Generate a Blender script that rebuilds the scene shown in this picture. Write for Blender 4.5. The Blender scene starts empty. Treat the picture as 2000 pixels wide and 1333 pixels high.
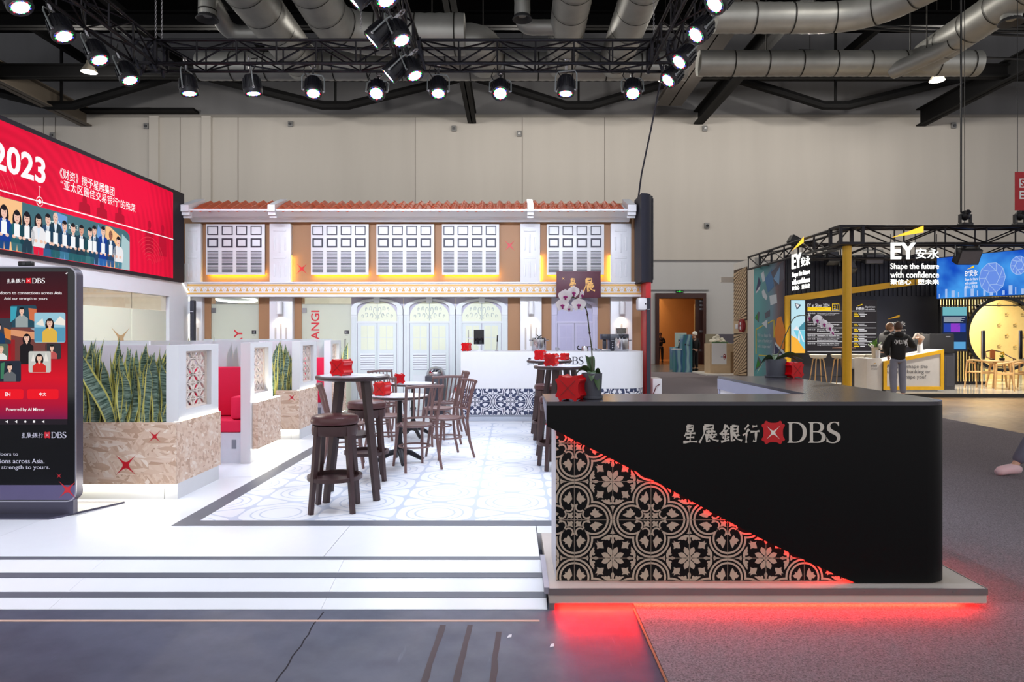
import bpy, bmesh, math, random
from mathutils import Vector, Matrix

random.seed(11)
SC = bpy.context.scene
COL = SC.collection
PI = math.pi

# ---------------------------------------------------------------- camera
FPX, CAMZ, HORY = 1333.0, 1.555, 655.0      # focal length in pixels of the 2000 px frame, eye height, horizon row
cam_d = bpy.data.cameras.new('camera')
cam_d.sensor_width = 36.0
cam_d.lens = 36.0 * FPX / 2000.0
cam_d.shift_y = -(666.5 - HORY) / 2000.0
cam_d.clip_end = 300
cam = bpy.data.objects.new('camera', cam_d)
cam.location = (0, 0, CAMZ)
cam.rotation_euler = (PI / 2, 0, 0)
COL.objects.link(cam)
SC.camera = cam

# ---------------------------------------------------------------- world, exposure
SC.view_settings.view_transform = 'Standard'
SC.view_settings.look = 'None'
SC.view_settings.exposure = 0.0
SC.view_settings.gamma = 1.0
SC.view_settings.use_curve_mapping = False
world = bpy.data.worlds.new('hall_ambient')
SC.world = world
world.use_nodes = True
world.node_tree.nodes['Background'].inputs[0].default_value = (0.97, 0.97, 1.0, 1)
world.node_tree.nodes['Background'].inputs[1].default_value = 0.98
try:
    SC.cycles.max_bounces = 5
    SC.cycles.diffuse_bounces = 2
    SC.cycles.glossy_bounces = 2
    SC.cycles.transmission_bounces = 4
    SC.cycles.caustics_reflective = False
    SC.cycles.caustics_refractive = False
    SC.cycles.sample_clamp_indirect = 4.0
except Exception:
    pass
PAR_WATT = 125.0           # one stage lamp of the lighting rig
HALL_WATT = 1250.0         # one high-bay lamp of the hall

def X_(px, Y): return (px - 1000.0) * Y / FPX
def Z_(py, Y): return CAMZ + (HORY - py) * Y / FPX

# ---------------------------------------------------------------- materials
def s2l(c):
    c = c / 255.0
    return c / 12.92 if c <= 0.04045 else ((c + 0.055) / 1.055) ** 2.4
def rgb(r, g, b): return (s2l(r), s2l(g), s2l(b), 1.0)

MATS = {}
def nd(nt, t, **kw):
    n = nt.nodes.new(t)
    for k, v in kw.items(): setattr(n, k, v)
    return n
def M(name, c=None, rough=0.5, metal=0.0, emit=0.0, var=0.06, scale=9.0, bump=0.0, bscale=60.0, alpha=1.0, trans=0.0, coat=0.0, spec=0.5):
    """procedural material: base colour c (sRGB 0-255) with a little noise variation"""
    if name in MATS: return MATS[name]
    m = bpy.data.materials.new(name); m.use_nodes = True
    nt = m.node_tree; b = nt.nodes['Principled BSDF']
    col = rgb(*c)
    b.inputs['Roughness'].default_value = rough
    b.inputs['Metallic'].default_value = metal
    b.inputs['Specular IOR Level'].default_value = spec
    if coat: b.inputs['Coat Weight'].default_value = coat
    if emit > 0:
        b.inputs['Base Color'].default_value = (0.01, 0.01, 0.01, 1)
        b.inputs['Emission Color'].default_value = col
        b.inputs['Emission Strength'].default_value = emit
        b.inputs['Roughness'].default_value = 0.6; b.inputs['Specular IOR Level'].default_value = 0.0
        MATS[name] = m
        return m
    tc = nd(nt, 'ShaderNodeTexCoord'); nz = nd(nt, 'ShaderNodeTexNoise')
    nz.inputs['Scale'].default_value = scale; nz.inputs['Detail'].default_value = 4
    nt.links.new(tc.outputs['Object'], nz.inputs['Vector'])
    mx = nd(nt, 'ShaderNodeMix', data_type='RGBA')
    mx.inputs[6].default_value = tuple(min(1, v * (1 - var)) for v in col[:3]) + (1,)
    mx.inputs[7].default_value = tuple(min(1, v * (1 + var)) for v in col[:3]) + (1,)
    nt.links.new(nz.outputs['Fac'], mx.inputs[0])
    nt.links.new(mx.outputs[2], b.inputs['Base Color'])
    if bump:
        n2 = nd(nt, 'ShaderNodeTexNoise'); n2.inputs['Scale'].default_value = bscale
        nt.links.new(tc.outputs['Object'], n2.inputs['Vector'])
        bp = nd(nt, 'ShaderNodeBump'); bp.inputs['Strength'].default_value = bump; bp.inputs['Distance'].default_value = 0.01
        nt.links.new(n2.outputs['Fac'], bp.inputs['Height'])
        nt.links.new(bp.outputs[0], b.inputs['Normal'])
    if alpha < 1: b.inputs['Alpha'].default_value = alpha
    if trans: b.inputs['Transmission Weight'].default_value = trans
    MATS[name] = m
    return m
def frost(name, c):
    m = M(name, c, .6, var=.02); nt = m.node_tree; tr = nd(nt, 'ShaderNodeBsdfTranslucent'); tr.inputs[0].default_value = rgb(*c); mx = nd(nt, 'ShaderNodeMixShader'); mx.inputs[0].default_value = .5
    nt.links.new(nt.nodes['Principled BSDF'].outputs[0], mx.inputs[1]); nt.links.new(tr.outputs[0], mx.inputs[2]); nt.links.new(mx.outputs[0], nt.nodes['Material Output'].inputs[0])
    return m
def EM(name, c, s=1.0): return M(name, c, emit=s)

# ---------------------------------------------------------------- mesh builder
class MB:
    def __init__(s): s.v = []; s.f = []; s.m = []; s.k = 0
    def add(s, vs, fs):
        o = len(s.v); s.v.extend([tuple(p) for p in vs])
        for f in fs: s.f.append([i + o for i in f]); s.m.append(s.k)
        return s
    def box(s, x0, y0, z0, x1, y1, z1):
        if x0 > x1: x0, x1 = x1, x0
        if y0 > y1: y0, y1 = y1, y0
        if z0 > z1: z0, z1 = z1, z0
        return s.add([(x0,y0,z0),(x1,y0,z0),(x1,y1,z0),(x0,y1,z0),(x0,y0,z1),(x1,y0,z1),(x1,y1,z1),(x0,y1,z1)],
                     [(0,3,2,1),(4,5,6,7),(0,1,5,4),(1,2,6,5),(2,3,7,6),(3,0,4,7)])
    def cbox(s, x0, y0, z0, x1, y1, z1, b=0.01):
        """box with chamfered edges"""
        if x0 > x1: x0, x1 = x1, x0
        if y0 > y1: y0, y1 = y1, y0
        if z0 > z1: z0, z1 = z1, z0
        b = min(b, (x1-x0)*.49, (y1-y0)*.49, (z1-z0)*.49)
        bm = bmesh.new()
        r = bmesh.ops.create_cube(bm, size=1.0)
        for v in bm.verts:
            v.co = Vector((x0 if v.co.x < 0 else x1, y0 if v.co.y < 0 else y1, z0 if v.co.z < 0 else z1))
        bmesh.ops.bevel(bm, geom=list(bm.edges), offset=b, segments=2, profile=0.5, affect='EDGES')
        bm.verts.index_update()
        s.add([v.co[:] for v in bm.verts], [[v.index for v in f.verts] for f in bm.faces]); bm.free()
        return s
    def prism(s, pts, plane, a, b):
        """extrude polygon pts; plane 'XZ' along Y, 'XY' along Z, 'YZ' along X"""
        def p3(p, t):
            return {'XZ': (p[0], t, p[1]), 'XY': (p[0], p[1], t), 'YZ': (t, p[0], p[1])}[plane]
        n = len(pts)
        vs = [p3(p, a) for p in pts] + [p3(p, b) for p in pts]
        fs = [list(range(n))[::-1], list(range(n, 2*n))] + [(i, (i+1) % n, n + (i+1) % n, n + i) for i in range(n)]
        return s.add(vs, fs)
    def loop(s, po, pi_, plane, a, b):
        """extruded band between two outlines of equal length"""
        def p3(p, t): return {'XZ': (p[0], t, p[1]), 'XY': (p[0], p[1], t), 'YZ': (t, p[0], p[1])}[plane]
        n = len(po); vs = [p3(p, a) for p in po] + [p3(p, a) for p in pi_] + [p3(p, b) for p in po] + [p3(p, b) for p in pi_]; fs = []
        for i in range(n):
            j = (i+1) % n
            fs += [(i, j, n+j, n+i), (2*n+i, 2*n+j, 3*n+j, 3*n+i), (i, j, 2*n+j, 2*n+i), (n+i, n+j, 3*n+j, 3*n+i)]
        return s.add(vs, fs)
    def bar(s, p0, p1, w, h=None, up=(0, 0, 1), w1=None, h1=None):
        """rectangular bar from p0 to p1, w x h, may taper to w1 x h1"""
        h = h or w; w1 = w1 or w; h1 = h1 or h
        p0, p1 = Vector(p0), Vector(p1); d = (p1 - p0).normalized(); u = Vector(up)
        if abs(d.dot(u)) > 0.99: u = Vector((0, 1, 0))
        a = d.cross(u).normalized(); c = a.cross(d).normalized()
        vs = []
        for p, ww, hh in ((p0, w, h), (p1, w1, h1)):
            for i, j in ((-1,-1),(1,-1),(1,1),(-1,1)): vs.append(p + a*(ww/2*i) + c*(hh/2*j))
        return s.add(vs, [(0,3,2,1),(4,5,6,7),(0,1,5,4),(1,2,6,5),(2,3,7,6),(3,0,4,7)])
    def tube(s, path, r, n=8, caps=True, closed=False):
        P = [Vector(p) for p in path]; N = len(P)
        rr = r if isinstance(r, (list, tuple)) else [r] * N
        t = []
        for i in range(N):
            if closed: d = P[(i+1) % N] - P[i-1]
            else: d = P[min(i+1, N-1)] - P[max(i-1, 0)]
            t.append(d.normalized())
        u = Vector((0, 0, 1)) if abs(t[0].z) < 0.9 else Vector((1, 0, 0))
        a = t[0].cross(u).normalized(); vs = []
        for i in range(N):
            if i:
                a = a - t[i] * a.dot(t[i]); a.normalize()
            b = t[i].cross(a)
            for k in range(n):
                an = 2*PI*k/n
                vs.append(P[i] + (a*math.cos(an) + b*math.sin(an)) * rr[i])
        fs = []
        for i in range(N if closed else N-1):
            j = (i+1) % N
            for k in range(n):
                l = (k+1) % n; fs.append((i*n+k, i*n+l, j*n+l, j*n+k))
        if caps and not closed: fs += [list(range(n))[::-1], [(N-1)*n + k for k in range(n)]]
        return s.add(vs, fs)
    def cyl(s, p0, p1, r, r1=None, n=12, caps=True): return s.tube([p0, p1], [r, r if r1 is None else r1], n, caps)
    def lathe(s, prof, c=(0, 0, 0), n=20, a0=0.0, a1=2*PI):
        """prof: list of (radius, z) turned about the vertical through c"""
        full = abs(a1 - a0 - 2*PI) < 1e-6; m = n if full else n + 1; vs = []; fs = []
        for r, z in prof:
            for k in range(m):
                a = a0 + (a1-a0)*k/n; vs.append((c[0]+r*math.cos(a), c[1]+r*math.sin(a), c[2]+z))
        for i in range(len(prof)-1):
            for k in range(n):
                l = (k+1) % m; fs.append((i*m+k, i*m+l, (i+1)*m+l, (i+1)*m+k))
        if full:
            if prof[0][0] > 1e-5: fs.append(list(range(m))[::-1])
            if prof[-1][0] > 1e-5: fs.append([(len(prof)-1)*m + k for k in range(m)])
        return s.add(vs, fs)
    def ring(s, c, R, r, n=24, m=6):
        return s.tube([(c[0]+R*math.cos(2*PI*k/n), c[1]+R*math.sin(2*PI*k/n), c[2]) for k in range(n)], r, m, closed=True)
    def ell(s, c, rad, n=12, m=8):
        pr = []
        vs = []; fs = []
        for i in range(m+1):
            th = PI*i/m
            for k in range(n):
                a = 2*PI*k/n
                vs.append((c[0]+rad[0]*math.sin(th)*math.cos(a), c[1]+rad[1]*math.sin(th)*math.sin(a), c[2]-rad[2]*math.cos(th)))
        for i in range(m):
            for k in range(n):
                l = (k+1) % n; fs.append((i*n+k, i*n+l, (i+1)*n+l, (i+1)*n+k))
        return s.add(vs, fs)
    def xf(s, mat, start=0):
        for i in range(start, len(s.v)): s.v[i] = tuple(mat @ Vector(s.v[i]))
        return s
    def mesh(s, name, mats, smooth=True, ang=40):
        me = bpy.data.meshes.new(name); me.from_pydata(s.v, [], s.f)
        if not isinstance(mats, (list, tuple)): mats = [mats]
        for m in mats: me.materials.append(m)
        if len(mats) > 1: me.polygons.foreach_set('material_index', s.m)
        bm = bmesh.new(); bm.from_mesh(me); bmesh.ops.remove_doubles(bm, verts=bm.verts, dist=1e-6)
        bmesh.ops.recalc_face_normals(bm, faces=bm.faces); bm.to_mesh(me); bm.free()
        if smooth:
            me.shade_smooth(); me.set_sharp_from_angle(angle=math.radians(ang))
        me.update()
        return me
    def build(s, name, mats, parent=None, w=False, smooth=True, ang=40, org=None):
        """one mesh object. With a parent: vertices are local, or world when w. Top level: origin moved to the base."""
        if parent is not None:
            if w:
                o = wloc(parent); s.v = [(x-o.x, y-o.y, z-o.z) for x, y, z in s.v]
            ob = bpy.data.objects.new(name, s.mesh(name, mats, smooth, ang)); COL.objects.link(ob); ob.parent = parent
            return ob
        if org is None:
            xs = [p[0] for p in s.v]; ys = [p[1] for p in s.v]; zs = [p[2] for p in s.v]
            org = ((min(xs)+max(xs))/2, (min(ys)+max(ys))/2, min(zs))
        s.v = [(x-org[0], y-org[1], z-org[2]) for x, y, z in s.v]
        ob = bpy.data.objects.new(name, s.mesh(name, mats, smooth, ang)); COL.objects.link(ob); ob.location = org
        return ob
def wloc(o):
    v = Vector((0, 0, 0))
    while o is not None:
        v += o.location; o = o.parent
    return v
def tag(o, label=None, cat=None, group=None, kind=None):
    if label: o['label'] = label
    if cat: o['category'] = cat
    if group: o['group'] = group
    if kind: o['kind'] = kind
    return o
def E(name, label, cat, loc=(0, 0, 0), rz=0.0, group=None, kind=None):
    o = bpy.data.objects.new(name, None); COL.objects.link(o); o.empty_display_size = 0.1
    o.location = loc; o.rotation_euler = (0, 0, rz)
    return tag(o, label, cat, group, kind)
def inst(me, name, parent, loc=(0, 0, 0), rot=(0, 0, 0), sc=(1, 1, 1)):
    o = bpy.data.objects.new(name, me); COL.objects.link(o); o.parent = parent
    o.location = loc; o.rotation_euler = rot; o.scale = sc
    return o
def copy_tree(o, parent=None):
    c = o.copy(); COL.objects.link(c); c.parent = parent
    for ch in [k for k in bpy.data.objects if k.parent == o]: copy_tree(ch, c)
    return c
def dup(root, loc, rz, label, group=None):
    c = copy_tree(root); c.location = loc; c.rotation_euler = (0, 0, rz); c['label'] = label
    if group: c['group'] = group
    return c
def struct(name, mb, mat, **kw):
    o = mb.build(name, mat, org=(0, 0, 0), **kw); o['kind'] = 'structure'
    return o

# ---------------------------------------------------------------- flat print and lettering
class Canvas:
    """a plane with its own axes: origin o, right u, up v. Shapes are given in metres along u and v."""
    def __init__(s, o, u, v, parent, lift=0.0012):
        s.o, s.u, s.v = Vector(o), Vector(u).normalized(), Vector(v).normalized()
        s.n = s.u.cross(s.v).normalized(); s.parent = parent; s.lift = lift
    def pt(s, x, y, layer=1): return s.o + s.u*x + s.v*y + s.n*(s.lift*layer)
    def polys(s, name, items, layer=1, parent=None):
        """items: list of (points, material) -> ONE mesh"""
        mb = MB(); mats = []
        for k, (pts, m) in enumerate(items):
            if m not in mats: mats.append(m)
            mb.k = mats.index(m)
            ly = layer + 0.03 * k
            mb.add([s.pt(x, y, ly) for x, y in pts], [list(range(len(pts)))])
        p = parent or s.parent; o = wloc(p)
        mb.v = [(x-o.x, y-o.y, z-o.z) for x, y, z in mb.v]
        me = bpy.data.meshes.new(name); me.from_pydata(mb.v, [], mb.f)
        for m in mats: me.materials.append(m)
        if len(mats) > 1: me.polygons.foreach_set('material_index', mb.m)
        me.update()
        ob = bpy.data.objects.new(name, me); COL.objects.link(ob); ob.parent = p
        return ob
    def rect(s, name, x0, y0, x1, y1, m, layer=1, parent=None): return s.polys(name, [(rc(x0, y0, x1, y1), m)], layer, parent)
    def text(s, name, body, x0, y0, x1, y1, m, layer=2, bold=0.0, shear=0.0, fit=True, depth=0.0, parent=None, rot=0, vert=False):
        """lettering filled into the rectangle x0..x1, y0..y1"""
        return place_text(s, name, body, x0, y0, x1, y1, m, layer, bold, shear, fit, depth, parent or s.parent, rot)
TXT = {}
def text_geo(body, bold, shear, depth):
    key = (body, bold, shear, depth)
    if key in TXT: return TXT[key]
    cu = bpy.data.curves.new('lettering', 'FONT'); cu.body = body; cu.size = 1.0
    cu.offset = bold; cu.shear = shear; cu.resolution_u = 3; cu.extrude = depth
    cu.fill_mode = 'BOTH' if depth else 'FRONT'
    ob = bpy.data.objects.new('lettering', cu); COL.objects.link(ob)
    dg = bpy.context.evaluated_depsgraph_get(); dg.update()
    me = bpy.data.meshes.new_from_object(ob.evaluated_get(dg))
    vs = [v.co[:] for v in me.vertices]; fs = [list(p.vertices) for p in me.polygons]
    bpy.data.objects.remove(ob); bpy.data.meshes.remove(me); bpy.data.curves.remove(cu)
    TXT[key] = (vs, fs)
    return vs, fs
def place_text(cv, name, body, x0, y0, x1, y1, m, layer, bold, shear, fit, depth, parent, rot):
    vs, fs = text_geo(body, bold, shear, depth)
    if not vs: return None
    if rot == 90: vs = [(-y, x, z) for x, y, z in vs]
    ax = min(v[0] for v in vs); bx = max(v[0] for v in vs); ay = min(v[1] for v in vs); by = max(v[1] for v in vs)
    sx = (x1-x0)/(bx-ax); sy = (y1-y0)/(by-ay)
    if not fit: sx = sy = min(sx, sy)
    o = wloc(parent)
    out = [cv.pt(x0 + (x-ax)*sx, y0 + (y-ay)*sy, layer) + cv.n*(z*min(sx, sy)) - o for x, y, z in vs]
    me = bpy.data.meshes.new(name); me.from_pydata([tuple(p) for p in out], [], fs); me.materials.append(m); me.update()
    ob = bpy.data.objects.new(name, me); COL.objects.link(ob); ob.parent = parent
    return ob
def rc(x0, y0, x1, y1): return [(x0, y0), (x1, y0), (x1, y1), (x0, y1)]
def circ(cx, cy, rx, ry=None, n=20, a0=0, a1=2*PI):
    ry = ry or rx
    return [(cx + rx*math.cos(a0 + (a1-a0)*k/n), cy + ry*math.sin(a0 + (a1-a0)*k/n)) for k in range(n if abs(a1-a0-2*PI) < 1e-6 else n+1)]
def rrect(x0, y0, x1, y1, r, n=4):
    p = []
    for cx, cy, a in ((x1-r, y1-r, 0), (x0+r, y1-r, PI/2), (x0+r, y0+r, PI), (x1-r, y0+r, 1.5*PI)):
        p += [(cx + r*math.cos(a + PI/2*k/n), cy + r*math.sin(a + PI/2*k/n)) for k in range(n+1)]
    return p
def star4(cx, cy, r, w=0.0):
    """four-armed spark: curved tapering arms along the diagonals"""
    p = []; prof = ((.18, .125), (.27, .084), (.40, .058), (.60, .034), (.80, .016))
    for q in range(4):
        a = PI/4 + q*PI/2; c, s_ = math.cos(a), math.sin(a)
        for t, h in [(t, -h) for t, h in prof] + [(1, 0)] + [(t, h) for t, h in prof[::-1]]: p.append((cx + r*(t*c - h*s_), cy + r*(t*s_ + h*c)))
    return p
def smooth_path(pts, rad=.9, n=6):
    P = [Vector(p) for p in pts]; out = [P[0]]
    for i in range(1, len(P)-1):
        a = (P[i-1]-P[i]); b_ = (P[i+1]-P[i]); ra = min(rad, a.length*.49, b_.length*.49)
        s0, s1 = P[i]+a.normalized()*ra, P[i]+b_.normalized()*ra
        for k in range(n+1):
            t_ = k/n; out.append(s0*(1-t_)**2 + P[i]*2*t_*(1-t_) + s1*t_*t_)
    return out + [P[-1]]
def chaikin(p, it=2):
    for _ in range(it):
        q = []
        for i in range(len(p)):
            a, b = p[i], p[(i+1) % len(p)]
            q += [(.75*a[0]+.25*b[0], .75*a[1]+.25*b[1]), (.25*a[0]+.75*b[0], .25*a[1]+.75*b[1])]
        p = q
    return p
def crest(cx, cy, r):
    """square badge with bitten-in sides and two round knobs at each corner, half width r"""
    one = [(-.30, .86), (-.45, .93), (-.56, 1.02), (-.70, 1.0), (-.76, .88), (-.77, .77), (-.88, .76), (-1.0, .70), (-1.02, .56), (-.93, .45), (-.86, .30), (-.84, .0)]
    p = []
    for q in range(4):
        for x, y in one:
            for _ in range(q): x, y = -y, x
            p.append((x, y))
    return [(cx+x*r, cy+y*r) for x, y in chaikin(p, 1)]
for n_, c_, r_, m_ in (('black_cable', (24, 24, 26), .5, 0), ('grey_metal', (150, 156, 156), .4, .2), ('bare_aluminium', (170, 168, 172), .3, .9), ('black_plastic', (20, 20, 22), .4, 0), ('dark_soil', (62, 52, 46), .95, 0), ('off_white_panel', (214, 210, 206), .4, 0)): M(n_, c_, r_, m_)
# ================================================================ the hall: floor, walls, ceiling
def concrete_mat(name, c, c2, rough, sc=1.0):
    m = bpy.data.materials.new(name); m.use_nodes = True; nt = m.node_tree; b = nt.nodes['Principled BSDF']
    tc = nd(nt, 'ShaderNodeTexCoord')
    n1 = nd(nt, 'ShaderNodeTexNoise'); n1.inputs['Scale'].default_value = 0.9*sc; n1.inputs['Detail'].default_value = 9; n1.inputs['Roughness'].default_value = .65
    n2 = nd(nt, 'ShaderNodeTexNoise'); n2.inputs['Scale'].default_value = 7*sc; n2.inputs['Detail'].default_value = 8
    mp = nd(nt, 'ShaderNodeMapping'); mp.inputs['Rotation'].default_value = (0, 0, .5); mp.inputs['Scale'].default_value = (9, .7, 1)
    n3 = nd(nt, 'ShaderNodeTexNoise'); n3.inputs['Scale'].default_value = 2.2; n3.inputs['Detail'].default_value = 6
    for n in (n1, n2): nt.links.new(tc.outputs['Object'], n.inputs['Vector'])
    nt.links.new(tc.outputs['Object'], mp.inputs[0]); nt.links.new(mp.outputs[0], n3.inputs['Vector'])
    mx = nd(nt, 'ShaderNodeMix', data_type='RGBA'); mx.inputs[6].default_value = rgb(*c); mx.inputs[7].default_value = rgb(*c2)
    r = nd(nt, 'ShaderNodeValToRGB'); r.color_ramp.elements[0].position = .38; r.color_ramp.elements[1].position = .66
    nt.links.new(n1.outputs['Fac'], r.inputs[0]); nt.links.new(r.outputs[0], mx.inputs[0])
    r2 = nd(nt, 'ShaderNodeValToRGB'); r2.color_ramp.elements[0].position = .68; r2.color_ramp.elements[1].position = .74
    nt.links.new(n3.outputs['Fac'], r2.inputs[0])
    m2 = nd(nt, 'ShaderNodeMix', data_type='RGBA'); m2.inputs[7].default_value = rgb(*[min(255, v+22) for v in c2])
    ml = nd(nt, 'ShaderNodeMath', operation='MULTIPLY'); ml.inputs[1].default_value = .45
    nt.links.new(r2.outputs[0], ml.inputs[0]); nt.links.new(ml.outputs[0], m2.inputs[0]); nt.links.new(mx.outputs[2], m2.inputs[6])
    nt.links.new(m2.outputs[2], b.inputs['Base Color'])
    rr = nd(nt, 'ShaderNodeMapRange'); rr.inputs[3].default_value = rough-.1; rr.inputs[4].default_value = rough+.2
    nt.links.new(n2.outputs['Fac'], rr.inputs[0]); nt.links.new(rr.outputs[0], b.inputs['Roughness'])
    MATS[name] = m
    return m
mat_conc = concrete_mat('worn_grey_concrete', (66, 69, 86), (92, 95, 114), .42)
mat_tanfloor = concrete_mat('polished_tan_floor', (128, 104, 78), (158, 128, 94), .3)
def carpet_mat(name, c):
    m = bpy.data.materials.new(name); m.use_nodes = True; nt = m.node_tree; b = nt.nodes['Principled BSDF']
    tc = nd(nt, 'ShaderNodeTexCoord')
    n1 = nd(nt, 'ShaderNodeTexNoise'); n1.inputs['Scale'].default_value = 160; n1.inputs['Detail'].default_value = 3
    n2 = nd(nt, 'ShaderNodeTexNoise'); n2.inputs['Scale'].default_value = 110.0; n2.inputs['Detail'].default_value = 2
    for n in (n1, n2): nt.links.new(tc.outputs['Object'], n.inputs['Vector'])
    ad = nd(nt, 'ShaderNodeMath', operation='MULTIPLY_ADD'); ad.inputs[1].default_value = .65
    nt.links.new(n1.outputs['Fac'], ad.inputs[0]); nt.links.new(n2.outputs['Fac'], ad.inputs[2])
    r = nd(nt, 'ShaderNodeValToRGB'); r.color_ramp.elements[0].position = .55; r.color_ramp.elements[1].position = 1.05
    r.color_ramp.elements[0].color = rgb(*[v*.78 for v in c]); r.color_ramp.elements[1].color = rgb(*[min(255, v*1.22) for v in c])
    nt.links.new(ad.outputs[0], r.inputs[0]); nt.links.new(r.outputs[0], b.inputs['Base Color'])
    b.inputs['Roughness'].default_value = 1; b.inputs['Specular IOR Level'].default_value = .1
    bp = nd(nt, 'ShaderNodeBump'); bp.inputs['Strength'].default_value = .5; bp.inputs['Distance'].default_value = .006
    nt.links.new(n1.outputs['Fac'], bp.inputs['Height']); nt.links.new(bp.outputs[0], b.inputs['Normal'])
    MATS[name] = m
    return m
mat_carpet = carpet_mat('charcoal_carpet', (124, 116, 120))

BW = 36.0                                        # distance of the hall's far wall
struct('floor', MB().box(-45, -6, -.2, 45, 50, 0), mat_conc, smooth=False)
c = MB()
c.box(.70, -6, 0, 8.05, 28.6, .006)
tag(struct('floor_carpet', c, mat_carpet, smooth=False), 'charcoal grey carpet laid along the hall aisle', 'carpet')
struct('floor_tan', MB().box(8.05, -6, 0, 45, 35.9, .004), mat_tanfloor, smooth=False)
struct('floor_doorway', MB().box(-3, 28.6, 0, 8.05, 44, .004), M('grey_polished_stone', (120, 112, 104), .25), smooth=False)

# painted plaster wall: faint panels and grime
def plaster(name, c, var=.05):
    m = bpy.data.materials.new(name); m.use_nodes = True; nt = m.node_tree; b = nt.nodes['Principled BSDF']
    tc = nd(nt, 'ShaderNodeTexCoord')
    n1 = nd(nt, 'ShaderNodeTexNoise'); n1.inputs['Scale'].default_value = .35; n1.inputs['Detail'].default_value = 7
    mp = nd(nt, 'ShaderNodeMapping'); mp.inputs['Scale'].default_value = (2.5, 1, .25)
    nt.links.new(tc.outputs['Object'], mp.inputs[0]); nt.links.new(mp.outputs[0], n1.inputs['Vector'])
    mx = nd(nt, 'ShaderNodeMix', data_type='RGBA')
    mx.inputs[6].default_value = rgb(*[v*(1-var) for v in c]); mx.inputs[7].default_value = rgb(*[min(255, v*(1+var)) for v in c])
    nt.links.new(n1.outputs['Fac'], mx.inputs[0]); nt.links.new(mx.outputs[2], b.inputs['Base Color'])
    b.inputs['Roughness'].default_value = .85
    MATS[name] = m
    return m
mat_wall = plaster('beige_painted_plaster', (190, 185, 178))
mat_wall_low = plaster('pale_grey_painted_plaster', (186, 186, 186), .03)
mat_wall_top = plaster('dark_grey_painted_concrete', (112, 112, 114), .1)
DX0, DX1, DZ = X_(1282, BW), X_(1377, BW), Z_(575, BW)
wz1 = Z_(508, BW); wz2 = Z_(228, BW)
b = MB().box(-45, BW, wz1, 45, BW+.5, wz2)
wall = struct('wall_back', b, mat_wall, smooth=False)
b = MB().box(-45, BW+.14, 0, DX0, BW+.5, wz1); b.box(DX1, BW+.14, 0, 45, BW+.5, wz1); b.box(DX0, BW+.14, DZ, DX1, BW+.5, wz1)
struct('wall_back_lower', b, mat_wall_low, smooth=False)
struct('wall_back_upper', MB().box(-45, BW-.02, wz2, 45, BW+.5, 17.5), mat_wall_top, smooth=False)
struct('ceiling', MB().box(-45, -6, 17.5, 45, BW+.5, 17.7), M('black_ceiling', (6, 6, 7), .95, spec=.05), smooth=False)
# pilaster strips, panel joints and the little boxes on the far wall
for k, (a, bb) in enumerate(((294, 312), (396, 414))):
    struct('trim_%d' % (k+1), MB().box(X_(a, BW), BW-.16, 6.0, X_(bb, BW), BW, wz2), mat_wall, smooth=False)
jm = M('grey_wall_joint', (120, 114, 108), .9)
for k, px in enumerate((85, 108, 352, 465, 811, 1181, 1020)):
    jb = MB().box(X_(px, BW)-.015, BW-.012, 6.0, X_(px, BW)+.015, BW, wz2)
    o = jb.build('joint', jm, wall, w=True)
struct('trim_9', MB().box(-45, BW-.05, wz2-.05, 45, BW+.01, wz2+.1), M('rough_concrete_ledge', (140, 136, 130), .9), smooth=False)
struct('baseboard_back', MB().box(DX1, BW+.1, 0, 45, BW+.16, .35), M('grey_skirting', (120, 116, 112), .6), smooth=False)
def wall_box(px, py, lab, w=.26, h=.3, dark=False):
    X, Z = X_(px, BW), Z_(py, BW)
    e = E('wall_sensor', lab, 'sensor', (X, BW, Z - h/2))
    MB().cbox(-w/2, -.12, 0, w/2, 0, h, .03).build('housing', M('grey_plastic', (128, 128, 128), .5), e)
    MB().cyl((0, -.12, h*.45), (0, -.2, h*.4), .07, n=12).build('lens', M('dark_lens', (40, 40, 44), .2), e)
    return e
wall_box(287, 247, 'small grey sensor box high on the wall above the red screen')
wall_box(104, 265, 'small grey camera under a thin pipe, highest at the wall left end')
wall_box(568, 243, 'small grey sensor box on the back wall above the roof divider')
wall_box(887, 252, 'small square grey sensor near the wall centre')
wall_box(1014, 262, 'small round grey detector just right of the wall centre')
wall_box(1376, 252, 'small dark-lensed sensor box right of the hanging cable')
wall_box(1380, 441, 'small grey box low on the back wall above the doorway')
wall_box(1861, 246, 'small grey sensor box on the wall at far right')

# doorway in the far wall, with the warm lobby behind it
mat_dwood = M('dark_red_brown_wood', (58, 26, 20), .35, var=.2)
d = E('door_1', 'tall dark wooden double doorway with one leaf folded open', 'doorway', (0, BW, 0), kind='structure')
t = .28
MB().box(DX0-.05, BW-.06, 0, DX0+t*.5, BW+.6, DZ-.22).build('door_jamb', mat_dwood, d, w=True)
MB().box(DX1-.12, BW-.06, 0, DX1+.05, BW+.6, DZ-.22).build('door_jamb', mat_dwood, d, w=True)
MB().box(DX0-.05, BW-.06, DZ-.22, DX1+.05, BW+.6, DZ+.05).build('door_head', mat_dwood, d, w=True)
leaf = MB().box(DX1-.42, BW+.35, .02, DX1-.12, BW+.47, DZ-.24)
lf = leaf.build('door_leaf', mat_dwood, d, w=True)
for z in (.7, 1.7, 2.9, 3.1, 3.3):
    MB().box(DX1-.2, BW+.31, z, DX1-.12, BW+.35, z+.1).build('hinge', M('brushed_steel', (170, 170, 172), .3, 1), lf, w=True)
MB().box(DX1-.48, BW+.36, .3, DX1-.44, BW+.4, 3.2).build('door_edge_strip', M('brass_strip', (190, 150, 100), .3, .8), lf, w=True)
lob = M('lobby_tan_wall', (176, 120, 66), .6)
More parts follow.
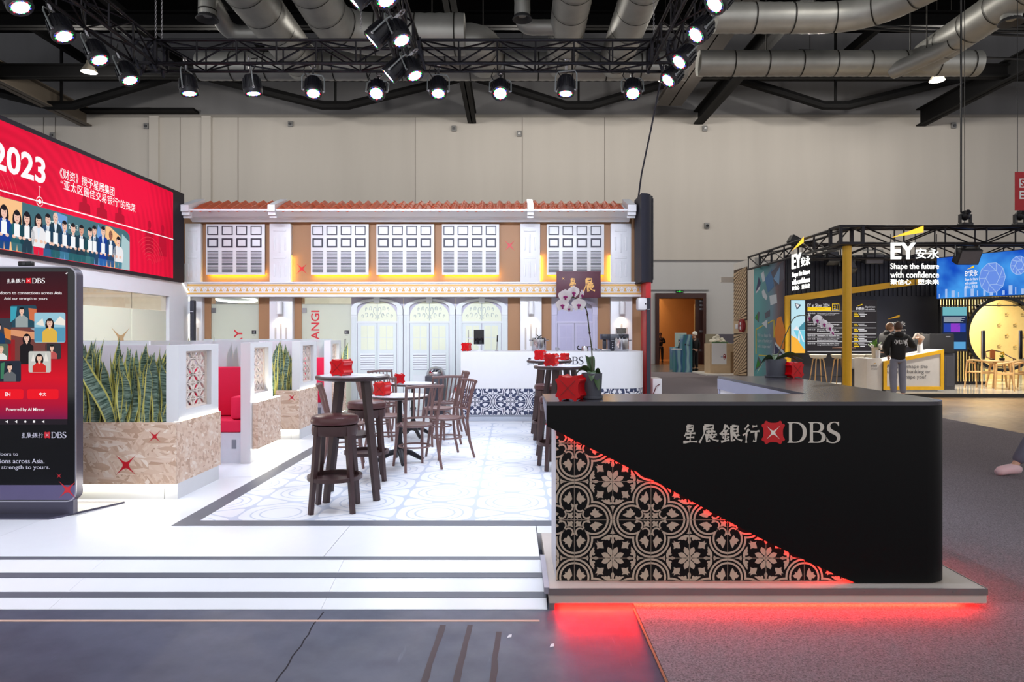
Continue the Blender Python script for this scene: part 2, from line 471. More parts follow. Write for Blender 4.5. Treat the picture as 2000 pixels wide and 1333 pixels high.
struct('wall_lobby', MB().box(DX0-2.5, 43.5, 0, DX1+2.5, 43.7, 5.2), lob, smooth=False)
struct('wall_lobby_left', MB().box(DX0-2.6, BW+.5, 0, DX0-2.4, 43.5, 5.2), lob, smooth=False)
struct('wall_lobby_right', MB().box(DX1+1.6, BW+.5, 0, DX1+1.8, 43.5, 5.2), lob, smooth=False)
struct('ceiling_lobby', MB().box(DX0-2.6, BW+.5, 5.0, DX1+2.6, 43.6, 5.1), M('lobby_ceiling', (120, 96, 70), .8), smooth=False)
struct('floor_lobby', MB().box(DX0-2.6, BW-.1, .001, DX1+2.6, 43.5, .009), M('lobby_stone_floor', (134, 88, 56), .2), smooth=False)
ld = bpy.data.lights.new('lobby_lamp', 'AREA'); ld.energy = 150; ld.size = 2.4; ld.color = (1, .74, .46)
lo = bpy.data.objects.new('lobby_lamp', ld); COL.objects.link(lo); lo.location = (DX0+.3, 41.6, 4.8)
for k in range(6):
    ld = bpy.data.lights.new('lobby_downlight', 'SPOT'); ld.energy = 150; ld.spot_size = 1.0; ld.color = (1, .74, .4); ld.shadow_soft_size = .05
    lo = bpy.data.objects.new('lobby_downlight', ld); COL.objects.link(lo); lo.location = (DX0+.1+k*.27, 43.2, 4.9)
# a lit step in the lobby
st = struct('floor_lobby_step', MB().box(DX0-.4, 42.2, 0, DX0+1.3, 43.4, .5), lob, smooth=False)
MB().box(DX0-.2, 42.18, .4, DX0+1.1, 42.2, .46).build('step_light', EM('warm_step_light', (255, 190, 80), 1.5), st, w=True)
# green exit sign above the door
e = E('exit_sign', 'small black exit sign with a green running-man light over the doorway', 'exit sign', (X_(1328, BW), BW+.1, Z_(572, BW)))
MB().cbox(-.2, -.06, 0, .2, .03, .13, .01).build('housing', M('black_plastic', (20, 20, 22), .4), e)
cv = Canvas(wloc(e)+Vector((0, -.061, 0)), (1, 0, 0), (0, 0, 1), e)
cv.polys('pictogram', [(circ(.01, .065, .05, .05), EM('exit_green', (30, 220, 60), 1.0)), (rc(-.16, .055, -.07, .075), MATS['exit_green']), (rc(.09, .055, .16, .075), MATS['exit_green'])])
struct('trim_10', MB().box(X_(1200, BW), BW+.05, Z_(567, BW), X_(1385, BW), BW+.14, Z_(566, BW)), M('grey_pipe', (110, 108, 106), .6), smooth=False)

# floor marks in front of the stage: tape line, crack, tape residue
tp = M('pale_orange_tape', (206, 170, 150), .6)
tag(MB().box(-3.2, 3.70, 0, .15, 3.722, .0015).build('tape_line', tp, org=(0, 3.7, 0)), 'thin pale tape line on the concrete along the ramp foot', 'tape line')
for k, (px, py0, py1) in enumerate(((865, 1222, 1333), (918, 1222, 1333), (975, 1235, 1333))):
    ya, yb = FPX*CAMZ/(py0-HORY), FPX*CAMZ/(py1+40-HORY)
    pts = []
    xa = X_(px, ya); 
    n = 7
    L = [(xa-.016+random.uniform(-.003, .003)+(-.03)*i/n, ya+(yb-ya)*i/n) for i in range(n+1)]
    R = [(x+.03+random.uniform(-.004, .006), y) for x, y in L]
    tag(MB().prism(L+R[::-1], 'XY', 0, .0012).build('tape_residue', M('brown_tape_residue', (92, 82, 84), .9)),
        ('left', 'middle', 'right')[k] + 'most of three brown tape residue strips on the concrete' if k != 1 else 'middle one of three brown tape residue strips on the concrete', 'tape residue', 'tape residue strips')
crk = []
for i in range(15):
    py = 1196 + i*11; Y = FPX*CAMZ/(py-HORY); crk.append((X_(630-(py-1196)*.66+random.uniform(-2, 2), Y), Y))
tag(MB().prism([(x-.003, y) for x, y in crk] + [(x+.004, y) for x, y in crk[::-1]], 'XY', 0, .001).build('floor_crack', M('dark_crack', (38, 36, 40), 1)),
    'thin dark crack running across the grey concrete floor', 'crack')
for k, (px, py) in enumerate(((995, 1244), (1078, 1262))):
    Y = FPX*CAMZ/(py-HORY); X = X_(px, Y)
    tag(MB().prism([(X-.012, Y-.02), (X+.01, Y-.012), (X+.012, Y+.02), (X-.004, Y+.012)], 'XY', .0, .003).build('paper_scrap', M('white_paper', (225, 225, 228), .8)),
        ('larger white paper scrap on the concrete beside the tape strips', 'tiny white paper scrap on the concrete near the carpet edge')[k], 'paper scrap')
tag(MB().bar((.69, 3.86, .006), (.69, -4, .006), .012, .004).build('carpet_edge_strip', M('brass_edge', (150, 112, 84), .5)), 'thin brass coloured strip along the carpet edge', 'edge strip')
# ================================================================ stage deck, ramp, counter
DK = 0.12
def deck_mat():
    m = bpy.data.materials.new('white_printed_vinyl'); m.use_nodes = True; nt = m.node_tree; b = nt.nodes['Principled BSDF']
    tc = nd(nt, 'ShaderNodeTexCoord'); mp = nd(nt, 'ShaderNodeMapping'); nt.links.new(tc.outputs['Object'], mp.inputs[0])
    k = 2*PI/.62
    mp.inputs['Scale'].default_value = (k, k, 0)
    sep = nd(nt, 'ShaderNodeSeparateXYZ'); nt.links.new(mp.outputs[0], sep.inputs[0])
    def math_(op, a, b_=None, c_=None):
        n = nd(nt, 'ShaderNodeMath', operation=op)
        for i, x in enumerate((a, b_, c_)):
            if x is None: continue
            if isinstance(x, (int, float)): n.inputs[i].default_value = x
            else: nt.links.new(x, n.inputs[i])
        return n.outputs[0]
    x, y = sep.outputs[0], sep.outputs[1]
    h = math_('ADD', math_('MULTIPLY', x, .5), math_('MULTIPLY', y, .866))
    g = math_('SUBTRACT', math_('MULTIPLY', x, .5), math_('MULTIPLY', y, .866))
    f = math_('ADD', math_('ADD', math_('COSINE', x), math_('COSINE', h)), math_('COSINE', g))
    lines = None
    for lv, wd in ((-1.0, .10), (.15, .11), (1.35, .13)):
        d = math_('LESS_THAN', math_('ABSOLUTE', math_('SUBTRACT', f, lv)), wd)
        lines = d if lines is None else math_('MAXIMUM', lines, d)
    mx = nd(nt, 'ShaderNodeMix', data_type='RGBA'); mx.inputs[6].default_value = rgb(238, 239, 242); mx.inputs[7].default_value = rgb(200, 207, 220)
    nt.links.new(lines, mx.inputs[0]); nt.links.new(mx.outputs[2], b.inputs['Base Color'])
    b.inputs['Roughness'].default_value = .3
    MATS['vinyl'] = m
    return m
mat_vinyl = deck_mat()
mat_white = M('satin_white_paint', (236, 236, 238), .35, var=.02)
mat_deck = M('white_laminate_floor', (234, 234, 236), .28, var=.02)
mat_band = M('dark_grey_floor_band', (92, 94, 104), .45, var=.12)
DX_L, DX_R, DY0, DY1 = -8.5, 2.68, 4.42, 14.3
deck = E('stage_deck', 'low white exhibition deck the whole stand stands on', 'stage deck', (0, DY0, 0), kind='structure')
# deck panels: seams between big white boards
xs = [-8.5, -6.1, -3.65, -1.22, .18]
for i in range(len(xs)-1):
    for (ya, yb) in ((DY0, 6.9), (6.904, 9.35), (9.354, 11.8), (11.804, DY1)):
        MB().box(xs[i]+.002, ya, 0, xs[i+1]-.002, yb, DK).build('floor_panel', mat_deck, deck, w=True, smooth=False)
for (ya, yb) in ((4.95, 6.9), (6.904, 9.35), (9.354, 11.8), (11.804, DY1)):
    MB().box(.184, ya, 0, 2.62, yb, DK).build('floor_panel', mat_deck, deck, w=True, smooth=False)
# rounded deck edge beyond the bar
MB().prism([(2.62, 9.0)] + [(2.62 + .42*math.sin(PI*t/12), 9.0 + 4.0*t/12) for t in range(1, 13)], 'XY', 0, DK).build('floor_panel', mat_deck, deck, w=True, smooth=False)
# patterned field with its dark frame (thin sheets on the deck)
MB().box(-2.41, 5.27, DK, 2.4, 11.1, DK+.003).build('patterned_field', mat_vinyl, deck, w=True, smooth=False)
MB().box(-2.56, 5.13, DK, 2.45, 5.27, DK+.0035).build('floor_band', mat_band, deck, w=True, smooth=False)
MB().box(-2.56, 5.27, DK, -2.41, 11.1, DK+.0035).build('floor_band', mat_band, deck, w=True, smooth=False)
# the ramp: four white strips parted by dark anti-slip bands
ramp = E('entrance_ramp', 'white entrance ramp with three dark anti-slip bands', 'ramp', (-4, 3.86, 0), kind='structure')
def rs(t0, t1, mat, name, x0, x1, up=0.0):
    y0, y1 = 3.86+.56*t0, 3.86+.56*t1; z0, z1 = DK*t0+.004+up, DK*t1+.001+up
    if t1 >= 1: z1 = DK+up
    mb = MB().prism([(y0, 0), (y1, 0), (y1, z1), (y0, z0)], 'YZ', x0, x1)
    mb.build(name, mat, ramp, w=True, smooth=False)
tt = [0, .20, .30, .56, .66, .93, 1.03]
for a, bb in (( -8.5, -2.62), (-2.618, -1.08), (-1.078, .2)):
    rs(0, .2, mat_deck, 'ramp_strip', a, bb); rs(.3, .56, mat_deck, 'ramp_strip', a, bb); rs(.66, .93, mat_deck, 'ramp_strip', a, bb)
rs(.20, .30, mat_band, 'anti_slip_band', -8.5, .2, .001); rs(.56, .66, mat_band, 'anti_slip_band', -8.5, .2, .001); rs(.93, 1.0, mat_band, 'anti_slip_band', -8.5, .2, .001)

# ---------------- patterned cement tile (one quarter of the quatrefoil per tile)
def arcband(cx, cy, r0, r1, a0, a1, n=14):
    p = [(cx + r1*math.cos(a0+(a1-a0)*k/n), cy + r1*math.sin(a0+(a1-a0)*k/n)) for k in range(n+1)]
    return p + [(cx + r0*math.cos(a1+(a0-a1)*k/n), cy + r0*math.sin(a1+(a0-a1)*k/n)) for k in range(n+1)]
def tile_shapes():
    S = []
    def notch(R):
        a = (1 + math.sqrt(max(0, 1 - 8*(.25-R*R)))) / 4
        return math.atan2(a-.5, a)
    def band(Ro, Ri):
        n = 12; ao, ai = notch(Ro), notch(Ri)
        o = [(Ro*math.cos(PI/2+(ao-PI/2)*k/n), .5+Ro*math.sin(PI/2+(ao-PI/2)*k/n)) for k in range(n+1)]
        i = [(Ri*math.cos(ai+(PI/2-ai)*k/n), .5+Ri*math.sin(ai+(PI/2-ai)*k/n)) for k in range(n+1)]
        return o + i
    half = [band(.492, .440), band(.395, .345)]
    half.append([(.126,.743),(.155,.70),(.175,.65),(.195,.622),(.247,.640),(.236,.585),(.270,.56),(.308,.542),(.263,.500),(.247,.469),(.205,.475),(.193,.461),(.180,.42),(.160,.405),(.126,.434),(.105,.47),(.099,.501),(.070,.515),(.055,.542),(.065,.59),(.072,.635),(.095,.69)])
    half.append(arcband(.145, .325, .085, .125, 2.2, 5.6))
    half.append([(0,.395),(.035,.395),(.06,.405),(.075,.385),(.05,.365),(.075,.345),(.06,.325),(.035,.335),(0,.335)])
    for th in (202.5, 247.5):
        a = math.radians(th); d = (math.cos(a), math.sin(a)); q = (-d[1], d[0])
        prof = [(.045, 0), (.10, .028), (.17, .062), (.225, .066), (.265, .048), (.315, 0)]
        if th == 202.5: half.append([(1+d[0]*r+q[0]*w_, 1+d[1]*r+q[1]*w_) for r, w_ in prof] + [(1+d[0]*r-q[0]*w_, 1+d[1]*r-q[1]*w_) for r, w_ in prof[-2:0:-1]])
    half.append([(1,.63),(.975,.615),(.957,.565),(.965,.52),(.978,.47),(.968,.462),(.945,.455),(.925,.475),(.935,.50),(.915,.535),(.895,.545),(.87,.52),(.845,.515),(.82,.535),(.785,.515),(.74,.525),(.695,.515),(.73,.49),(.77,.455),(.82,.425),(.88,.40),(.935,.395),(.975,.40),(1,.41)])
    half.append([(1,.375),(.972,.365),(.925,.358),(.955,.325),(.975,.285),(.985,.23),(1,.19)])
    half.append([(1,.62),(.992,.62),(.992,.955),(1,.955)])
    half.append([(0,0),(0,.345),(.010,.345),(.010,0)])
    half.append([(0,.395),(0,.92),(.008,.92),(.008,.395)])
    half.append([(1,.20),(.994,.20),(.994,0),(1,0)])
    half.append([(.93,.985),(.99,.925),(1,.94),(1,1),(.94,1)][::-1])
    for p in half:
        S.append(p); S.append([(y, x) for x, y in p][::-1])
    S.append([(.085,.02),(.105,.055),(.16,.05),(.19,.02),(.185,.06),(.165,.10),(.195,.185),(.11,.165),(.06,.185),(.02,.19),(.05,.155),(.055,.105),(.02,.085),(.05,.05)])
    S.append([(.30,.33),(.33,.30),(.36,.335),(.385,.36),(.36,.385),(.335,.36)])
    S.append([(.495,.505),(.56,.565),(.60,.60),(.605,.585),(.59,.545),(.64,.575),(.70,.58),(.755,.565),(.735,.62),(.755,.665),(.77,.745),(.70,.745),(.66,.735),(.615,.755),(.59,.76),(.60,.71),(.585,.65),(.545,.60),(.585,.605),(.60,.605),(.565,.57)])
    return S
TS = tile_shapes()
def tile_mesh(name, size, mats, clip=(0, 0, 1, 1), thick=.008):
    """tile in the XZ plane facing -Y; clip is the kept window in tile units"""
    bm = bmesh.new()
    x0, y0, x1, y1 = clip
    g = .004
    vs = []
    b = MB().box(0+g, 0, 0+g, 1-g, thick/size, 1-g)
    vv = [bm.verts.new(p) for p in b.v]
    for f in b.f: bm.faces.new([vv[i] for i in f]).material_index = 0
    for j, p in enumerate(TS):
        pts = [(max(g, min(1-g, x)), max(g, min(1-g, y))) for x, y in p]
        q = []
        for t_ in pts:
            if not q or (abs(t_[0]-q[-1][0]) + abs(t_[1]-q[-1][1])) > 1e-4: q.append(t_)
        if len(q) < 3: continue
        try:
            f = bm.faces.new([bm.verts.new((x, -.0045 - .0004*(j % 5), z)) for x, z in q]); f.material_index = 1
        except ValueError: pass
    for co, no in (((x0,0,0),(-1,0,0)), ((x1,0,0),(1,0,0)), ((0,0,y0),(0,0,-1)), ((0,0,y1),(0,0,1))):
        bmesh.ops.bisect_plane(bm, geom=list(bm.verts)+list(bm.edges)+list(bm.faces), plane_co=co, plane_no=no, clear_outer=True)
    for v in bm.verts: v.co *= size
    me = bpy.data.meshes.new(name); bm.to_mesh(me); bm.free()
    for m in mats: me.materials.append(m)
    return me
def lay_tiles(parent, name, cx, cz, size, X0, X1, Z0, Z1, Y, mats, keep=None):
    """tiles of a wall facing -Y: quatrefoil centre at (cx, cz); tiles mirrored around it, cut at the borders"""
    cache = {}
    o = wloc(parent)
    i0, i1 = math.floor((X0-cx)/size), math.ceil((X1-cx)/size); j0, j1 = math.floor((Z0-cz)/size), math.ceil((Z1-cz)/size)
    for i in range(i0, i1):
        for j in range(j0, j1):
            xa, za = cx+i*size, cz+j*size
            if keep and not keep(xa, za, size): continue
            ux0, ux1 = max(0, (X0-xa)/size), min(1, (X1-xa)/size); uz0, uz1 = max(0, (Z0-za)/size), min(1, (Z1-za)/size)
            if ux1-ux0 < .02 or uz1-uz0 < .02: continue
            fx, fz = (i % 2) == 1, (j % 2) == 1        # mirrored tiles
            c = (1-ux1 if fx else ux0, 1-uz1 if fz else uz0, 1-ux0 if fx else ux1, 1-uz0 if fz else uz1)
            key = tuple(round(t, 3) for t in c)
            if key not in cache: cache[key] = tile_mesh(name, size, mats, c)
            inst(cache[key], name, parent, (xa+(size if fx else 0)-o.x, Y-o.y, za+(size if fz else 0)-o.z), (0, 0, 0), (-1 if fx else 1, 1, -1 if fz else 1))

# ---------------- the brand mark used on many surfaces
mat_red = M('brand_red', (196, 8, 20), .4)
def bez(pts, n=6):
    """closed outline from (x, y[, 'c']) on-curve points with quadratic 'c' controls"""
    out = []; N = len(pts); i = 0
    while i < N:
        p = pts[i]
        if len(p) == 2: out.append(p); i += 1; continue
        a = out[-1]; b_ = pts[(i+1) % N]
        for k in range(1, n):
            t_ = k/n; out.append(((1-t_)**2*a[0]+2*t_*(1-t_)*p[0]+t_*t_*b_[0], (1-t_)**2*a[1]+2*t_*(1-t_)*p[1]+t_*t_*b_[1]))
        i += 1
    return out
def bridge(outer, hole):
    """cut a hole into an outline with a hairline bridge"""
    k = min(range(len(outer)), key=lambda i: (outer[i][0]-hole[0][0])**2 + (outer[i][1]-hole[0][1])**2)
    return outer[:k+1] + hole + [hole[0]] + outer[k:]
def serif_DBS():
    """outlines of the three serif capitals, cap height 1"""
    C = 'c'
    D_o = bez([(0,0),(0,.035),(.06,.045,C),(.07,.10),(.07,.90),(.06,.955,C),(0,.965),(0,1),(.38,1),(.60,1,C),(.76,.86),(.90,.73,C),(.90,.51),(.90,.27,C),(.76,.14),(.62,0,C),(.36,0)])
    D_i = bez([(.215,.10),(.23,.05,C),(.32,.05),(.52,.05,C),(.62,.18),(.72,.30,C),(.72,.50),(.72,.71,C),(.61,.83),(.50,.95,C),(.31,.95),(.215,.95,C),(.215,.90)])
    B_o = bez([(0,0),(0,.035),(.06,.045,C),(.07,.10),(.07,.90),(.06,.955,C),(0,.965),(0,1),(.40,1),(.56,1,C),(.65,.93),(.73,.86,C),(.73,.76),(.73,.60,C),(.55,.54),(.68,.51,C),(.75,.43),(.81,.36,C),(.81,.27),(.81,.14,C),(.70,.07),(.60,0,C),(.42,0)])
    B_1 = bez([(.215,.56),(.36,.56),(.46,.56,C),(.51,.62),(.56,.67,C),(.56,.755),(.56,.85,C),(.50,.90),(.45,.95,C),(.33,.95),(.215,.95,C),(.215,.90)])
    B_2 = bez([(.215,.10),(.215,.05,C),(.34,.05),(.48,.05,C),(.55,.10),(.62,.16,C),(.62,.27),(.62,.39,C),(.54,.45),(.47,.505,C),(.34,.505),(.215,.505)])
    S_o = bez([(.02,.03),(.06,.05),(.14,-.02,C),(.32,-.02),(.50,-.02,C),(.60,.08),(.68,.16,C),(.68,.28),(.68,.40,C),(.58,.48),(.50,.54,C),(.36,.60),(.20,.67,C),(.20,.79),(.20,.87,C),(.25,.92),(.31,.97,C),(.39,.97),(.52,.97,C),(.575,.80),(.61,.80),(.61,1.02),(.575,1.02),(.55,.99),(.48,1.02,C),(.38,1.02),(.22,1.02,C),(.12,.92),(.04,.84,C),(.04,.73),(.04,.60,C),(.14,.52),(.20,.47,C),(.36,.40),(.50,.34,C),(.51,.22),(.51,.13,C),(.45,.08),(.40,.03,C),(.31,.03),(.12,.03,C),(.055,.26),(.02,.26)])
    return D_o, D_i, B_o, B_1, B_2, S_o
def dbs_letters():
    D_o, D_i, B_o, B_1, B_2, S_o = serif_DBS()
    b = bridge(bridge(B_o, B_1), B_2)
    out = [bridge(D_o, D_i), [(x+.98, y) for x, y in b], [(x+1.80, y) for x, y in S_o]]
    return [[(x/2.48, y) for x, y in p] for p in out]
def ellip_scale(pts, x0, y0, x1, y1): return [(x0+x*(x1-x0), y0+y*(y1-y0)) for x, y in pts]
# brush-written characters of the mark, drawn as strokes in a unit cell (x right, y up)
BRUSH = {
 'xing': [[(.28,.95),(.26,.62)],[(.28,.93),(.72,.95),(.66,.62)],[(.30,.78),(.66,.80)],[(.28,.64),(.66,.65)],[(.24,.56),(.08,.36)],[(.20,.48),(.86,.53)],[(.52,.60),(.48,.05)],[(.22,.28),(.78,.31)],[(.0,.04),(.5,.06),(1.0,.07)]],
 'zhan': [[(.26,.94),(.74,.97),(.70,.76)],[(.28,.76),(.70,.78)],[(.28,.94),(.25,.5),(.0,.0)],[(.36,.58),(.84,.62)],[(.50,.70),(.48,.44)],[(.68,.72),(.66,.44)],[(.30,.42),(.92,.46)],[(.40,.40),(.38,.04),(.56,.14)],[(.54,.38),(.70,.18),(1.0,.10)],[(.82,.38),(.64,.24)]],
 'yin': [[(.28,1.0),(.18,.72),(.0,.46)],[(.28,.95),(.44,.76)],[(.14,.66),(.38,.68)],[(.06,.46),(.44,.49)],[(.26,.66),(.24,.12)],[(.12,.36),(.16,.24)],[(.40,.36),(.34,.22)],[(.04,.06),(.44,.16)],[(.56,.92),(.54,.08),(.70,.18)],[(.56,.92),(.86,.93),(.82,.56)],[(.58,.74),(.82,.75)],[(.58,.56),(.82,.57)],[(.64,.52),(.80,.22),(1.04,.12)],[(.90,.46),(.76,.34)]],
 'hang': [[(.36,1.0),(.10,.74)],[(.38,.76),(.20,.54),(.0,.42)],[(.22,.54),(.20,.0)],[(.58,.90),(.86,.93)],[(.46,.60),(1.0,.65)],[(.80,.62),(.78,.06),(.62,.12)]],
}
def stroke_poly(pts, w):
    P2 = []
    for i in range(len(pts)-1):
        for k in range(3): P2.append((pts[i][0]+(pts[i+1][0]-pts[i][0])*k/3, pts[i][1]+(pts[i+1][1]-pts[i][1])*k/3))
    P2.append(pts[-1]); L, R = [], []; n = len(P2)-1
    for i, p in enumerate(P2):
        a = P2[max(0, i-1)]; b_ = P2[min(n, i+1)]
        dx, dy = b_[0]-a[0], b_[1]-a[1]; l = math.hypot(dx, dy) or 1
        t_ = i/n; ww = w*(.75 + .45*math.cos(2*PI*(t_-.1))*.6 + (.15 if t_ < .3 else -.1*t_))
        L.append((p[0]-dy/l*ww, p[1]+dx/l*ww)); R.append((p[0]+dy/l*ww, p[1]-dx/l*ww))
    return L + R[::-1]
def brush(ch, x0, y0, x1, y1, w=.052): return [ellip_scale(stroke_poly(s, w), x0, y0, x1, y1) for s in BRUSH[ch]]
def brand(cv, x0, y0, w, m_txt, m_red, m_spark, layer=1, only=None, bold=.068):
    """whole mark, w wide: four brush characters, red crest with spark, three serif capitals. Height is w*0.15"""
    u = w/1815.0                                   # measured on the counter front
    items = []
    for ch, a, b_ in (('xing', 0, 160), ('zhan', 185, 405), ('yin', 425, 665), ('hang', 685, 875)):
        items += [(p, m_txt) for p in brush(ch, x0+a*u, y0+12*u, x0+b_*u, y0+222*u, bold)]
    cv.polys('brush_characters', items, layer)
    o = cv.polys('crest', [(crest(x0+1036*u, y0+132*u, 132*u), m_red), (star4(x0+1036*u, y0+130*u, 108*u, -.08), m_spark)], layer)
    cv.polys('serif_letters', [(ellip_scale(p, x0+1200*u, y0+12*u, x0+1812*u, y0+252*u), m_txt) for p in dbs_letters()], layer)

# ---------------- the black reception counter
CY = 3.94; CT = 1.17
mat_black = M('matt_black_laminate', (3, 3, 4), .45, var=.1, spec=.2)
mat_top = M('brushed_dark_worktop', (70, 68, 74), .22, .55, var=.1)
mat_lilac = M('white_counter_skin', (226, 226, 232), .4, var=.02)
mat_tblack = M('tile_black', (8, 8, 9), .35, spec=.25); mat_tcream = M('tile_cream', (190, 172, 152), .5)
cnt = E('reception_counter', 'long black L-shaped reception counter with cream patterned tile panel and lit logo', 'counter', (1.4, CY+.3, DK))
R = .16
def plan(x0, x1, y0, y1, r, n=7):
    """counter plan, rounded front right corner"""
    return [(x0, y0)] + [(x1-r + r*math.sin(PI/2*k/n), y0+r - r*math.cos(PI/2*k/n)) for k in range(n+1)]
XL, XRr = .20, 2.557
# worktop: L shape
top = [(XL, CY)] + plan(XL, XRr, CY, 9, R)[1:] + [(XRr, 6.42), (XRr-.62, 6.42), (XRr-.62, CY+.53), (XL, CY+.53)]
MB().prism(top, 'XY', CT-.022, CT).build('worktop', mat_top, cnt, w=True)
# white body behind the front skins
bod = [(.257, CY+.056)] + [(x, y) for x, y in plan(.257, XRr-.03, CY+.056, 9, R)[1:]] + [(XRr-.03, 6.38), (XRr-.58, 6.38), (XRr-.58, CY+.5), (.257, CY+.5)]
MB().prism(bod, 'XY', DK, CT-.022).build('body', mat_lilac, cnt, w=True)
MB().box(XRr-.61, CY+.53, DK+.02, XRr-.585, 6.40, CT-.12).build('inner_panel', mat_white, cnt, w=True)
MB().box(XRr-.625, CY+.53, CT-.12, XRr-.58, 6.42, CT-.022).build('inner_fascia', M('grey_lilac_fascia', (150, 152, 172), .4), cnt, w=True)
MB().box(XRr-.62, 6.381, DK, XRr-.0, 6.42, CT-.022).build('end_panel', M('grey_lilac_fascia', (150, 152, 172), .4), cnt, w=True)
# black front skin with the long slanting cut
s = FPX/CY
def cx_(px): return (px-1000)/s
def cz_(py): return CAMZ+(HORY-py)/s
dg = [(1068, 833), (1078, 838), (1120, 860), (1180, 890), (1260, 931), (1340, 974), (1420, 1018), (1500, 1060), (1580, 1099), (1640, 1127), (1672, 1139.5)]
flat = [(cx_(x), cz_(y)) for x, y in dg]
poly = [(XL, CT-.022)] + [(XL, cz_(833))] + flat[1:] + [(XRr-R, DK+.004), (XRr-R, CT-.022)]
mb = MB().prism(poly, 'XZ', CY, CY+.028)
n = 8
arc = [(XRr-R + R*math.sin(PI/2*k/n), CY+R - R*math.cos(PI/2*k/n)) for k in range(n+1)]
arci = [(XRr-R + (R-.028)*math.sin(PI/2*k/n), CY+R - (R-.028)*math.cos(PI/2*k/n)) for k in range(n+1)]
mb.prism(arc + arci[::-1], 'XY', DK+.004, CT-.022)
mb.box(XRr-.028, CY+R, DK+.004, XRr, 6.42, CT-.022)
front = mb.build('front_skin', mat_black, cnt, w=True, ang=35)
# left return of the skin (end seen from the tables)
MB().prism([(CY+.001, CT-.022), (CY+.53, CT-.022), (CY+.53, cz_(800)), (CY+.001, cz_(833))], 'YZ', XL, XL+.02).build('end_skin', M('grey_lilac_fascia', (150, 152, 172), .4), cnt, w=True)
def above(xa, za, size):
    # keep only tiles that reach below the slanting edge
    px, py = 1000+xa*s, HORY+(CAMZ-za)*s
    dl = 833 + (px-1068)*.505
    return py > dl - 30
TSZ = 75.7/s
lay_tiles(cnt, 'tile', cx_(1274.5), cz_(1020), TSZ, cx_(1087), cx_(1690), DK+.001, cz_(838), CY+.046, [mat_tblack, mat_tcream], above)
# red light line behind the slanting edge
led = MB()
for i in range(len(flat)-1):
    a, b_ = flat[i], flat[i+1]
    led.bar((a[0], CY+.034, a[1]+.010), (b_[0], CY+.034, b_[1]+.010), .006, .006)
led.build('red_light_strip', EM('red_led', (255, 26, 16), 46.0), cnt, w=True)
cv = Canvas((0, CY, 0), (1, 0, 0), (0, 0, 1), cnt, .0015)
mat_logo = M('pale_logo_vinyl', (204, 196, 184), .5)
x0, x1 = cx_(1334.5), cx_(1642)
brand(cv, x0, cz_(867.5), x1-x0, mat_logo, mat_red, M('spark_white', (236, 226, 216), .5))

# plinth under the counter
pl = E('counter_plinth', 'low pale plinth under the black counter with red light below', 'plinth', (1.45, 3.9, 0))
PXL, PXR, PY0 = .212, 2.685, 3.86
MB().box(PXL, PY0, .038, PXR, 6.9, DK-.001).build('platform', M('pale_beige_board', (196, 184, 174), .5), pl, w=True, smooth=False)
MB().box(PXL-.004, PY0-.006, DK-.036, PXR+.004, PY0, DK+.002).build('metal_edge', M('dull_aluminium', (136, 128, 128), .45, .6), pl, w=True, smooth=False)
MB().box(PXR, PY0, DK-.036, PXR+.006, 6.9, DK+.002).build('metal_edge', MATS['dull_aluminium'], pl, w=True, smooth=False)
for i in range(5):
    MB().cyl((PXL+.28+i*.5, PY0-.009, DK-.016), (PXL+.28+i*.5, PY0-.004, DK-.016), .004, n=8).build('screw', MATS['dull_aluminium'], pl, w=True)
MB().box(PXL+.06, PY0+.10, 0, PXR-.14, 6.8, .038).build('recessed_base', M('pale_beige_board', (196, 184, 174), .5), pl, w=True, smooth=False)
MB().box(PXL+.06, PY0+.05, .030, PXR-.12, PY0+.062, .037).build('red_light_strip', EM('red_led_under', (255, 22, 12), 650.0), pl, w=True, smooth=False)
MB().box(PXR-.10, PY0+.1, .030, PXR-.085, 6.7, .037).build('red_light_strip', MATS['red_led_under'], pl, w=True, smooth=False)
MB().box(PXL-.002, PY0, 0, PXL+.03, PY0+.56, .038).build('support', M('dull_aluminium', (136, 128, 128), .45, .6), pl, w=True, smooth=False)
MB().prism([(3.86, DK-.03), (4.42, DK+.0), (4.42, DK+.012), (3.86, DK+.006)], 'YZ', PXL-.03, PXL).build('ramp_edge_trim', M('lilac_grey_trim', (168, 166, 180), .4, .3), pl, w=True, smooth=False)
# ================================================================ the shophouse front at the back of the stand
FY = 12.9
mat_tan = M('tan_brown_wall', (166, 122, 84), .55, var=.04, scale=3)
mat_gold = M('gold_print', (226, 176, 92), .5)
mat_dark = M('dark_navy_frame', (38, 36, 52), .45)
mat_terra = M('terracotta_glaze', (200, 92, 56), .5, var=.18, scale=14)
mat_amber = EM('amber_led', (255, 196, 24), 55.0)
fac = E('shophouse_facade', 'white and tan mock shophouse front with tiled roof and shuttered upper windows', 'facade', (-1.85, FY, DK))
FX0, FX1 = -6.22, 2.40
MB().box(FX0, FY, Z_(556, FY), FX1, FY+.2, 4.05).build('upper_wall', mat_tan, fac, w=True, smooth=False)
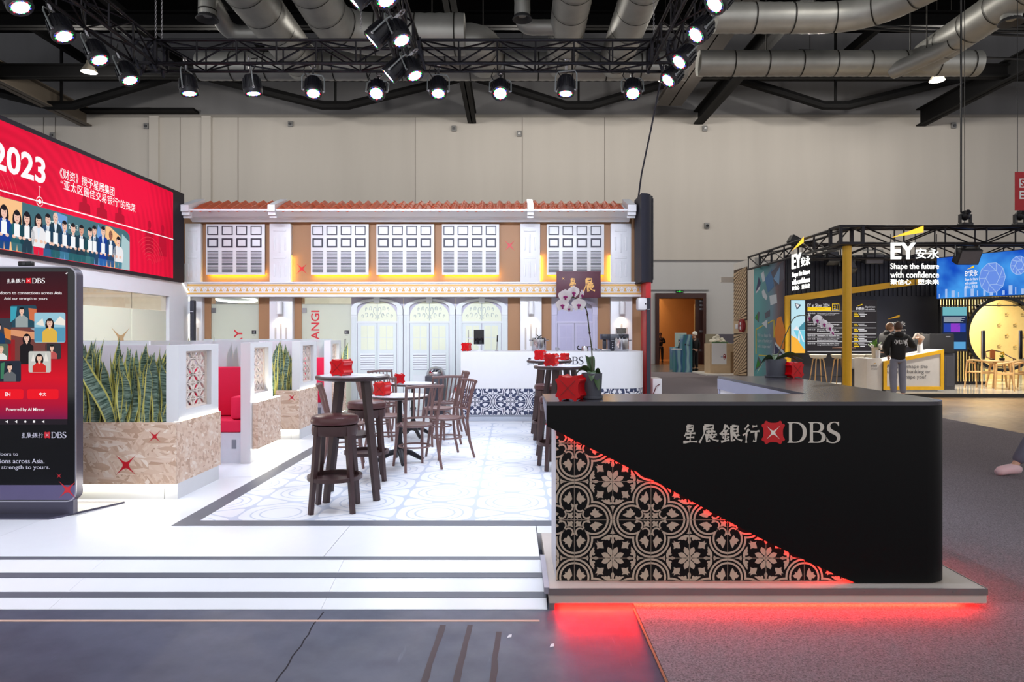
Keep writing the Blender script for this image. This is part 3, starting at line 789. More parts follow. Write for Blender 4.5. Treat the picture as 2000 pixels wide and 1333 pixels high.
# ---- roof
roof = MB().prism([(12.34, 3.80), (12.92, 4.03), (13.1, 4.03), (13.1, 3.7), (12.7, 3.7)], 'YZ', X_(356, 12.34), X_(1236, 12.34)).build('roof', mat_white, fac, w=True, smooth=False)
def roof_tile_mesh(w=.166, L=.27, h=.045):
    mb = MB(); n = 8
    prof = []
    for k in range(n+1):
        t_ = k/n; x = (t_-.5)*w*1.04
        z = h*(math.sin(PI*min(1, t_/.62)) if t_ < .62 else -.35*math.sin(PI*(t_-.62)/.38))
        prof.append((x, z))
    for y, dz in ((0, 0), (L, -.006)):
        for x, z in prof: mb.v.append((x, y, z+dz))
        for x, z in prof: mb.v.append((x, y, z+dz-.014))
    m = n+1
    for k in range(n):
        mb.f.append([k, k+1, 2*m+k+1, 2*m+k]); mb.f.append([m+k+1, m+k, 3*m+k, 3*m+k+1]); mb.f.append([k+1, k, m+k, m+k+1]); mb.f.append([2*m+k, 2*m+k+1, 3*m+k+1, 3*m+k])
    mb.m = [0]*len(mb.f)
    return mb.mesh('roof_tile', mat_terra, True, 50)
rt = roof_tile_mesh()
sl = math.atan2(.23, .58); ro = wloc(roof)
xx = X_(360, 12.34)+.08; kcol = 0
while xx < X_(1234, 12.34)-.06:
    for r_ in range(3):
        d_ = -.03 + r_*.205
        inst(rt, 'roof_tile', roof, (xx-ro.x+random.uniform(-.004, .004), 12.34+d_*math.cos(sl)-ro.y, 3.822+d_*math.sin(sl)+r_*.004+random.uniform(-.004, .004)-ro.z), (sl+random.uniform(-.02, .02), 0, random.uniform(-.02, .02)))
    xx += .166
# gable copings and dividers: stepped bracket in front, sloping bar on top
cop = [(12.26, 3.90), (12.92, 4.13), (12.92, 3.98), (12.40, 3.76), (12.40, 3.68), (12.36, 3.68), (12.36, 3.72), (12.30, 3.72), (12.30, 3.78), (12.26, 3.78)]
for px, w_ in ((361, .17), (531, .13), (1036, .11), (1234, .15)):
    xc = X_(px, 12.3)
    MB().prism(cop, 'YZ', xc-w_/2, xc+w_/2).build('roof_divider', mat_white, fac, w=True, smooth=False)
# ---- eave moulding
ev = [(12.30, 3.83), (12.34, 3.835), (12.9, 3.86), (12.9, Z_(434, 12.9)), (12.74, Z_(434, 12.74)), (12.66, Z_(428, 12.66)), (12.60, Z_(425, 12.60)), (12.52, 3.73), (12.42, 3.765), (12.34, 3.79), (12.30, 3.80)]
MB().prism(ev, 'YZ', X_(355, 12.34), X_(1236, 12.34)).build('eave_moulding', mat_white, fac, w=True, smooth=False)
# ---- upper pilasters
def pilaster(px0, px1):
    Y = FY-.1; x0, x1 = X_(px0, Y), X_(px1, Y); z0, z1 = Z_(551, Y), Z_(437, Y)
    p = MB().cbox(x0, Y, z0, x1, FY, z1, .01).build('pilaster', mat_white, fac, w=True)
    w_, h_ = x1-x0, z1-z0
    def gr(a, b_, c, d_):
        MB().cbox(x0+a*w_, Y-.012, z0+b_*h_, x0+c*w_, Y+.004, z0+d_*h_, .008).build('ornament_bar', mat_white, p, w=True)
    gr(.18, .865, .78, .90); gr(.18, .40, .78, .435)
    for a, u0, u1, l0, l1 in ((.18, .54, .77, .09, .31), (.44, .50, .82, .07, .35), (.70, .54, .77, .09, .31)):
        gr(a, u0, a+.09, u1); gr(a, l0, a+.09, l1)
for a, b_ in ((361, 392), (526, 568), (1016, 1055), (1193, 1233)): pilaster(a, b_)
# ---- shuttered windows
def window(px0, px1):
    Y = FY-.09; x0, x1 = X_(px0, Y), X_(px1, Y); z0, z1 = Z_(537, Y), Z_(438, Y); W, H = x1-x0, z1-z0
    p = MB().cbox(x0, Y, z0, x1, Y+.03, z1, .006).build('window_panel', mat_white, fac, w=True)
    MB().box(x0+.05, FY-.035, z0+.03, x1-.05, FY-.005, z1-.03).build('window_spacer', mat_white, p, w=True)
    fr1, fr2 = [], []
    cw = W*.182; pit = W*.245; xa = x0+W*.03
    def frame(xc, zc, w_, h_, t_):
        mb = MB(); yy = Y-.014
        for a in ((xc-w_/2, zc-h_/2, xc+w_/2, zc-h_/2+t_), (xc-w_/2, zc+h_/2-t_, xc+w_/2, zc+h_/2), (xc-w_/2, zc-h_/2+t_, xc-w_/2+t_, zc+h_/2-t_), (xc+w_/2-t_, zc-h_/2+t_, xc+w_/2, zc+h_/2-t_)):
            mb.box(a[0], yy, a[1], a[2], Y+.002, a[3])
        mb.build('pane_frame', mat_dark, p, w=True, smooth=False)
    for c_ in range(4):
        xc = xa+cw/2+c_*pit
        frame(xc, z1-H*.127, cw, H*.175, .014)
        frame(xc, z1-H*.37, cw, H*.18, .026)
        if c_ == 0:
            sm = MB().box(-cw/2, -.006, -.006, cw/2, .004, .006).mesh('louvre_slit', mat_dark, False)  # dark bars painted as the shade in the slits between louvres
        for k in range(15):
            o = wloc(p)
            inst(sm, 'louvre_slit', p, (xc-o.x, Y-.001-o.y, z1-H*.545-k*H*.0285-o.z))
    # amber light line along the lower and right edges, behind the panel
    MB().box(x0+.03, Y+.034, z0+.008, x1-.01, Y+.046, z0+.020).build('amber_light_strip', mat_amber, p, w=True, smooth=False)
for a, b_ in ((402, 517), (607, 720), (735, 848), (863, 975), (1068, 1180)): window(a, b_)
for px in (393.5, 569.5, 1056, 1192):     # amber glow lines beside the pilasters
    Y = FY-.05; x = X_(px, Y)
    MB().box(x-.008, Y, Z_(549, Y), x+.004, Y+.012, Z_(500, Y)).build('amber_light_strip', mat_amber, fac, w=True, smooth=False)
cvF = Canvas((0, FY, 0), (1, 0, 0), (0, 0, 1), fac, .004)
for px, py, r_ in ((589.5, 525.5, .125), (995.5, 480, .125)):
    cvF.polys('red_spark', [(star4(X_(px, FY), Z_(py, FY), r_*1.2, -.05), mat_red)])
# ---- cornice between the storeys
CYF = 12.62
cz0, cz1 = Z_(580, CYF), Z_(551, CYF)
co = MB().prism([(CYF, cz0+.03), (CYF, cz1-.02), (CYF-.03, cz1-.02), (CYF-.03, cz1), (FY+.2, cz1), (FY+.2, cz0), (CYF-.03, cz0), (CYF-.03, cz0+.03)], 'YZ', X_(351, CYF), X_(1264, CYF)).build('cornice', mat_white, fac, w=True, smooth=False)
cvC = Canvas((0, CYF, 0), (1, 0, 0), (0, 0, 1), fac, .002)
xl, xr = X_(351.5, CYF), X_(1264.5, CYF)
cvC.rect('gold_stripe', xl, Z_(559.5, CYF), xr, Z_(555.5, CYF), mat_gold, parent=co)
cvC.rect('gold_stripe', xl, Z_(575.5, CYF), xr, Z_(572, CYF), mat_gold, parent=co)
it = []
zb, zt = Z_(569.5, CYF), Z_(562, CYF); hh = zt-zb; px = 355.5
while px < 1262:
    x = X_(px, CYF)
    it.append(([(x-.03, zb), (x+.03, zb), (x+.026, zb+.2*hh), (x+.012, zb+.45*hh), (x+.016, zb+.6*hh), (x, zb+.85*hh), (x-.016, zb+.6*hh), (x-.012, zb+.45*hh), (x-.026, zb+.2*hh)], mat_gold))
    it.append((rc(x-.045, zt-.009, x+.045, zt), mat_gold))
    it.append((circ(x-.046, zb+.45*hh, .007, n=6), mat_gold)); it.append((circ(x+.046, zb+.45*hh, .007, n=6), mat_gold)); it.append((circ(x+.060, zb+.12*hh, .006, n=6), mat_gold))
    px += 12.72
fr = cvC.polys('frieze_print', it, 1, parent=co); fr['kind'] = 'stuff'
# ---- ground floor: tan strips, white pillars, doors
G0, G1 = DK, cz0+.01
for a, b_ in ((394, 412), (505, 527), (570, 589), (992, 1017), (1057, 1077), (1167, 1194), (1234, 1263)):
    MB().box(X_(a, FY), FY, G0, X_(b_, FY), FY+.2, G1).build('tan_strip', mat_tan, fac, w=True, smooth=False)
mat_lampw = M('lamp_white_metal', (240, 240, 240), .4)
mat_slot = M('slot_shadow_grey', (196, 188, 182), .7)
def wall_light(px, py_top, py_bot, Y, watt=6.0, lab=''):
    e = E('wall_lamp', lab, 'wall lamp', (X_(px, Y), Y, Z_(py_bot, Y)), group='wall lamps on the pillars')
    h = Z_(py_top, Y)-Z_(py_bot, Y); r_ = .055
    MB().lathe([(r_-.008, .012), (r_, 0), (r_, h-.01), (r_-.01, h), (0, h)], (0, -.085, 0), 16).build('shade', mat_lampw, e)
    MB().box(-.02, -.04, h*.4, .02, 0, h*.6).build('bracket', mat_lampw, e)
    MB().lathe([(0, .02), (r_-.008, .02)], (0, -.085, 0), 16).build('bulb', EM('warm_bulb', (255, 226, 180), 4.0), e)
    ld = bpy.data.lights.new('wall_lamp_light', 'SPOT'); ld.energy = watt; ld.color = (1, .8, .55); ld.spot_size = 2.2; ld.spot_blend = .6; ld.shadow_soft_size = .04
    lo = bpy.data.objects.new('wall_lamp_light', ld); COL.objects.link(lo); lo.parent = e; lo.location = (0, -.085, -.01)
labs = ['white cylinder wall lamp on the pillar left of the red CHANGI lettering', 'white cylinder wall lamp on the pillar above the steel stock pot', 'white cylinder wall lamp on the pillar at the right end of the facade', 'white cylinder wall lamp half hidden by the black column speaker']
for k, (a, b_) in enumerate(((526, 571), (1016, 1058), (1193, 1235), (358, 394))):
    Y = FY-.12; x0, x1 = X_(a, Y), X_(b_, Y)
    p = MB().cbox(x0, Y, G0, x1, FY+.1, G1, .008).build('pillar', mat_white, fac, w=True)
    xc = (x0+x1)/2; pc = (a+b_)/2
    for dx, zt_ in ((-.10, 0), (0, .07), (.10, 0)):
        z1 = Z_(640, Y)+zt_
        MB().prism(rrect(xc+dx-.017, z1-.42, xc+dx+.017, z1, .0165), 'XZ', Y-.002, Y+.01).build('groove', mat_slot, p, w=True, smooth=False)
    wall_light(pc, 589, 614, Y, 3.6, labs[k])
# ---- frosted glass doors with lettering
mat_frost = frost('frosted_glass_film', (226, 230, 220))
mat_clear = M('clear_glass', (235, 240, 240), .02, trans=1.0, spec=.5)
mat_steel = M('brushed_steel', (170, 170, 172), .3, 1)
def glass_door(px0, px1, name, lab, letters):
    Y = FY+.02; x0, x1 = X_(px0, Y), X_(px1, Y)
    e = E('door_2' if 'CHANGI' not in lab else 'door_3', lab, 'glass door', ((x0+x1)/2, Y, G0), kind='structure')
    zt = Z_(594, Y)
    MB().box(x0, Y, G0+.01, x1, Y+.012, zt).build('frosted_pane', mat_frost, e, w=True, smooth=False)
    MB().box(x0, Y+.003, zt, x1, Y+.009, G1).build('clear_pane', mat_clear, e, w=True, smooth=False)
    MB().box(x0-.02, Y-.01, G0, x0, Y+.05, G1).build('frame', mat_white, e, w=True, smooth=False)
    MB().box(x0+.02, Y-.02, Z_(611, Y), x0+.095, Y+.02, Z_(602, Y)).build('hinge', mat_steel, e, w=True, smooth=False)
    hx = X_(px1-11, Y)
    MB().tube([(hx, Y, Z_(663, Y)), (hx, Y-.05, Z_(663, Y)), (hx, Y-.05, 1.05), (hx, Y, 1.05)], .012, 8).build('handle', mat_steel, e, w=True)
    cv = Canvas((0, Y, 0), (1, 0, 0), (0, 0, 1), e, .002)
    pl_ = MB().box(X_(px1-13, Y), Y-.008, Z_(653, Y), X_(px1-4.6, Y), Y, Z_(646, Y)).build('lock_label', M('black_label', (28, 28, 34), .4), e, w=True, smooth=False)
    cv.text('lettering', '\u62c9', X_(px1-11, Y), Z_(652, Y), X_(px1-6.6, Y), Z_(647, Y), M('print_white', (235, 235, 235), .5), layer=6)
    cv.text('lettering', 'PULL', X_(px1-11, Y), Z_(656, Y), X_(px1-6.6, Y), Z_(654.6, Y), mat_dark, layer=2)
    for body, a, b_, pyb, pyt in letters:
        cv.text('lettering', body, X_(a, Y), Z_(pyb, Y), X_(b_, Y), Z_(pyt, Y), M('red_letter_vinyl', (214, 40, 52), .5), rot=90, bold=.012)
glass_door(412, 505, 'd', 'frosted glass door with red BAY lettering between tan strips', [('BAY', 457.5, 473.5, 690, 643.5), ('RAFFLES', 430, 445, 765, 664)])
glass_door(589, 686, 'd', 'frosted glass door with vertical red CHANGI lettering', [('CHANGI', 607.5, 624, 697, 607)])
# room behind the doors
rm = M('meeting_room_white', (226, 222, 210), .7)
struct('wall_meeting_back', MB().box(-6.1, 15.2, 0, -2.6, 15.3, 3.0), rm, smooth=False)
struct('wall_meeting_side', MB().box(-2.7, FY+.25, 0, -2.6, 15.2, 3.0), rm, smooth=False)
struct('ceiling_meeting', MB().box(-6.1, FY+.25, 2.75, -2.6, 15.2, 2.8), rm, smooth=False)
e = E('ring_lamp', 'large white ring ceiling lamp seen through the clear glass above the door', 'ceiling lamp', (X_(461, 13.9), 13.9, Z_(586, 13.9)))
MB().ring((0, 0, 0), .40, .014, 40, 8).xf(Matrix.Rotation(-.09, 4, 'X')).build('light_ring', EM('ring_lamp_white', (255, 255, 250), 6.0), e)
MB().lathe([(.38, .02), (.42, .02), (.42, .05), (.38, .05), (.38, .02)], (0, 0, 0), 40).xf(Matrix.Rotation(-.09, 4, 'X')).build('housing', M('grey_metal', (150, 156, 156), .4), e)
for k in range(3): MB().cyl((.41*math.cos(2.1*k), .41*math.sin(2.1*k), .07), (.41*math.cos(2.1*k), .41*math.sin(2.1*k), 2.749-Z_(586, 13.9)), .004, n=6).build('wire', mat_steel, e)
for x in (-5.2, -3.4):
    ld = bpy.data.lights.new('pane_fill_light', 'POINT'); ld.energy = 42; ld.shadow_soft_size = .25; ld.color = (1, .96, .86)  # added low lamps that brighten the frosted panes from behind
    lo = bpy.data.objects.new('pane_fill_light', ld); COL.objects.link(lo); lo.location = (x, 14.1, 1.2)
# ---- arched shutter doors in low relief
mat_arch_wall = M('lilac_grey_wall', (196, 192, 206), .6, var=.02)
mat_arch = M('chalk_white_relief', (226, 230, 230), .55, var=.02)
mat_arch2 = M('chalk_white_leaf', (218, 226, 224), .55, var=.02)
mat_pane = M('pale_yellow_pane', (228, 232, 206), .4, var=.03)
mat_fili = M('pale_filigree', (206, 214, 206), .6)
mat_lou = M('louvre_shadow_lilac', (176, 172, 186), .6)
def arch_door(px0, px1, lilac=False):
    Y = FY; s_ = Y/FPX
    x0, x1 = X_(px0, Y), X_(px1, Y); W = x1-x0; xc = (x0+x1)/2
    a_wall = mat_arch_wall; relief = mat_arch if not lilac else M('lilac_relief', (204, 200, 222), .55); leafm = mat_arch2 if not lilac else M('lilac_leaf', (196, 192, 216), .55)
    panem = mat_pane if not lilac else M('lilac_pane', (188, 184, 212), .5)
    p = MB().box(x0, Y, G0, x1, Y+.2, G1).build('arched_doorway', a_wall, fac, w=True, smooth=False)
    zs = Z_(603, Y); rise = Z_(584, Y)-zs                 # springing and crown of the outer moulding
    def arch(hw, base, rs, n=16):
        return [(xc+hw*math.cos(PI*k/n), base+rs*math.sin(PI*k/n)) for k in range(n+1)]
    ow, iw = W*.495, W*.385
    o_ = arch(ow, zs, rise); i_ = arch(iw, zs, rise*.78)
    MB().prism(o_ + i_[::-1], 'XZ', Y-.05, Y+.001).build('arch_moulding', relief, p, w=True, ang=50)
    MB().prism([(xc-W*.055, zs+rise*.60), (xc+W*.055, zs+rise*.60), (xc+W*.06, zs+rise*1.22), (xc-W*.06, zs+rise*1.22)], 'XZ', Y-.075, Y+.001).build('keystone', relief, p, w=True, smooth=False)
    for sg in (-1, 1):
        xa, xb = xc+sg*iw, xc+sg*ow
        MB().box(xa, Y-.03, G0, xb, Y+.001, zs-.12).build('side_pilaster', relief, p, w=True, smooth=False)
        MB().box(xa-sg*.0, Y-.05, zs-.12, xb, Y+.001, zs).build('capital', relief, p, w=True, smooth=False)
        for k in range(3): 
            xq = xa+sg*(.02+.03*k)
            MB().box(xq, Y-.036, G0+.2, xq+sg*.012, Y-.029, zs-.15).build('flute', leafm, p, w=True, smooth=False)
    zl = Z_(629.5, Y)                                      # transom
    fan = arch(iw*.98, zl+.10, zs+rise*.76-zl-.10); fan = [(xc+iw*.98, zl+.015)] + fan + [(xc-iw*.98, zl+.015)]
    f_ = MB().prism(fan, 'XZ', Y-.012, Y+.001).build('fanlight', panem, p, w=True, smooth=False)
    if not lilac:
        fz, fw, fh = zl+.03, iw*.9, zs+rise*.7-zl-.03
        for sg in (-1, 1):
            for (u, v, r_, a0, a1) in ((.12, .55, .17, -1.4, 3.6), (.30, .25, .13, 0, 4.6), (.36, .62, .12, -.5, 4.2), (.58, .28, .12, .4, 5.0), (.60, .60, .09, -1, 3.4), (.80, .22, .09, 0, 4.4), (.10, .18, .10, 1, 5.6)):
                pts = [(xc+sg*(u+r_*(1-.5*k/12)*math.cos(a0+(a1-a0)*k/12)*.62)*fw, Y-.016, fz+(v+r_*(1-.5*k/12)*math.sin(a0+(a1-a0)*k/12)*1.2)*fh) for k in range(13)]
                MB().tube(pts, .007, 4).build('filigree', mat_fili, f_, w=True)
        MB().tube([(xc, Y-.016, fz), (xc, Y-.016, fz+fh)], .008, 4).build('filigree', mat_fili, f_, w=True)
    MB().box(xc-iw, Y-.03, zl-.02, xc+iw, Y+.001, zl+.015).build('transom', relief, p, w=True, smooth=False)
    zp1, zp0 = Z_(636, Y), Z_(684, Y)
    for sg in (-1, 1):
        xa, xb = sorted((xc+sg*.008, xc+sg*iw*.97))
        l_ = MB().box(xa, Y-.022, G0+.02, xb, Y+.001, zl-.022).build('door_leaf', leafm, p, w=True, smooth=False)
        pa, pb = xa+(xb-xa)*(.16 if sg < 0 else .10), xb-(xb-xa)*(.10 if sg < 0 else .16)
        for i in range(2):
            for j in range(2):
                MB().box(pa+(pb-pa)*i/2+.005, Y-.026, zp0+(zp1-zp0)*j/2+.005, pa+(pb-pa)*(i+1)/2-.005, Y-.021, zp0+(zp1-zp0)*(j+1)/2-.005).build('pane', panem, l_, w=True, smooth=False)
        if not lilac:
            zt_ = Z_(690.5, Y)
            lm = None
            for k in range(7):
                z = zt_-k*.0445
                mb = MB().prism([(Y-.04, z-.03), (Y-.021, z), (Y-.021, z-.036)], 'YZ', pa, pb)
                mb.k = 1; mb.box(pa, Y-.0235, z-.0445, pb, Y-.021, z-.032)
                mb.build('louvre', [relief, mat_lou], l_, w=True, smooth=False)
            MB().cbox(pa, Y-.03, G0+.15, pb, Y-.02, Z_(732, Y), .01).build('bottom_panel', relief, l_, w=True, smooth=False)
for a in (686, 788, 890): arch_door(a+.3, a+101.7)
arch_door(1077, 1167, True)
for px in (788, 890): MB().box(X_(px, FY)-.006, FY-.004, Z_(605, FY), X_(px, FY)+.006, FY+.001, G1).build('joint_strip', M('cream_strip', (236, 226, 206), .5), fac, w=True, smooth=False)
struct('wall_stand_back', MB().box(-6.2, FY+2.6, 0, 2.44, FY+2.7, 4.0), mat_white, smooth=False)

# ---- name board hung in front of the cornice
mat_mar = M('maroon_wood', (84, 34, 50), .5, var=.35, scale=5)
sy = 12.45
e = E('name_board', 'dark maroon wooden name board with two gold characters and a spark', 'sign board', (X_(1130, sy), sy, Z_(582, sy)))
MB().cbox(X_(1087, sy), sy, Z_(582, sy), X_(1173.5, sy), sy+.06, Z_(530, sy), .008).build('board', mat_mar, e, w=True)
MB().box(X_(1110, sy), sy+.06, Z_(562, sy), X_(1116, sy), CYF-.03, Z_(556, sy)).build('hanger', mat_dark, e, w=True)
MB().box(X_(1146, sy), sy+.06, Z_(562, sy), X_(1152, sy), CYF-.03, Z_(556, sy)).build('hanger', mat_dark, e, w=True)
cv = Canvas((0, sy, 0), (1, 0, 0), (0, 0, 1), e, .002)
mg = M('gold_brush', (232, 176, 92), .4)
for ch, a, b_, p0, p1 in (('xing', 1111, 1127, 566, 544), ('zhan', 1139, 1162, 571, 544)):
    cv.polys('brush_character', [(p, mg) for p in brush(ch, X_(a, sy), Z_(p0, sy), X_(b_, sy), Z_(p1, sy), .075)])
cv.polys('spark', [(star4(X_(1100, sy), Z_(544.5, sy), .045, -.05), mg)])

# ---- serving bar
BY = 11.32; BT = Z_(687, BY)
bar = E('serving_bar', 'white serving bar with rounded end and navy patterned tile band', 'counter', (.7, BY+.3, DK))
bx0 = X_(900, BY)
def barplan(inset):
    r_ = .42-inset; c_ = (X_(1264, BY)-.42, BY+.42)
    return [(bx0+inset, BY+inset)] + [(c_[0]+r_*math.sin(PI/2*k/10), c_[1]-r_*math.cos(PI/2*k/10)) for k in range(11)] + [(c_[0]+r_, BY+1.1), (c_[0]-.25, BY+1.1), (c_[0]-.25, BY+.7), (bx0+inset, BY+.7)]
zt0, zt1 = Z_(811, BY), Z_(759.5, BY)
MB().prism(barplan(.06), 'XY', DK, zt0).build('plinth', M('pale_blue_grey_plinth', (196, 204, 218), .4), bar, w=True, ang=30)
MB().prism(barplan(.012), 'XY', zt0, zt1).build('core', mat_white, bar, w=True, ang=30)
MB().prism(barplan(0), 'XY', zt1, BT).build('upper_body', mat_white, bar, w=True, ang=30)
mat_navy = M('tile_navy', (44, 54, 86), .4); mat_tw = M('tile_white', (232, 232, 236), .45)
tz = 34.65*BY/FPX
cxb = X_(928, BY); xend = X_(1264, BY)-.42
lay_tiles(bar, 'tile', cxb, Z_(785, BY), tz, bx0, xend, zt0+.002, zt1-.002, BY+.002, [mat_navy, mat_tw])
# tiles bent round the end
def bent_tile(i, j):
    xa, za = cxb+i*tz, Z_(785, BY)+j*tz
    uz0, uz1 = max(0, (zt0+.002-za)/tz), min(1, (zt1-.002-za)/tz)
    fx, fz = (i % 2) == 1, (j % 2) == 1
    ux0 = max(0, (xend-xa)/tz)
    c = (0 if fx else ux0, 1-uz1 if fz else uz0, 1-ux0 if fx else 1, 1-uz0 if fz else uz1)
    me = tile_mesh('tile', tz, [mat_navy, mat_tw], c)
    bm = bmesh.new(); bm.from_mesh(me)
    for k in range(1, 8):
        bmesh.ops.bisect_plane(bm, geom=list(bm.verts)+list(bm.edges)+list(bm.faces), plane_co=(tz*k/8, 0, 0), plane_no=(1, 0, 0))
    o = wloc(bar)
    for v in bm.verts:
        x = xa + (tz-v.co.x if fx else v.co.x); z = za + (tz-v.co.z if fz else v.co.z)
        th = max(0, (x-xend))/.42; r_ = .42-.002-v.co.y
        if th <= PI/2: q = (xend+r_*math.sin(th), BY+.42-r_*math.cos(th))
        else: q = (xend+r_, BY+.42+(th-PI/2)*.42)
        v.co = Vector((q[0]-o.x, q[1]-o.y, z-o.z))
    bm.to_mesh(me); bm.free()
    inst(me, 'tile', bar)
i0 = math.floor((xend-cxb)/tz)
for i in range(i0, i0+3):
    for j in (-1, 0): bent_tile(i, j)
cv = Canvas((0, BY, 0), (1, 0, 0), (0, 0, 1), bar, .002)
brand(cv, X_(1030, BY), Z_(712.7, BY), X_(1140, BY)-X_(1030, BY), mat_dark, mat_red, MATS['spark_white'])

# ---- right end of the stand: dark screen edge, post, speakers, box
ey = 12.1
e = E('end_screen', 'tall dark rounded screen edge standing at the right end of the facade', 'screen', (X_(1265, ey), ey, Z_(550, ey)))
x0, x1 = X_(1251, ey), X_(1279.5, ey); zt = Z_(379, ey)
MB().prism([(x0, ey+.6), (x0, ey+.12)] + [(x1-.2+.2*math.sin(PI/2*k/6)-.06, ey+.2-.2*math.cos(PI/2*k/6)-.08) for k in range(7)] + [(x1, ey+.2), (x1, ey+.6)], 'XY', Z_(551, ey), zt).build('casing', M('dark_blue_black_fabric', (30, 30, 44), .7), e, w=True, ang=50)
MB().box(x1, ey+.2, Z_(545, ey), x1+.012, ey+.55, zt-.04).build('screen_face', M('dark_screen_glass', (16, 16, 20), .2), e, w=True)
e = E('end_post', 'slim red and charcoal post under the dark screen edge', 'post', (X_(1268, ey), ey, 0))
MB().box(X_(1262.5, ey), ey+.05, DK, X_(1272.5, ey), ey+.5, Z_(551, ey)).build('red_post', mat_red, e, w=True, smooth=False)
MB().box(X_(1263.5, ey), ey, DK, X_(1271, ey), ey+.05, Z_(582, ey)).build('column_speaker', M('charcoal_grille', (44, 44, 54), .6), e, w=True, smooth=False)
MB().box(X_(1264.5, ey), ey-.003, Z_(605, ey), X_(1269, ey), ey, Z_(604, ey)).build('brand_plate', mat_tw, e, w=True, smooth=False)
e = E('box_speaker', 'small white wall speaker beside the charcoal post', 'speaker', (X_(1252, ey), ey, Z_(607, ey)))
MB().cbox(X_(1243.5, ey), ey-.12, Z_(607, ey), X_(1262, ey), ey+.1, Z_(582, ey), .04).build('cabinet', mat_white, e, w=True)
MB().box(X_(1257, ey), ey-.123, Z_(596, ey), X_(1259.5, ey), ey-.119, Z_(593, ey)).build('badge', mat_dark, e, w=True)
MB().box(X_(1261, ey), ey-.03, Z_(596, ey), X_(1264, ey), ey+.03, Z_(592, ey)).build('bracket', mat_dark, e, w=True)
# black column speaker before the left pillar
e = E('column_speaker', 'slim black column speaker beside the lit white pillar at left', 'speaker', (X_(374, 12.4), 12.4, DK))
MB().cbox(X_(370.5, 12.4), 12.4, .7, X_(378.5, 12.4), 12.5, Z_(587, 12.4), .01).build('column', M('charcoal_grille', (44, 44, 54), .6), e, w=True)
MB().box(X_(371.5, 12.4), 12.397, Z_(609.5, 12.4), X_(377.5, 12.4), 12.4, Z_(608.5, 12.4)).build('brand_plate', mat_tw, e, w=True)
MB().cbox(X_(369, 12.4), 12.38, DK, X_(380, 12.4), 12.56, .7, .01).build('bass_box', M('charcoal_grille', (44, 44, 54), .6), e, w=True)
e = E('floor_box', 'small white box on the floor beyond the end of the bar', 'box', (X_(1281, 12.6), 12.6, 0))
MB().cbox(X_(1272.5, 12.6), 12.5, 0, X_(1290.5, 12.6), 12.95, Z_(739, 12.6), .01).build('box', mat_white, e, w=True)
MB().tube([(X_(1276, 12.4), 12.45, .45), (X_(1282, 12.4), 12.42, .62), (X_(1290, 12.4), 12.46, .66)], .008, 6).build('cable', M('dark_red_cable', (90, 16, 24), .5), e, w=True)
# ================================================================ left side: video wall, glass room, kiosk, booths
WX = -6.0
lw = E('wall_left', 'white side wall of the stand with a frosted glass meeting room', 'wall', (WX, 8, DK), kind='structure')
GY1 = 5.99*FPX/668           # far end of the glass
MB().box(WX-.15, 3.6, 2.235, WX, GY1, 2.53).build('header', mat_white, lw, w=True, smooth=False)
MB().box(WX-.15, GY1, DK, WX, 12.75, 2.53).build('end_post', mat_white, lw, w=True, smooth=False)
MB().box(WX-.15, 3.6, DK, WX, GY1, .32).build('sill', mat_white, lw, w=True, smooth=False)
ys = [3.6, 5.4, 7.2, 9.08, GY1-1.08, GY1]
frz = frost('pale_frosted_film', (222, 228, 220))
for i in range(len(ys)-1):
    MB().box(WX-.07, ys[i]+.006, .32, WX-.058, ys[i+1]-.006, 1.98).build('frosted_pane', frz, lw, w=True, smooth=False)
    MB().box(WX-.067, ys[i]+.006, 1.985, WX-.061, ys[i+1]-.006, 2.235).build('clear_pane', mat_clear, lw, w=True, smooth=False)
cvw = Canvas((WX-.058, 0, 0), (0, 1, 0), (0, 0, 1), lw, .003)
gm = M('gold_film', (196, 164, 116), .4, .2)
yq = 5.95*FPX/751
def spark_wide(cx, cy, rx, ry): return [(cx+(x)*rx, cy+(y)*ry) for x, y in star4(0, 0, 1.0, -.02)]
cvw.polys('gold_spark', [(spark_wide(yq, Z_(662, yq), .36, .25), gm)])
yq2 = 5.95*FPX/(1000-222)
cvw.polys('gold_spark', [(spark_wide(yq2-.12, Z_(672, yq2)-.05, .22, .14), gm)])
# light line framing the far end of the wall
strip = EM('cool_white_led', (255, 252, 240), 3.0)
MB().box(WX+.002, 12.66, 1.0, WX+.012, 12.69, 2.3).build('light_strip', strip, lw, w=True, smooth=False)
MB().bar((WX+.008, 12.675, 2.3), (WX+.008, 12.4, 2.52), .02, .01).build('light_strip', strip, lw, w=True, smooth=False)
MB().bar((WX+.008, 12.675, 1.0), (WX+.008, 12.35, .72), .02, .01).build('light_strip', strip, lw, w=True, smooth=False)
# room behind the glass
struct('wall_room_inner', MB().box(-8.9, 3.4, 0, -8.8, 12.8, 2.9), M('room_tan_panel', (186, 134, 86), .6), smooth=False)
struct('wall_room_end', MB().box(-8.8, 12.75, 0, WX-.15, 12.85, 2.9), M('room_white', (232, 228, 218), .6), smooth=False)
struct('ceiling_room', MB().box(-8.9, 3.4, 2.7, WX-.15, 12.8, 2.75), M('room_ceiling', (206, 196, 182), .7), smooth=False)
e = E('drum_lamp', 'round grey ceiling lamp in the glass meeting room', 'ceiling lamp', (-6.65, 7.0+.8, 2.33))
MB().lathe([(0, .0), (.26, .0), (.28, .01), (.28, .09), (0, .09)], (0, 0, 0), 28).build('shade', M('grey_metal', (150, 156, 156), .4), e)
MB().lathe([(0, -.003), (.24, -.003), (.24, 0)], (0, 0, 0), 28).build('diffuser', EM('ring_lamp_white', (255, 255, 250), 6.0), e)
MB().cyl((0, 0, .09), (0, 0, .369), .01, n=8).build('stem', mat_steel, e)
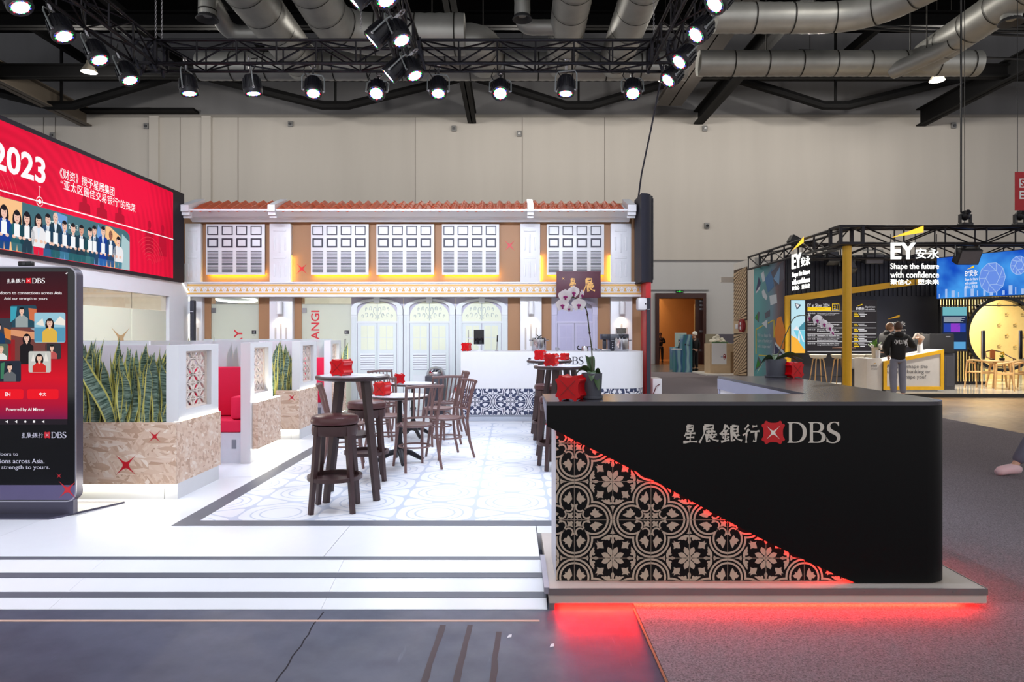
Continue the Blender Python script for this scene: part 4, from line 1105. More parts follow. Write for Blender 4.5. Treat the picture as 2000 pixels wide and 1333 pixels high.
ld = bpy.data.lights.new('glass_room_light', 'AREA'); ld.energy = 240; ld.size = 2; ld.color = (1, .95, .85)
lo = bpy.data.objects.new('glass_room_light', ld); COL.objects.link(lo); lo.location = (-7.4, 9.6, 2.6)

# ---------------------------------------------------------------- video wall
LX = -5.95; LZ0, LZ1 = 2.535, 4.06; LYE = 5.95*FPX/(1000-338); LYB = 5.95*FPX/(1000-360)
vw = E('video_wall', 'large glowing red video wall with 2023, Chinese text and an award group photo', 'screen', (LX, 8, LZ0))
MB().box(LX-.20, 3.6, LZ0-.03, LX-.004, LYB, LZ1+.06).build('casing', M('dark_grey_casing', (30, 26, 34), .6, spec=.2), vw, w=True, smooth=False)
mred = bpy.data.materials.new('video_red'); mred.use_nodes = True
nt = mred.node_tree; bs = nt.nodes['Principled BSDF']; tc = nd(nt, 'ShaderNodeTexCoord')
nz = nd(nt, 'ShaderNodeTexNoise'); nz.inputs['Scale'].default_value = .55; nz.inputs['Detail'].default_value = 2
wv = nd(nt, 'ShaderNodeTexWave', wave_type='RINGS'); wv.inputs['Scale'].default_value = 2.2; wv.inputs['Distortion'].default_value = 3
cr = nd(nt, 'ShaderNodeValToRGB'); cr.color_ramp.elements[0].position = .3; cr.color_ramp.elements[0].color = rgb(190, 2, 38); cr.color_ramp.elements[1].position = .7; cr.color_ramp.elements[1].color = rgb(244, 8, 62)
ad = nd(nt, 'ShaderNodeMath', operation='MULTIPLY_ADD'); ad.inputs[1].default_value = .12
nt.links.new(tc.outputs['Object'], nz.inputs['Vector']); nt.links.new(tc.outputs['Object'], wv.inputs['Vector'])
nt.links.new(wv.outputs['Fac'], ad.inputs[0]); nt.links.new(nz.outputs['Fac'], ad.inputs[2]); nt.links.new(ad.outputs[0], cr.inputs[0])
nt.links.new(cr.outputs[0], bs.inputs['Emission Color']); bs.inputs['Emission Strength'].default_value = 1.0; bs.inputs['Specular IOR Level'].default_value = 0.0; bs.inputs['Base Color'].default_value = (.01, .01, .01, 1)
MB().box(LX-.004, 3.7, LZ0+.02, LX, LYE, LZ1).build('screen', mred, vw, w=True, smooth=False)
cvL = Canvas((LX, 0, 0), (0, 1, 0), (0, 0, 1), vw, .002)
def ly(px): return 5.95*FPX/(1000-px)
def lz(px, py): return CAMZ+(HORY-py)*ly(px)/FPX
ew = EM('video_white', (255, 250, 252), 1.0)
cvL.text('lettering', '2023', 7.80, 3.47, 8.70, 3.80, ew, bold=.028)
cvL.text('lettering', '\u300a\u8d22\u8d44\u300b\u6388\u4e88\u661f\u5c55\u96c6\u56e2', ly(116), 3.625, ly(223), 3.765, ew, bold=.006)
cvL.text('lettering', '\u201c\u4e9a\u592a\u533a\u6700\u4f73\u4ea4\u6613\u94f6\u884c\u201d\u7684\u6b8a\u8363', ly(118), 3.485, ly(264), 3.62, ew, bold=.006)
cvL.rect('timeline', 3.7, 3.230, LYE, 3.246, ew, 2)
cvL.polys('timeline_marker', [(circ(8.59, 3.238, .062, n=24) + circ(8.59, 3.238, .052, n=24)[::-1], ew), (circ(8.59, 3.238, .03), ew), (rc(8.57, 3.42, 8.61, 3.428), ew), (rc(8.588, 3.30, 8.594, 3.42), ew)], 3)
# faint arcs on the red
fa = EM('video_red_light', (255, 70, 90), .8)
for k in range(7):
    r_ = .10+.06*k
    cvL.polys('red_arc', [(arcband(11.2, 2.7, r_, r_+.008, .3, 2.4, 14), fa)], 1.5)
    cvL.polys('red_arc', [(arcband(7.6, 3.1, .2+.07*k, .208+.07*k, .2, 1.5, 14), fa)], 1.5)
# faint figures behind the red
fd = EM('video_red_dark', (186, 4, 44), 1.0)
for k, yy in enumerate((9.5, 9.9, 10.35, 11.2, 11.62)):
    zb = 2.9 if k > 2 else 3.26; hh = .55 if k > 2 else .2
    cvL.polys('red_shade_figure', [([(yy-.13, zb), (yy+.13, zb), (yy+.12, zb+hh*.6), (yy+.04, zb+hh*.72), (yy-.04, zb+hh*.72), (yy-.12, zb+hh*.6)], fd), (circ(yy, zb+hh*.85, .05, .07), fd)], 1.2)
# group photograph: rounded picture with fourteen people
pz0, pz1, py1 = LZ0+.025, 3.17, ly(253)
bgp = [(3.7, pz0), (py1, pz0), (py1, pz1-.10)] + [(py1-.22+.22*math.cos(a), pz1-.10+.10*math.sin(a)) for a in (.3, .7, 1.1, PI/2)] + [(3.7, pz1)]
ph = cvL.polys('group_photo', [(bgp, EM('photo_teal', (70, 112, 122), 1.0))], 2)
cvL.polys('photo_backdrop', [([(6.5, pz0), (8.28, pz0), (8.28, pz1-.004), (6.5, pz1-.004)], EM('photo_orange', (250, 196, 140), 1.0)), ([(8.9, pz0), (9.12, pz0), (9.12, pz1-.03), (8.9, pz1-.01)], EM('photo_blue', (110, 158, 214), 1.0)),
    ([(9.7, pz0), (9.95, pz0), (9.95, 3.0), (9.8, pz1-.02)], MATS['photo_blue']), ([(9.95, pz0), (10.3, pz0), (10.36, 3.05), (10.1, pz1-.015), (9.98, pz1-.015)], MATS['photo_orange']), ([(10.36, pz0), (py1-.01, pz0), (py1-.01, 3.0), (10.4, 3.1)], EM('photo_pale', (170, 200, 204), 1.0))], 3, parent=ph)
cvL.text('photo_lettering', 'rticle A 2023', ly(97), 2.985, ly(152), 3.055, EM('photo_text', (225, 238, 236), 1.0), 3.4, bold=.01, parent=ph)
skin_e = [EM('photo_skin', (240, 196, 176), 1.0), EM('photo_skin_b', (216, 160, 136), 1.0), EM('photo_skin_c', (146, 96, 76), 1.0)]
hair_e = EM('photo_hair', (26, 22, 28), 1.0); cert = EM('photo_paper', (246, 248, 250), 1.0); shirt = EM('photo_shirt', (220, 232, 244), 1.0)
def photo_person(zx, zy, jacket, legs, sk=0, hair='short', paper=True, hh=None):
    px, py = zx/7.69, 380+zy/7.69; y = ly(px); z = lz(px, py); r_ = .062
    jm_, lm_ = EM('photo_%d_%d_%d' % jacket, jacket, 1.0), EM('photo_%d_%d_%d' % legs, legs, 1.0)
    it = []
    hip = max(pz0+.12, z-.42); sh = z-.085
    it.append(([(y-.085, pz0+.004), (y-.008, pz0+.004), (y, hip-.03), (y+.008, pz0+.004), (y+.085, pz0+.004), (y+.10, hip+.03), (y-.10, hip+.03)], lm_))
    if hair == 'long': it.append((circ(y, z-.03, .075, .125, 16), hair_e))
    it.append(([(y-.11, hip-.02), (y+.11, hip-.02), (y+.135, hip+.10), (y+.13, sh-.05), (y+.09, sh), (y+.03, sh+.02), (y-.03, sh+.02), (y-.09, sh), (y-.13, sh-.05), (y-.135, hip+.10)], jm_))
    it.append(([(y-.032, sh+.015), (y+.032, sh+.015), (y, sh-.17)], shirt))
    if hair == 'short': it.append((rc(y-.006, sh-.15, y+.006, sh-.01), jm_))
    it.append((rc(y-.02, sh, y+.02, sh+.04), skin_e[sk]))
    if hair == 'short': it.append((circ(y, z+.022, .054, .058, 16), hair_e))
    it.append((circ(y, z, .048, .066, 16), skin_e[sk]))
    if hair != 'bald': it.append((circ(y, z+.05, .045, .026, 12), hair_e))
    for d_ in (-1, 1): it.append((circ(y+d_*.018, z+.008, .007, .005, 8), hair_e))
    it.append((rc(y-.016, z-.034, y+.016, z-.028), EM('photo_mouth', (190, 80, 80), 1.0)))
    for d_ in (-1, 1): it.append((circ(y+d_*.05, hip+.055, .03, .022, 10), skin_e[sk]))
    if paper: it.append((rc(y-.045, hip+.06, y+.045, hip+.21), cert))
    cvL.polys('photo_figure', it, 4, parent=ph)
nav, tea, dkt, wht, blu = (38, 70, 104), (36, 96, 104), (34, 58, 74), (236, 234, 236), (20, 60, 150)
for a in ((50, 270, blu, (20, 70, 130), 0, 'long'), (245, 350, tea, (60, 110, 120), 0, 'long'), (395, 370, dkt, dkt, 0, 'long'), (825, 350, dkt, tea, 0, 'bald'), (570, 400, wht, (226, 20, 62), 0, 'long', False), (710, 380, nav, (50, 96, 140), 0), (960, 480, nav, (60, 120, 150), 0),
          (1410, 550, nav, nav, 0), (1090, 520, dkt, tea, 0), (1215, 540, dkt, tea, 1), (1345, 580, (40, 84, 92), (60, 116, 122), 0), (1540, 560, blu, (40, 100, 170), 0), (1655, 610, nav, (50, 90, 140), 2, 'bald'), (1770, 710, wht, (70, 130, 150), 0, 'short', False), (-160, 250, nav, nav, 0), (-330, 240, tea, dkt, 0, 'long')):
    photo_person(*a)

# ---------------------------------------------------------------- touch-screen kiosk
KY = 5.40
ks = FPX/KY
def kx(px): return (px-1000)/ks
def kz(py): return CAMZ+(HORY-py)/ks
mat_kb = M('gunmetal_aluminium', (86, 84, 100), .35, .7)
kx0, kx1, kzt, kzb = kx(-50), kx(149), kz(520), kz(981)
ki = E('touch_kiosk', 'tall dark touch-screen kiosk showing a red photo app, webcam on top', 'kiosk', (kx(50), KY+.05, DK))
MB().prism(rrect(kx0, kzb, kx1, kzt, .075, 6), 'XZ', KY+.004, KY+.085).build('casing', mat_kb, ki, w=True, ang=30)
MB().prism(rrect(kx0+.012, kzb+.012, kx1-.012, kzt-.012, .066, 6), 'XZ', KY, KY+.005).build('glass_front', M('black_glass', (10, 10, 14), .08, spec=.6), ki, w=True, smooth=False)
rim = rrect(kx0, kzb, kx1, kzt, .075, 6); rin = rrect(kx0+.010, kzb+.010, kx1-.010, kzt-.010, .067, 6)
MB().loop(rim, rin, 'XZ', KY-.001, KY+.006).build('bezel', M('silver_bezel', (176, 174, 186), .3, .8), ki, w=True, smooth=False)
MB().prism([(kx(-75), 5.30), (kx(112), 5.30), (kx(124), 5.36), (kx(180)+.02, 5.82), (kx(-143), 5.82)], 'XY', DK, DK+.016).build('base_plate', mat_kb, ki, w=True, smooth=False)
MB().box(kx(-40), KY+.02, DK+.016, kx(140), KY+.075, kzb+.02).build('foot', mat_kb, ki, w=True, smooth=False)
MB().cbox(kx(34), KY+.0, kzt, kx(60), KY+.05, kzt+.04, .008).build('webcam', M('black_plastic', (20, 20, 22), .4), ki, w=True)
MB().cyl((kx(47), KY-.004, kzt+.022), (kx(47), KY+.01, kzt+.022), .014, n=14).build('webcam_lens', M('dark_lens', (40, 40, 44), .2), ki, w=True)
cvK = Canvas((0, KY, 0), (1, 0, 0), (0, 0, 1), ki, .0016)
def K(name, pts, m, layer=1, parent=None): return cvK.polys(name, [([(kx(x), kz(y)) for x, y in pts], m)], layer, parent)
# screen picture: dark maroon at the top to red at the bottom
mk = bpy.data.materials.new('app_red_screen'); mk.use_nodes = True
nt = mk.node_tree; bs = nt.nodes['Principled BSDF']; tc = nd(nt, 'ShaderNodeTexCoord'); sp = nd(nt, 'ShaderNodeSeparateXYZ')
nt.links.new(tc.outputs['Generated'], sp.inputs[0]); cr = nd(nt, 'ShaderNodeValToRGB')
cr.color_ramp.elements[0].position = 0; cr.color_ramp.elements[0].color = rgb(120, 20, 70)
cr.color_ramp.elements[1].position = 1; cr.color_ramp.elements[1].color = rgb(50, 20, 28)
for p_, c_ in ((.10, (176, 10, 50)), (.28, (214, 12, 36)), (.50, (150, 10, 26)), (.75, (78, 14, 24))):
    el = cr.color_ramp.elements.new(p_); el.color = rgb(*c_)
nt.links.new(sp.outputs[2], cr.inputs[0]); nt.links.new(cr.outputs[0], bs.inputs['Emission Color']); bs.inputs['Emission Strength'].default_value = 1.0; bs.inputs['Specular IOR Level'].default_value = 0.0; bs.inputs['Base Color'].default_value = (.01, .01, .01, 1)
scr = K('app_screen', [(-36, 819), (132, 819), (132, 531), (-36, 531)], mk, 1)
K('navigation_bar', [(-36, 830), (132, 830), (132, 819), (-36, 819)], EM('nav_bar_black', (34, 26, 34), 1.0), 1)
cvk_brand_x = kx(14)
kw = EM('screen_white', (250, 246, 248), 1.0)
brand(cvK, kx(14), kz(554), kx(88.5)-kx(14), kw, EM('screen_brand_red', (226, 20, 36), 1.0), kw, 2, bold=.06)
cvK.text('lettering', 'Open doors to connections across Asia', kx(-22), kz(577), kx(121.5), kz(569.5), kw, 2, bold=.008)
cvK.text('lettering', 'Add our strength to yours', kx(8.5), kz(587.5), kx(93), kz(581), kw, 2)
cvK.text('lettering', 'Powered by AI Mirror', kx(12.5), kz(805), kx(88), kz(797), kw, 2, bold=.006)
for a, b_, tx, ta, tb in ((-17, 46.5, 'EN', 10.5, 21), (53.5, 115, '\u4e2d\u6587', 77.5, 91)):
    cvK.polys('button', [(rrect(kx(a), kz(780.5), kx(b_), kz(760.5), .018), EM('button_red', (236, 16, 34), 1.0))], 2)
    cvK.text('lettering', tx, kx(ta), kz(774), kx(tb), kz(767), kw, 3, bold=.015)
for k, (x, kind) in enumerate(((14, 0), (32, 1), (50, 2), (67, 3), (85, 0))):
    sh = {0: [(x-2.5, 825), (x-.5, 825), (x+2, 827), (x+2, 821), (x-.5, 823), (x-2.5, 823)], 1: [(x+2, 827), (x+2, 821), (x-2.5, 824)], 2: [(x+2.2*math.cos(a*PI/4), 824+2.2*math.sin(a*PI/4)) for a in range(8)], 3: [(x-2.2, 826), (x+2.2, 826), (x+2.2, 821.8), (x-2.2, 821.8)]}[kind]
    K('nav_icon', sh, kw, 2)
K('status_icon', [(128, 535), (131.5, 532), (133, 533.5), (130.5, 536)], kw, 2)
# app picture cards, each a portrait
def card(name, x0, y0, x1, y1, bg, cloth, hairc, fx, fy, fr, layer, long=True, extra=(), skin=(232, 190, 168)):
    it = [(rrect(kx(x0), kz(y1), kx(x1), kz(y0), .014), EM('card_%d%d%d' % bg, bg, 1.0))]
    for pts, c_ in extra: it.append(([(kx(x), kz(y)) for x, y in pts], EM('card_%d%d%d' % c_, c_, 1.0)))
    X, Z = kx(fx), kz(fy); r_ = fr/ks; cm = EM('card_%d%d%d' % cloth, cloth, 1.0); sm_ = EM('card_%d%d%d' % skin, skin, 1.0); hm = EM('card_%d%d%d' % hairc, hairc, 1.0)
    zb = kz(y1)+.002
    if long: it.append((circ(X, Z-.5*r_, r_*1.35, r_*2.0, 16), hm))
    bw = r_*2.2
    xa, xb = max(kx(x0)+.002, X-bw), min(kx(x1)-.002, X+bw)
    it.append(([(xa, zb), (xb, zb), (xb, max(zb, Z-2.6*r_)), (X+r_*1.1, Z-1.7*r_), (X+r_*.4, Z-1.4*r_), (X-r_*.4, Z-1.4*r_), (X-r_*1.1, Z-1.7*r_), (xa, max(zb, Z-2.6*r_))], cm))
    it.append(([(X-r_*.4, Z-.8*r_), (X-r_*.4, Z-1.5*r_), (X, Z-2.0*r_), (X+r_*.4, Z-1.5*r_), (X+r_*.4, Z-.8*r_)], sm_))
    if not long: it.append((circ(X, Z+.25*r_, r_*1.0, r_*1.1, 14), hm))
    it.append((circ(X, Z, r_*.85, r_*1.12, 16), sm_))
    it.append((circ(X, Z+.95*r_, r_*.85, r_*.4, 12), hm))
    for d_ in (-1, 1): it.append((circ(X+d_*.32*r_, Z+.12*r_, .09*r_, .07*r_, 6), hm))
    it.append((rc(X-.25*r_, Z-.52*r_, X+.25*r_, Z-.42*r_), EM('card_lips', (196, 70, 76), 1.0)))
    return cvK.polys(name, it, layer)
card('portrait_card', 21, 597, 72, 640, (36, 70, 86), (150, 160, 160), (18, 18, 22), 43, 608, 5.5, 2, False, (([(21, 599), (34, 599), (31, 622), (21, 630)], (60, 160, 180)), ([(56, 602), (72, 604), (72, 630), (58, 624)], (206, 110, 70))))
card('portrait_card', -8, 622, 24, 672, (56, 60, 70), (24, 58, 96), (16, 16, 20), -3, 640, 6, 2, False, (([(8, 640), (24, 646), (24, 666), (10, 660)], (214, 130, 60)),))
card('portrait_card', 22, 640, 92, 712, (112, 62, 58), (26, 22, 26), (20, 16, 20), 53, 661, 6, 2.6, True, (([(22, 644), (92, 652), (92, 668), (22, 655)], (216, 150, 110)), ([(60, 642), (92, 640), (92, 650), (74, 650)], (150, 160, 170)), ([(22, 664), (30, 664), (30, 708), (22, 708)], (150, 30, 34))))
card('portrait_card', 68, 611, 128.5, 669.5, (150, 196, 214), (222, 178, 70), (34, 22, 22), 98, 631.5, 6.5, 3.4, True, (([(68, 640), (128, 640), (128, 668), (68, 668)], (86, 150, 180)), ([(70, 634), (84, 622), (88, 638)], (232, 226, 216)), ([(104, 634), (118, 618), (128, 626), (128, 636)], (236, 230, 220))))
card('portrait_card', -4, 672, 17, 704, (88, 104, 90), (226, 226, 222), (206, 180, 140), 3, 683, 5, 2.6, False)
card('portrait_card', 89, 671, 120, 702, (50, 50, 54), (188, 84, 82), (20, 18, 20), 102, 680, 4.5, 2.6, False)
card('portrait_card', 57, 686.5, 100.5, 728, (196, 196, 190), (206, 40, 36), (32, 22, 22), 78, 700, 6, 4.2, True, (([(62, 706), (66, 690), (70, 706)], (228, 224, 216)), ([(86, 706), (91, 688), (96, 706)], (228, 224, 216))))
card('portrait_card', -2, 705, 42, 746, (36, 42, 56), (96, 100, 104), (18, 18, 20), 20, 718, 5.5, 3.0, False, (([(2, 710), (10, 708), (8, 740), (2, 740)], (60, 120, 90)),))
# lower panel: logo, slogan, sparks, violet band
pw = M('kiosk_print_white', (214, 212, 226), .5)
K('violet_band', [(-49, 977), (147, 977), (147, 948), (-49, 948)], M('violet_print', (92, 84, 122), .3), .5)
brand(cvK, kx(42.5), kz(856.5), kx(130)-kx(42.5), pw, M('print_red', (206, 28, 44), .4), pw, 1, bold=.058)
cvK.text('lettering', 'Open doors to', kx(-34), kz(892.5), kx(35.5), kz(884), pw, 1, bold=.008)
cvK.text('lettering', 'connections across Asia.', kx(-42), kz(905.5), kx(87), kz(896.5), pw, 1, bold=.008)
cvK.text('lettering', 'Add our strength to yours.', kx(-46), kz(919), kx(97.5), kz(909), pw, 1, bold=.008)
pr = MATS['print_red']
cvK.polys('red_spark', [(star4(kx(115.5), kz(930), 7/ks, -.05), pr)], 1)
sp_ = [(min(x, kx(147)), y) for x, y in star4(kx(132), kz(957), 24/ks, -.02)]
cvK.polys('red_spark', [(sp_, pr)], 1.5)

# ---------------------------------------------------------------- seating booths: planters, lattice panels, sofas
def osb_mat():
    m = bpy.data.materials.new('oriented_strand_board'); m.use_nodes = True; nt = m.node_tree; b = nt.nodes['Principled BSDF']
    tc = nd(nt, 'ShaderNodeTexCoord'); prev = None
    nzw = nd(nt, 'ShaderNodeTexNoise'); nzw.inputs['Scale'].default_value = 6
    nt.links.new(tc.outputs['Object'], nzw.inputs['Vector'])
    cols = []
    for k, (rx, ry, rz, sc) in enumerate(((.1, .55, .1, (70, 40, 11)), (-.1, -.75, .1, (70, 40, 12)), (.2, 1.5, -.1, (64, 30, 12)))):
        m0 = nd(nt, 'ShaderNodeMapping'); m0.inputs['Rotation'].default_value = (rx, ry, rz); m0.inputs['Location'].default_value = (k*3.1, k*1.7, k)
        mp = nd(nt, 'ShaderNodeMapping'); mp.inputs['Scale'].default_value = sc
        nt.links.new(tc.outputs['Object'], m0.inputs[0]); nt.links.new(m0.outputs[0], mp.inputs[0])
        vo = nd(nt, 'ShaderNodeTexVoronoi'); vo.inputs['Scale'].default_value = .62; vo.inputs['Randomness'].default_value = 1
        nt.links.new(mp.outputs[0], vo.inputs['Vector'])
        sp = nd(nt, 'ShaderNodeSeparateColor'); nt.links.new(vo.outputs['Color'], sp.inputs[0]); cols.append(sp)
    mx = nd(nt, 'ShaderNodeMath', operation='GREATER_THAN'); mx.inputs[1].default_value = .55; nt.links.new(cols[0].outputs[1], mx.inputs[0])
    m1 = nd(nt, 'ShaderNodeMix', data_type='FLOAT'); nt.links.new(mx.outputs[0], m1.inputs[0]); nt.links.new(cols[0].outputs[0], m1.inputs[2]); nt.links.new(cols[1].outputs[0], m1.inputs[3])
    gx = nd(nt, 'ShaderNodeMath', operation='GREATER_THAN'); gx.inputs[1].default_value = .6; nt.links.new(cols[2].outputs[1], gx.inputs[0])
    m2 = nd(nt, 'ShaderNodeMix', data_type='FLOAT'); nt.links.new(gx.outputs[0], m2.inputs[0]); nt.links.new(m1.outputs[0], m2.inputs[2]); nt.links.new(cols[2].outputs[0], m2.inputs[3])
    cr = nd(nt, 'ShaderNodeValToRGB'); e_ = cr.color_ramp.elements
    e_[0].position = 0; e_[0].color = rgb(196, 158, 132); e_[1].position = 1; e_[1].color = rgb(250, 232, 216)
    for p_, c_ in ((.25, (222, 188, 162)), (.5, (238, 212, 190)), (.75, (228, 196, 172))):
        el = e_.new(p_); el.color = rgb(*c_)
    nt.links.new(m2.outputs[0], cr.inputs[0]); nt.links.new(cr.outputs[0], b.inputs['Base Color']); b.inputs['Roughness'].default_value = .55
    bp = nd(nt, 'ShaderNodeBump'); bp.inputs['Strength'].default_value = .25; bp.inputs['Distance'].default_value = .004
    nt.links.new(m2.outputs[0], bp.inputs['Height']); nt.links.new(bp.outputs[0], b.inputs['Normal'])
    MATS['osb'] = m
    return m
mat_osb = osb_mat()
mat_lat = M('carved_light_wood', (246, 228, 216), .5, var=.12, scale=30)
mat_sofa = M('crimson_upholstery', (226, 14, 70), .75, var=.05, bump=.1, bscale=200)
mat_glow = EM('white_led_line', (255, 250, 226), 40.0)
mat_seatbase = M('white_pattern_base', (222, 226, 234), .4, var=.06, scale=12)
mat_hazeglass = M('hazy_glass', (206, 222, 224), .35, alpha=.45)
PXF = -2.92                       # aisle-side face of the booths
def lattice(par, y0, y1, z0, z1, x, rows, cols):
    """carved screen in the YZ plane: frame, grid and pointed leaves around every crossing"""
    f = MB(); d_ = .05; t_ = .018
    f.box(x-d_, y0, z0, x, y0+t_, z1); f.box(x-d_, y1-t_, z0, x, y1, z1); f.box(x-d_, y0+t_, z0, x, y1-t_, z0+t_); f.box(x-d_, y0+t_, z1-t_, x, y1-t_, z1)
    fr_ = f.build('lattice_frame', mat_lat, par, w=True, smooth=False)
    dy, dz = (y1-y0)/cols, (z1-z0)/rows; b_ = .005
    for i in range(cols+1): 
        if 0 < i < cols: MB().box(x-.03, y0+i*dy-b_, z0+t_, x-.012, y0+i*dy+b_, z1-t_).build('lattice_bar', mat_lat, fr_, w=True, smooth=False)
    for j in range(1, rows): MB().box(x-.03, y0+t_, z0+j*dz-b_, x-.012, y1-t_, z0+j*dz+b_).build('lattice_bar', mat_lat, fr_, w=True, smooth=False)
    for i in range(cols):
        for j in range(rows):
            # one leaf along each diagonal half of the cell, alternating so that they meet in stars
            c0 = (y0+i*dy, z0+j*dz); sw = (i+j) % 2
            a = (c0[0]+(0 if not sw else dy), c0[1]); e2 = (c0[0]+(dy if not sw else 0), c0[1]+dz)
            for bow in (.20, -.20):
                pts = []
                for k in range(6):
                    q = k/5; px_ = a[0]+(e2[0]-a[0])*q; pz_ = a[1]+(e2[1]-a[1])*q
                    n_ = math.sin(PI*q)*bow
                    pts.append((x-.02, px_-(e2[1]-a[1])*n_, pz_+(e2[0]-a[0])*n_))
                mb = MB()
                for k in range(5): mb.bar(pts[k], pts[k+1], .024, .008, up=(1, 0, 0))
                mb.build('lattice_leaf', mat_lat, fr_, w=True, smooth=False)
def end_panel(par, y0, y1, zb, ztop, x1, th=.11):
    """white slab with a window holding the lattice, light line at its foot"""
    x0 = x1-th; L = y1-y0
    a, b_ = y0+L*.17, y1-L*.19; za, zc = zb+(ztop-zb)*.13, ztop-(ztop-zb)*.085
    mb = MB(); mb.box(x0, y0, zb, x1, a, ztop); mb.box(x0, b_, zb, x1, y1, ztop); mb.box(x0, a, zb, x1, b_, za); mb.box(x0, a, zc, x1, b_, ztop)
    p = mb.build('end_panel', mat_white, par, w=True, smooth=False)
    lattice(p, a, b_, za, zc, x1-.045, 7, 4)
    return p
def sparks(par, Y, lst):
    cv = Canvas((0, Y, 0), (1, 0, 0), (0, 0, 1), par, .002)
    for x, z, r_ in lst: cv.polys('red_spark', [(star4(x, z, r_, -.06), M('spark_red', (200, 24, 40), .4))])
def planter(y0, y1, xl, lab):
    e = E('planter_box', lab, 'planter', (PXF-.5, y0, DK))
    xr = PXF-.118
    MB().box(xl, y0+.03, DK, xr, y1, .257).build('lit_base', mat_white, e, w=True, smooth=False)
    z0, z1 = .257, .795
    MB().box(xl, y0, z0, PXF-.001, y0+.02, z1).build('front_board', mat_osb, e, w=True, smooth=False)
    MB().box(xl, y0+.02, z0, xr, y1, z1-.03).build('soil_bed', M('dark_soil', (62, 52, 46), .95, var=.4, scale=60), e, w=True, smooth=False)
    MB().box(xl, y0+.012, z0-.016, PXF-.012, y0+.026, z0-.004).build('light_strip', mat_glow, e, w=True, smooth=False)
    return e
def end_wall(y0, y1, lab):
    e = E('booth_partition', lab, 'partition', (PXF, y0, DK), group='white lattice booth partitions')
    MB().box(PXF-.112, y0+.03, DK, PXF, y1, .257).build('lit_base', mat_white, e, w=True, smooth=False)
    MB().box(PXF-.112, y0+.021, .257, PXF-.021, y1, .795).build('core', mat_white, e, w=True, smooth=False)
    MB().box(PXF-.02, y0+.021, .257, PXF, y1+.04, .795).build('side_board', mat_osb, e, w=True, smooth=False)
    MB().box(PXF-.026, y0+.03, .241, PXF-.012, y1, .253).build('light_strip', mat_glow, e, w=True, smooth=False)
    end_panel(e, y0+.06, y1, .797, 1.467, PXF-.005)
    MB().box(PXF-.05, y0+.07, .797, PXF+.001, y1, .803).build('light_strip', mat_glow, e, w=True, smooth=False)
    return e
pinkw = M('pale_pink_white_panel', (228, 218, 226), .4)
p1 = planter(5.93, 6.44, -5.0, 'long strand-board planter with red sparks beside the kiosk')
sparks(p1, 5.93, [(X_(246, 5.93), Z_(909, 5.93), .125), (X_(302, 5.93), Z_(853, 5.93), .075)])
end_wall(5.93, 6.80, 'white lattice partition closing the first strand-board planter, nearest the camera')
MB().box(-5.0, 6.38, .765, PXF-.118, 6.43, 1.46).build('back_board', pinkw, p1, w=True, smooth=False)
MB().box(-4.2, 6.39, 1.46, -3.4, 6.42, 1.50).build('top_ledge', mat_white, p1, w=True, smooth=False)
p3 = planter(9.35, 9.86, -4.6, 'second strand-board planter, behind the first booth, with one red spark')
sparks(p3, 9.35, [(X_(570, 9.35), Z_(777, 9.35), .08)])
end_wall(9.35, 10.22, 'white lattice partition closing the second strand-board planter')
MB().box(-4.6, 9.8, .765, PXF-.118, 9.85, 1.47).build('back_board', pinkw, p3, w=True, smooth=False)
def screen_unit(y0, y1, lab):
    """full-height end panel with strand-board apron, glass behind the sofa, leaves behind the glass"""
    e = E('booth_partition', lab, 'partition', (PXF, y0, DK), group='white lattice booth partitions')
    end_panel(e, y0+.0, y1, .80, 1.47, PXF)
    MB().box(PXF-.11, y0, DK, PXF, y1, .80).build('panel_foot', mat_white, e, w=True, smooth=False)
    MB().box(PXF, y0+.06, .27, PXF+.06, y1+.12, .80).build('apron_board', mat_osb, e, w=True, smooth=False)
    MB().box(PXF+.005, y0+.07, .80, PXF+.055, y1+.1, .805).build('light_strip', mat_glow, e, w=True, smooth=False)
    MB().box(PXF+.02, y0+.08, .255, PXF+.035, y1+.1, .267).build('light_strip', mat_glow, e, w=True, smooth=False)
    MB().box(-5.2, y1-.14, .80, PXF-.112, y1-.128, 1.49).build('hazy_pane', mat_hazeglass, e, w=True, smooth=False)
    MB().box(-5.2, y1-.12, DK, PXF-.112, y1+.22, .80).build('trough', mat_white, e, w=True, smooth=False)
    return e
screen_unit(7.62, 8.32, 'white lattice partition between the two strand-board planters')
screen_unit(11.0, 11.65, 'farthest white lattice partition, beside the facade')
def sofa(y0, dirn, lab):
    """bench with seat, backrest and side arm; dirn -1 faces the camera, +1 faces away"""
    e = E('booth_sofa', lab, 'sofa', (PXF-1.0, y0, DK), group='crimson booth sofas')
    xa, xb = -5.1, PXF-.115
    s_ = -dirn
    def yb(a, b_): return sorted((y0+s_*a, y0+s_*b_))
    a, b_ = yb(0, .50); MB().box(xa, a, DK, xb, b_, .46).build('base', mat_seatbase, e, w=True, smooth=False)
    a, b_ = yb(-.02, .40); MB().cbox(xa, a, .462, xb, b_, .60, .03).build('seat_cushion', mat_sofa, e, w=True)
    a, b_ = yb(.38, .50); MB().cbox(xa, a, .60, xb, b_, 1.18, .03).build('backrest', mat_sofa, e, w=True)
    a, b_ = yb(.02, .36); MB().cbox(xb-.14, a, .605, xb, b_, .86, .03).build('armrest', mat_sofa, e, w=True)
    a, b_ = yb(-.004, 0)
    MB().box(xb-.11, a, .28, xb-.06, b_, .38).build('vent', M('grey_vent', (120, 124, 134), .5), e, w=True, smooth=False)
    return e
sofa(7.66, -1, 'crimson booth sofa facing the camera beside the first lattice partition')
sofa(6.96, 1, 'crimson booth sofa backing onto the first planter')
sofa(11.06, -1, 'crimson booth sofa in the far booth facing the camera')
sofa(10.38, 1, 'crimson booth sofa backing onto the second planter')

